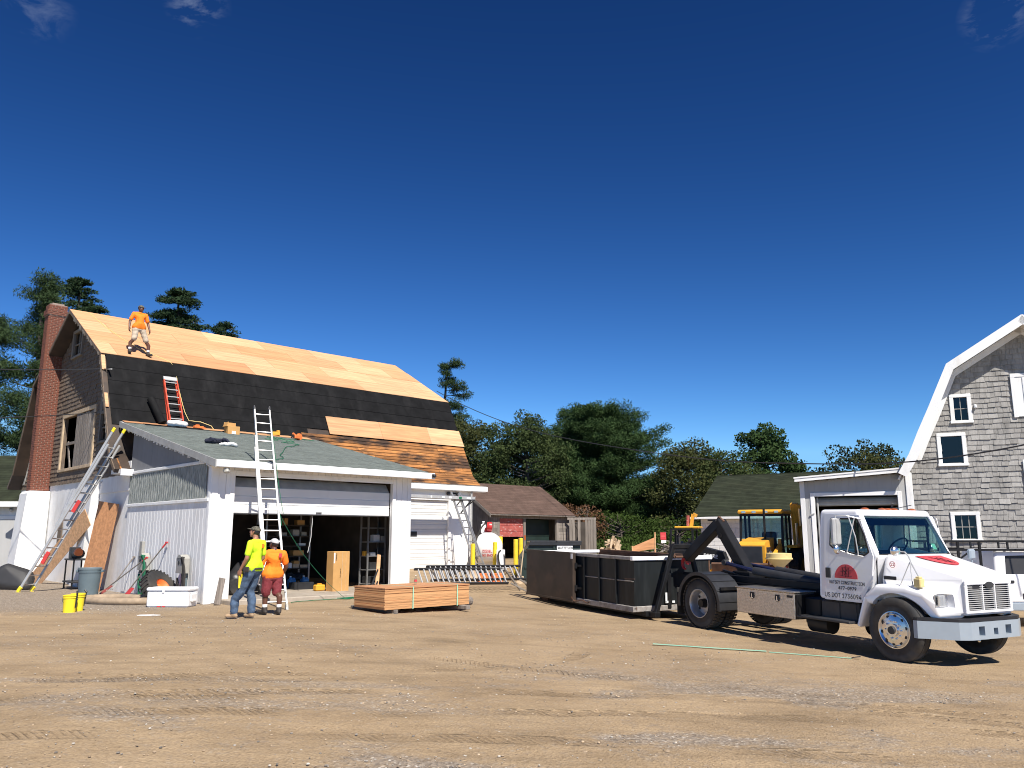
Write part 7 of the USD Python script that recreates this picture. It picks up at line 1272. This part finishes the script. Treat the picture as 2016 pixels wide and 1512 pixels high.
for y in (.05, 1.8):
    rk_.bar((-.3, y, 1.78), (3.6, y, 1.78), .06, .05).bar((-.3, y, 1.98), (3.6, y, 1.98), .035, .035)
    for x in (.1, .75, 1.25): rk_.bar((x, y, 1.08), (x, y, 1.98), .05, .05)
    rk_.bar((.1, y, 1.55), (-.2, y, 1.77), .035, .035).bar((.75, y, 1.55), (1.05, y, 1.77), .035, .035).bar((.75, y, 1.55), (.45, y, 1.77), .035, .035)
    for x in (1.9, 2.6, 3.3): rk_.bar((x, y, 1.8), (x, y, 1.98), .04, .04)
for x in (.1, 1.25, 2.6): rk_.bar((x, .05, 1.78), (x, 1.8, 1.78), .05, .05)
part(pk, 'ladder_rack', rk_, K['black_paint'])

# ------------------------------------------------------------------ low building at the far left
lf = thing('low_building', 'low white building with dark green shingle roof behind the brick chimney', 'building', (-29, 35.2, .0))
part(lf, 'wall', M().box((0, 0, -.3), (8.9, .2, 3.05)).box((0, .2, -.3), (.2, 7, 3.05)), K['white_wall'])
part(lf, 'roof', M().prism(Polygon([(-.4, 3.0), (3.4, 5.3), (7.4, 3.0), (7.4, 3.1), (3.4, 5.38), (-.4, 3.08)]), 9.2, RG, (-.2, 0, 0)), K['green_shingle'])
n_ = 26
for k in range(n_):
    v0 = -.45 + k * 3.85 / n_; z0_ = 3.08 + (v0 + .4) * .605; part(lf, 'shingle_course', M().add([(-.2, v0, z0_), (9.0, v0, z0_), (9.0, v0, z0_ + .025), (-.2, v0, z0_ + .025), (-.2, v0 + .19, z0_ + .12), (9.0, v0 + .19, z0_ + .12)], [[0, 1, 2], [0, 2, 3], [3, 2, 5], [3, 5, 4]]), K['green_shingle'])
part(lf, 'eave_fascia', M().cbox((-.2, -.46, 2.86), (9.0, -.42, 3.08)), K['white_paint']); part(lf, 'door_frame', M().cbox((5.3, -.03, -.3), (5.42, .0, 2.4)).cbox((8.35, -.03, -.3), (8.5, .0, 2.5)).cbox((5.42, -.028, 2.35), (8.35, .0, 2.5)), K['white_paint']); part(lf, 'lamp', M().ball((7.6, -.1, 2.75), .08), K['clear_lens']); part(lf, 'overhead_door', M().cbox((5.42, -.02, -.3), (8.35, -.003, 2.35), .005), K['pale_grey_wall'])

# ------------------------------------------------------------------ debris, sign
db = np.random.default_rng(21); pl = M()
for k in range(120):
    x, y = db.normal(0, 1.9), db.normal(0, .5); z = max(.0, 1.0 * math.exp(-(x / 1.8) ** 2)) * db.random() + .05; d = _unit(db.normal(0, 1, 3) * [1, .6, .35]); pl.bar(np.array([x, y, z]) - d * .45, np.array([x, y, z]) + d * .45, .12, .03, (0, 0, 1))
solo('scrap_wood', pl, K['old_wood_grey'], 'long heap of broken grey boards along the weeds', 'debris', (8.3, 41.0, float(gz(7, 40.5))), 0, None, 'stuff')
pl = M()
for k in range(70):
    z = db.random() ** 1.4 * 1.05; x, y = db.normal(0, .30 * (1.15 - z * .8)), db.normal(0, .22); d = _unit(db.normal(0, 1, 3) * [.7, .5, 1.0]); l_ = db.uniform(.12, .32); pl.bar(np.array([x, y, z]) - d * l_, np.array([x, y, z]) + d * l_, db.uniform(.05, .16), db.uniform(.02, .06), (0, 1, 0))
solo('stump_pile', pl, K['pale_wood'], 'pale jagged heap of torn wood beside the plank wall', 'debris', (4.95, 40.6, float(gz(5, 40.6))), 0, None, 'stuff')
t = thing('broken_panel', 'orange-tan plywood panel propped up behind the container', 'plywood', (6.35, 39.6, float(gz(6.3, 39.6)))); part(t, 'sheet', M().add([(-.6, 0, .55), (.5, .1, .72), (.5, .1, 1.25), (-.62, .05, .80)], [[0, 1, 2], [0, 2, 3]]), K['ply2']); part(t, 'edge', M().bar((.5, .1, .5), (.52, .1, 1.5), .06, .06).bar((-.6, .02, .3), (-.6, .02, .85), .05, .05), K['ply1'])
sg = thing('stake_sign', 'small red sign on a stake among the weeds', 'sign', (7.35, 40.2, float(gz(7.3, 40.2)))); part(sg, 'board', M().cbox((-.14, -.012, 1.15), (.14, .0, 1.5), .01), K['red_decal']); part(sg, 'paper', M().box((-.11, -.016, 1.0), (.13, -.004, 1.13)), K['sticker']); part(sg, 'stake', M().bar((0, .01, 0), (0, .01, 1.5), .03, .03), K['steel_dark']); part(sg, 'print', M().box((-.1, -.016, 1.28), (.1, -.0135, 1.36)), K['ink_red'])
# ------------------------------------------------------------------ trees
def leaf_quads(rng, C, L, W, dirs=None, spread=1.0):
    """C centres, L length, W width: one rhombus per leaf"""
    n = len(C); d = rng.normal(0, 1, (n, 3)) * spread
    if dirs is not None: d = d + dirs
    d /= np.linalg.norm(d, axis=1, keepdims=True) + 1e-9; s = np.cross(d, rng.normal(0, 1, (n, 3))); s /= np.linalg.norm(s, axis=1, keepdims=True) + 1e-9
    l = L * rng.uniform(.7, 1.3, (n, 1)) / 2; w = W * rng.uniform(.7, 1.3, (n, 1)) / 2
    V = np.stack([C - d * l, C + s * w, C + d * l, C - s * w], 1).reshape(-1, 3); i = np.arange(n)[:, None] * 4
    return V, np.vstack([i + [0, 1, 2], i + [0, 2, 3]])
def tree_base(name, label, x, y, h, r0, lean=(0, 0), group=None, cat='tree', z=None):
    z = float(gz(x, y)) - .1 if z is None else z; t = thing(name, label, cat, (x, y, z), 0, group)
    k = np.linspace(0, 1, 9); P = np.stack([lean[0] * k ** 1.5 + .1 * np.sin(k * 5 + x), lean[1] * k + .1 * np.cos(k * 4 + y), h * k], 1)
    part(t, 'trunk', M().tube(P, r0 * (1 - .85 * k) + .01, 9), K['bark'], smooth=True); return t, P, z
def on_trunk(P, z): return np.array([np.interp(z, P[:, 2], P[:, i]) for i in range(3)])
def broad(name, label, x, y, h, rx, ry, base, seed, leaf='leaf_oak', nc=70, per=330, L=.15, W=.10, cr=(.55, .95), gap=.0, lean=(0, 0), group='trees behind the yard', top=1.0, lumps=.35):
    rng = np.random.default_rng(seed); t, P, _ = tree_base(name, label, x, y, h * .9, .05 + h * .016, lean, group); zc, rz_ = (h + base) / 2, (h - base) / 2; C = []
    while len(C) < nc:
        p = rng.normal(0, 1, 3); p /= np.linalg.norm(p); q = p * rng.uniform(.45, 1.0) ** .5; n_ = meshkit.fbm(np.array([p * 1.7 + seed]), 3, seed)[0]
        q = q * (1 - lumps + 2 * lumps * n_); c = np.array([q[0] * rx, q[1] * ry, zc + q[2] * rz_]); taper = 1 - .35 * max(0, q[2]) * top
        c[0] *= taper; c[1] *= taper; C.append(c)
    br = M(); V, F, o = [], [], 0
    for c in C:
        a = on_trunk(P, max(base * .5, min(c[2] - .25 * np.hypot(c[0], c[1]) - .3, h * .8))); m_ = (a + c) / 2 + [0, 0, -.12 * np.linalg.norm(c - a) + .1]; br.tube(spl([a, m_, c], 5), [.05, .04, .03, .02, .01], 4, False)
        r = rng.uniform(*cr); n = int(per * r); u = rng.normal(0, 1, (n, 3)); u /= np.linalg.norm(u, axis=1, keepdims=True); u *= rng.uniform(.25, 1, (n, 1)) ** .6
        q = c + u * [r, r, r * .72]; v, f = leaf_quads(rng, q, L, W, u * .5); V.append(v); F.append(f + o); o += len(v)
    part(t, 'branches', br, K['bark']); part(t, 'crown', (np.vstack(V), np.vstack(F)), K[leaf]); return t
def conifer(name, label, x, y, h, r, base, seed, leaf='leaf_spruce', whorls=24, per=9, droop=.25, L=.16, W=.045, dens=230, shape=1.0, flat=.35, lean=(0, 0), irregular=.25, group='trees behind the yard', tuft=.42, up=.0):
    rng = np.random.default_rng(seed); t, P, _ = tree_base(name, label, x, y, h * .93, .05 + h * .014, lean, group); br = M(); V, F, o = [], [], 0
    for w in range(whorls):
        k = (w + rng.uniform(-.3, .3)) / whorls; z = base + (h - base) * k; R = r * (1 - k) ** shape + .18
        if shape <= .5: R = r * min(1, math.sqrt(max(0, 1 - (max(0, k - .25) / .78) ** 2)) * (.75 + .25 * min(1, k / .25))) + .2
        for b in range(max(3, int(per * (.5 + .5 * (R / r))))):
            a = rng.uniform(0, 2 * math.pi); ln = R * rng.uniform(1 - irregular * 1.6, 1 + irregular * .45); p0 = on_trunk(P, min(z, h * .98)); d = np.array([math.cos(a), math.sin(a), 0])
            tip = p0 + d * ln + [0, 0, -droop * ln + up * ln]; mid = p0 + d * ln * .5 + [0, 0, (up - droop) * ln * .3 + .05]
            br.tube([p0, mid, tip], [.035 * R / r + .012, .02, .006], 4, False)
            m = max(1, int(ln / .36)); sd = np.array([-d[1], d[0], 0])
            for s in range(m):
                q = .25 + .75 * (s + rng.uniform(0, 1)) / m; c = p0 + (tip - p0) * q + sd * rng.normal(0, .13 * ln * (1 - .4 * q)) + [0, 0, rng.normal(0, .06)]
                n = int(dens * tuft * rng.uniform(.7, 1.3)); u = rng.normal(0, 1, (n, 3)); u /= np.linalg.norm(u, axis=1, keepdims=True); u *= rng.uniform(.1, 1, (n, 1)) ** .6; cc = c + u * [tuft, tuft, tuft * flat]
                v, f = leaf_quads(rng, cc, L, W, u * .8 + d * .7 + [0, 0, .3]); V.append(v); F.append(f + o); o += len(v)
    part(t, 'branches', br, K['bark']); part(t, 'crown', (np.vstack(V), np.vstack(F)), K[leaf]); return t
def pine(name, label, x, y, h, r, seed, limbs=26, base=.35, dens=300, clump=(.55, 1.0), L=.22, W=.04, leaf='leaf_pine', lean=(0, 0), rise=.25, side=0., group='trees behind the yard', topw=1.0):
    """open pine: bare crooked limbs carrying flat tufted clumps"""
    rng = np.random.default_rng(seed); t, P, _ = tree_base(name, label, x, y, h * .97, .06 + h * .014, lean, group); br = M(); V, F, o = [], [], 0
    for i in range(limbs):
        k = base + (1 - base) * (i + rng.uniform(0, 1)) / limbs; p0 = on_trunk(P, h * k * .97); a = rng.uniform(0, 2 * math.pi)
        ln = r * (1.05 - .75 * max(0, (k - .55) / .45) * topw) * rng.uniform(.6, 1.1); d = np.array([math.cos(a) + side, math.sin(a), 0]); tip = p0 + d * ln + [0, 0, ln * rise * rng.uniform(.3, 1.6)]
        kink = p0 + d * ln * .55 + [rng.normal(0, .12), rng.normal(0, .12), ln * rise * .2]; br.tube(spl([p0, kink, tip], 7), np.linspace(.07 * (1.2 - k), .015, 7), 5, False)
        for s in range(rng.integers(4, 8)):
            q = rng.uniform(.45, 1.05); c = p0 + (tip - p0) * q + rng.normal(0, 1, 3) * [.24 * ln, .24 * ln, .10 * ln]; br.tube([p0 + (tip - p0) * max(0, q - .25), c], [.018, .008], 4, False); R = rng.uniform(*clump)
            n = int(dens * R); u = rng.normal(0, 1, (n, 3)); u /= np.linalg.norm(u, axis=1, keepdims=True); u *= rng.uniform(.1, 1, (n, 1)) ** .55; cc = c + u * [R, R, R * .6]
            v, f = leaf_quads(rng, cc, L, W, u * .6 + [0, 0, .55]); V.append(v); F.append(f + o); o += len(v)
    part(t, 'branches', br, K['bark']); part(t, 'crown', (np.vstack(V), np.vstack(F)), K[leaf]); return t
def at(px, y): return (px - 1008) / 1600 * y * 1.0          # x at depth y near the skyline
pine('pine_tree', 'tall open pine with bare lower limbs at the far left edge', -25.6, 43., 15.6, 2.2, 41, limbs=48, base=.20, side=.0, rise=.5, clump=(.45, .85))
pine('pine_tree', 'leaning pine stem between the left-edge pine and the chimney', -24.0, 45.5, 14.2, 1.6, 42, limbs=30, base=.25, rise=.45, clump=(.4, .75))
pine('pine_tree', 'pine half cut off by the left edge, lower than its neighbour', -28.6, 43., 13.5, 2.2, 43, limbs=36, base=.18, rise=.45, clump=(.45, .85))
conifer('spruce_tree', 'dark spruce standing behind the top of the chimney', -27.65, 50., 18.9, 3.6, 4., 51, shape=.72, whorls=34, L=.24, W=.07, dens=150, tuft=.5)
conifer('spruce_tree', 'broad dark spruce rising above the ridge right of the person on the roof', -21.3, 50., 18.2, 5.0, 4., 52, shape=.72, whorls=36, L=.24, W=.07, dens=150, tuft=.5)
conifer('spruce_tree', 'small spruce tip showing over the ridge, rightmost of the three', -18.05, 50., 15.9, 2.4, 6., 53, shape=.75, whorls=24, L=.22, W=.06, dens=150, tuft=.42)
conifer('spruce_tree', 'thin spruce tip just right of the spruce behind the chimney', -26.3, 50., 17.0, 2.0, 8., 54, shape=.75, whorls=22, L=.22, W=.06, dens=150, tuft=.4)
pine('pine_tree', 'slim leaning pine behind the right end of the barn roof', -4.75, 55., 12.9, 1.9, 44, limbs=30, base=.25, side=.35, rise=.12, lean=(.3, 0), clump=(.28, .55), dens=420, L=.16, W=.035)
broad('oak_tree', 'mid-green tree below the slim pine behind the barn', -2.9, 52., 8.6, 2.2, 2.2, 1.0, 61, 'leaf_olive', nc=70)
broad('oak_tree', 'rounded olive-green tree left of the great pine', 1.0, 49., 8.6, 2.2, 2.2, 1.0, 62, 'leaf_oak', nc=90)
broad('oak_tree', 'low grey-green tree over the brown shed roof', -1.0, 50., 7.0, 1.9, 2., .6, 63, 'leaf_oak', nc=60)
conifer('white_pine', 'great dense dark green pine in the middle of the skyline', 5.7, 54., 9.6, 5.0, .6, 71, 'leaf_white_pine', whorls=26, per=15, droop=.08, L=.22, W=.045, dens=260, shape=.5, flat=.8, irregular=.34, tuft=.50, up=.3)
broad('oak_tree', 'olive tree right of the great pine', 10.6, 50., 7.6, 2.5, 2.2, .6, 64, 'leaf_olive', nc=90)
broad('oak_tree', 'lower olive tree beside the green roof', 12.9, 50., 7.4, 2.5, 2.2, .6, 65, 'leaf_oak', nc=70)
broad('maple_tree', 'dense maple rising behind the green roof', 17.3, 56., 10.0, 2.9, 2.5, 1.5, 66, 'leaf_maple', nc=110, per=260, L=.20, W=.14, top=1.3)
broad('fruit_tree', 'sparse dark tree behind the garage wing roof', 22.5, 52., 8.4, 3.9, 2.5, 2.0, 67, 'leaf_dark', nc=95, per=110, L=.20, W=.13, cr=(.5, .8), lumps=.45)
broad('fruit_tree', 'low olive-brown tree under the sparse dark one', 22.0, 50., 7.0, 2.6, 2., .8, 68, 'leaf_olive', nc=60)
for k, (x, y, h, r, lf_, lb) in enumerate(((3.6, 45.5, 2.9, 1.4, 'leaf_brown', 'reddish-brown bush at the right end of the brown shed roof'), (6.0, 46, 2.6, 2.2, 'leaf_brush', 'bright green bush under the great pine, behind the root heap'), (9.4, 46.5, 2.4, 2.2, 'leaf_brush', 'bright green bush behind the red stake sign'), (12.0, 48, 4.5, 2.2, 'leaf_olive', 'olive thicket at the left end of the green roof'), (-.4, 46.5, 3.6, 2.6, 'leaf_oak', 'dark thicket showing over the ridge of the brown shed'))): broad('bush', lb, x, y, h, r, 1.3, .1, 80 + k, lf_, nc=60, per=160, L=.17, W=.07, cr=(.4, .6), top=.2)
rng = np.random.default_rng(91); n = 26000
bx_ = rng.uniform(2.9, 16, n); by_ = 42.2 + rng.random(n) ** 1.3 * 7; hh = (.25 + .75 * meshkit.fbm(np.stack([bx_ * .5, by_ * .6, 0 * bx_], 1), 3, 4)) * 1.5 * sm((by_ - 41.8) / 2.5)
v, f = leaf_quads(rng, np.stack([bx_, by_, gz(bx_, by_) + hh * rng.uniform(.2, 1, n)], 1), .26, .06, np.tile([0, 0, 1.2], (n, 1))); solo('undergrowth', (v, f), K['leaf_brush'], 'rank green weeds along the back of the yard', 'weeds', kind='stuff')
n = 5000; bx_ = rng.uniform(-1.6, 6.0, n); by_ = rng.uniform(38.5, 42.5, n); keep = (bx_ > 3.0) | (by_ < 39.5); bx_, by_ = bx_[keep], by_[keep]
# wood line that closes the horizon
rng = np.random.default_rng(95); V, F, o = [], [], 0
for x in np.arange(-150, 190, 2.6):
    y = 95 + 12 * rng.random(); h = rng.uniform(4.5, 7.5) if -10 < x < 60 else rng.uniform(5, 9)
    for c in range(9):
        ce = np.array([x + rng.normal(0, 1.5), y + rng.normal(0, 1.2), rng.uniform(.8, h)]); u = rng.normal(0, 1, (85, 3)); u /= np.linalg.norm(u, axis=1, keepdims=True); u *= rng.uniform(.3, 1, (85, 1)); v, f = leaf_quads(rng, ce + u * [1.5, 1.5, 1.2], .55, .35); V.append(v); F.append(f + o); o += len(v)
solo('far_wood', (np.vstack(V), np.vstack(F)), K['leaf_oak'], 'distant belt of woodland closing the horizon', 'woodland', kind='stuff')

# ------------------------------------------------------------------ overhead wires
def wire(label, pts, r=.018, n=40): solo('overhead_wire', M().tube(spl(pts, n), r, 5), K['cable'], label, 'wire', group='overhead wires')
def D(px, py, y):
    a, d = (px - 1008) / 1600, (py - 756) / 1600; c, s = math.cos(PITCH), math.sin(PITCH); k = y / (c + d * s); return (a * k, y, EYE + (s - d * c) * k)
wire('overhead wire sagging from behind the barn across the yard to the shingled barn', [D(860, 770, 47), D(1000, 833, 43), D(1140, 868, 39.5), D(1300, 893, 34.5), D(1440, 908, 30.8), D(1600, 913, 27), D(1780, 910, 23.4), D(2016, 876, 19.5), D(2300, 800, 16.5)], .02, 60)
b1, b2 = bw(-.33, 7.7, 6.98), bw(-.12, 9.3, 5.75)
wire('upper of two wires running from the left edge to the barn gable', [(-33, 26, 8.2), (-22, 26.5, 7.3), tuple(b1)], .016, 24)
wire('lower of two wires running from the left edge to the barn gable', [(-33, 27, 6.2), (-22, 27.3, 5.6), tuple(b2)], .016, 24)
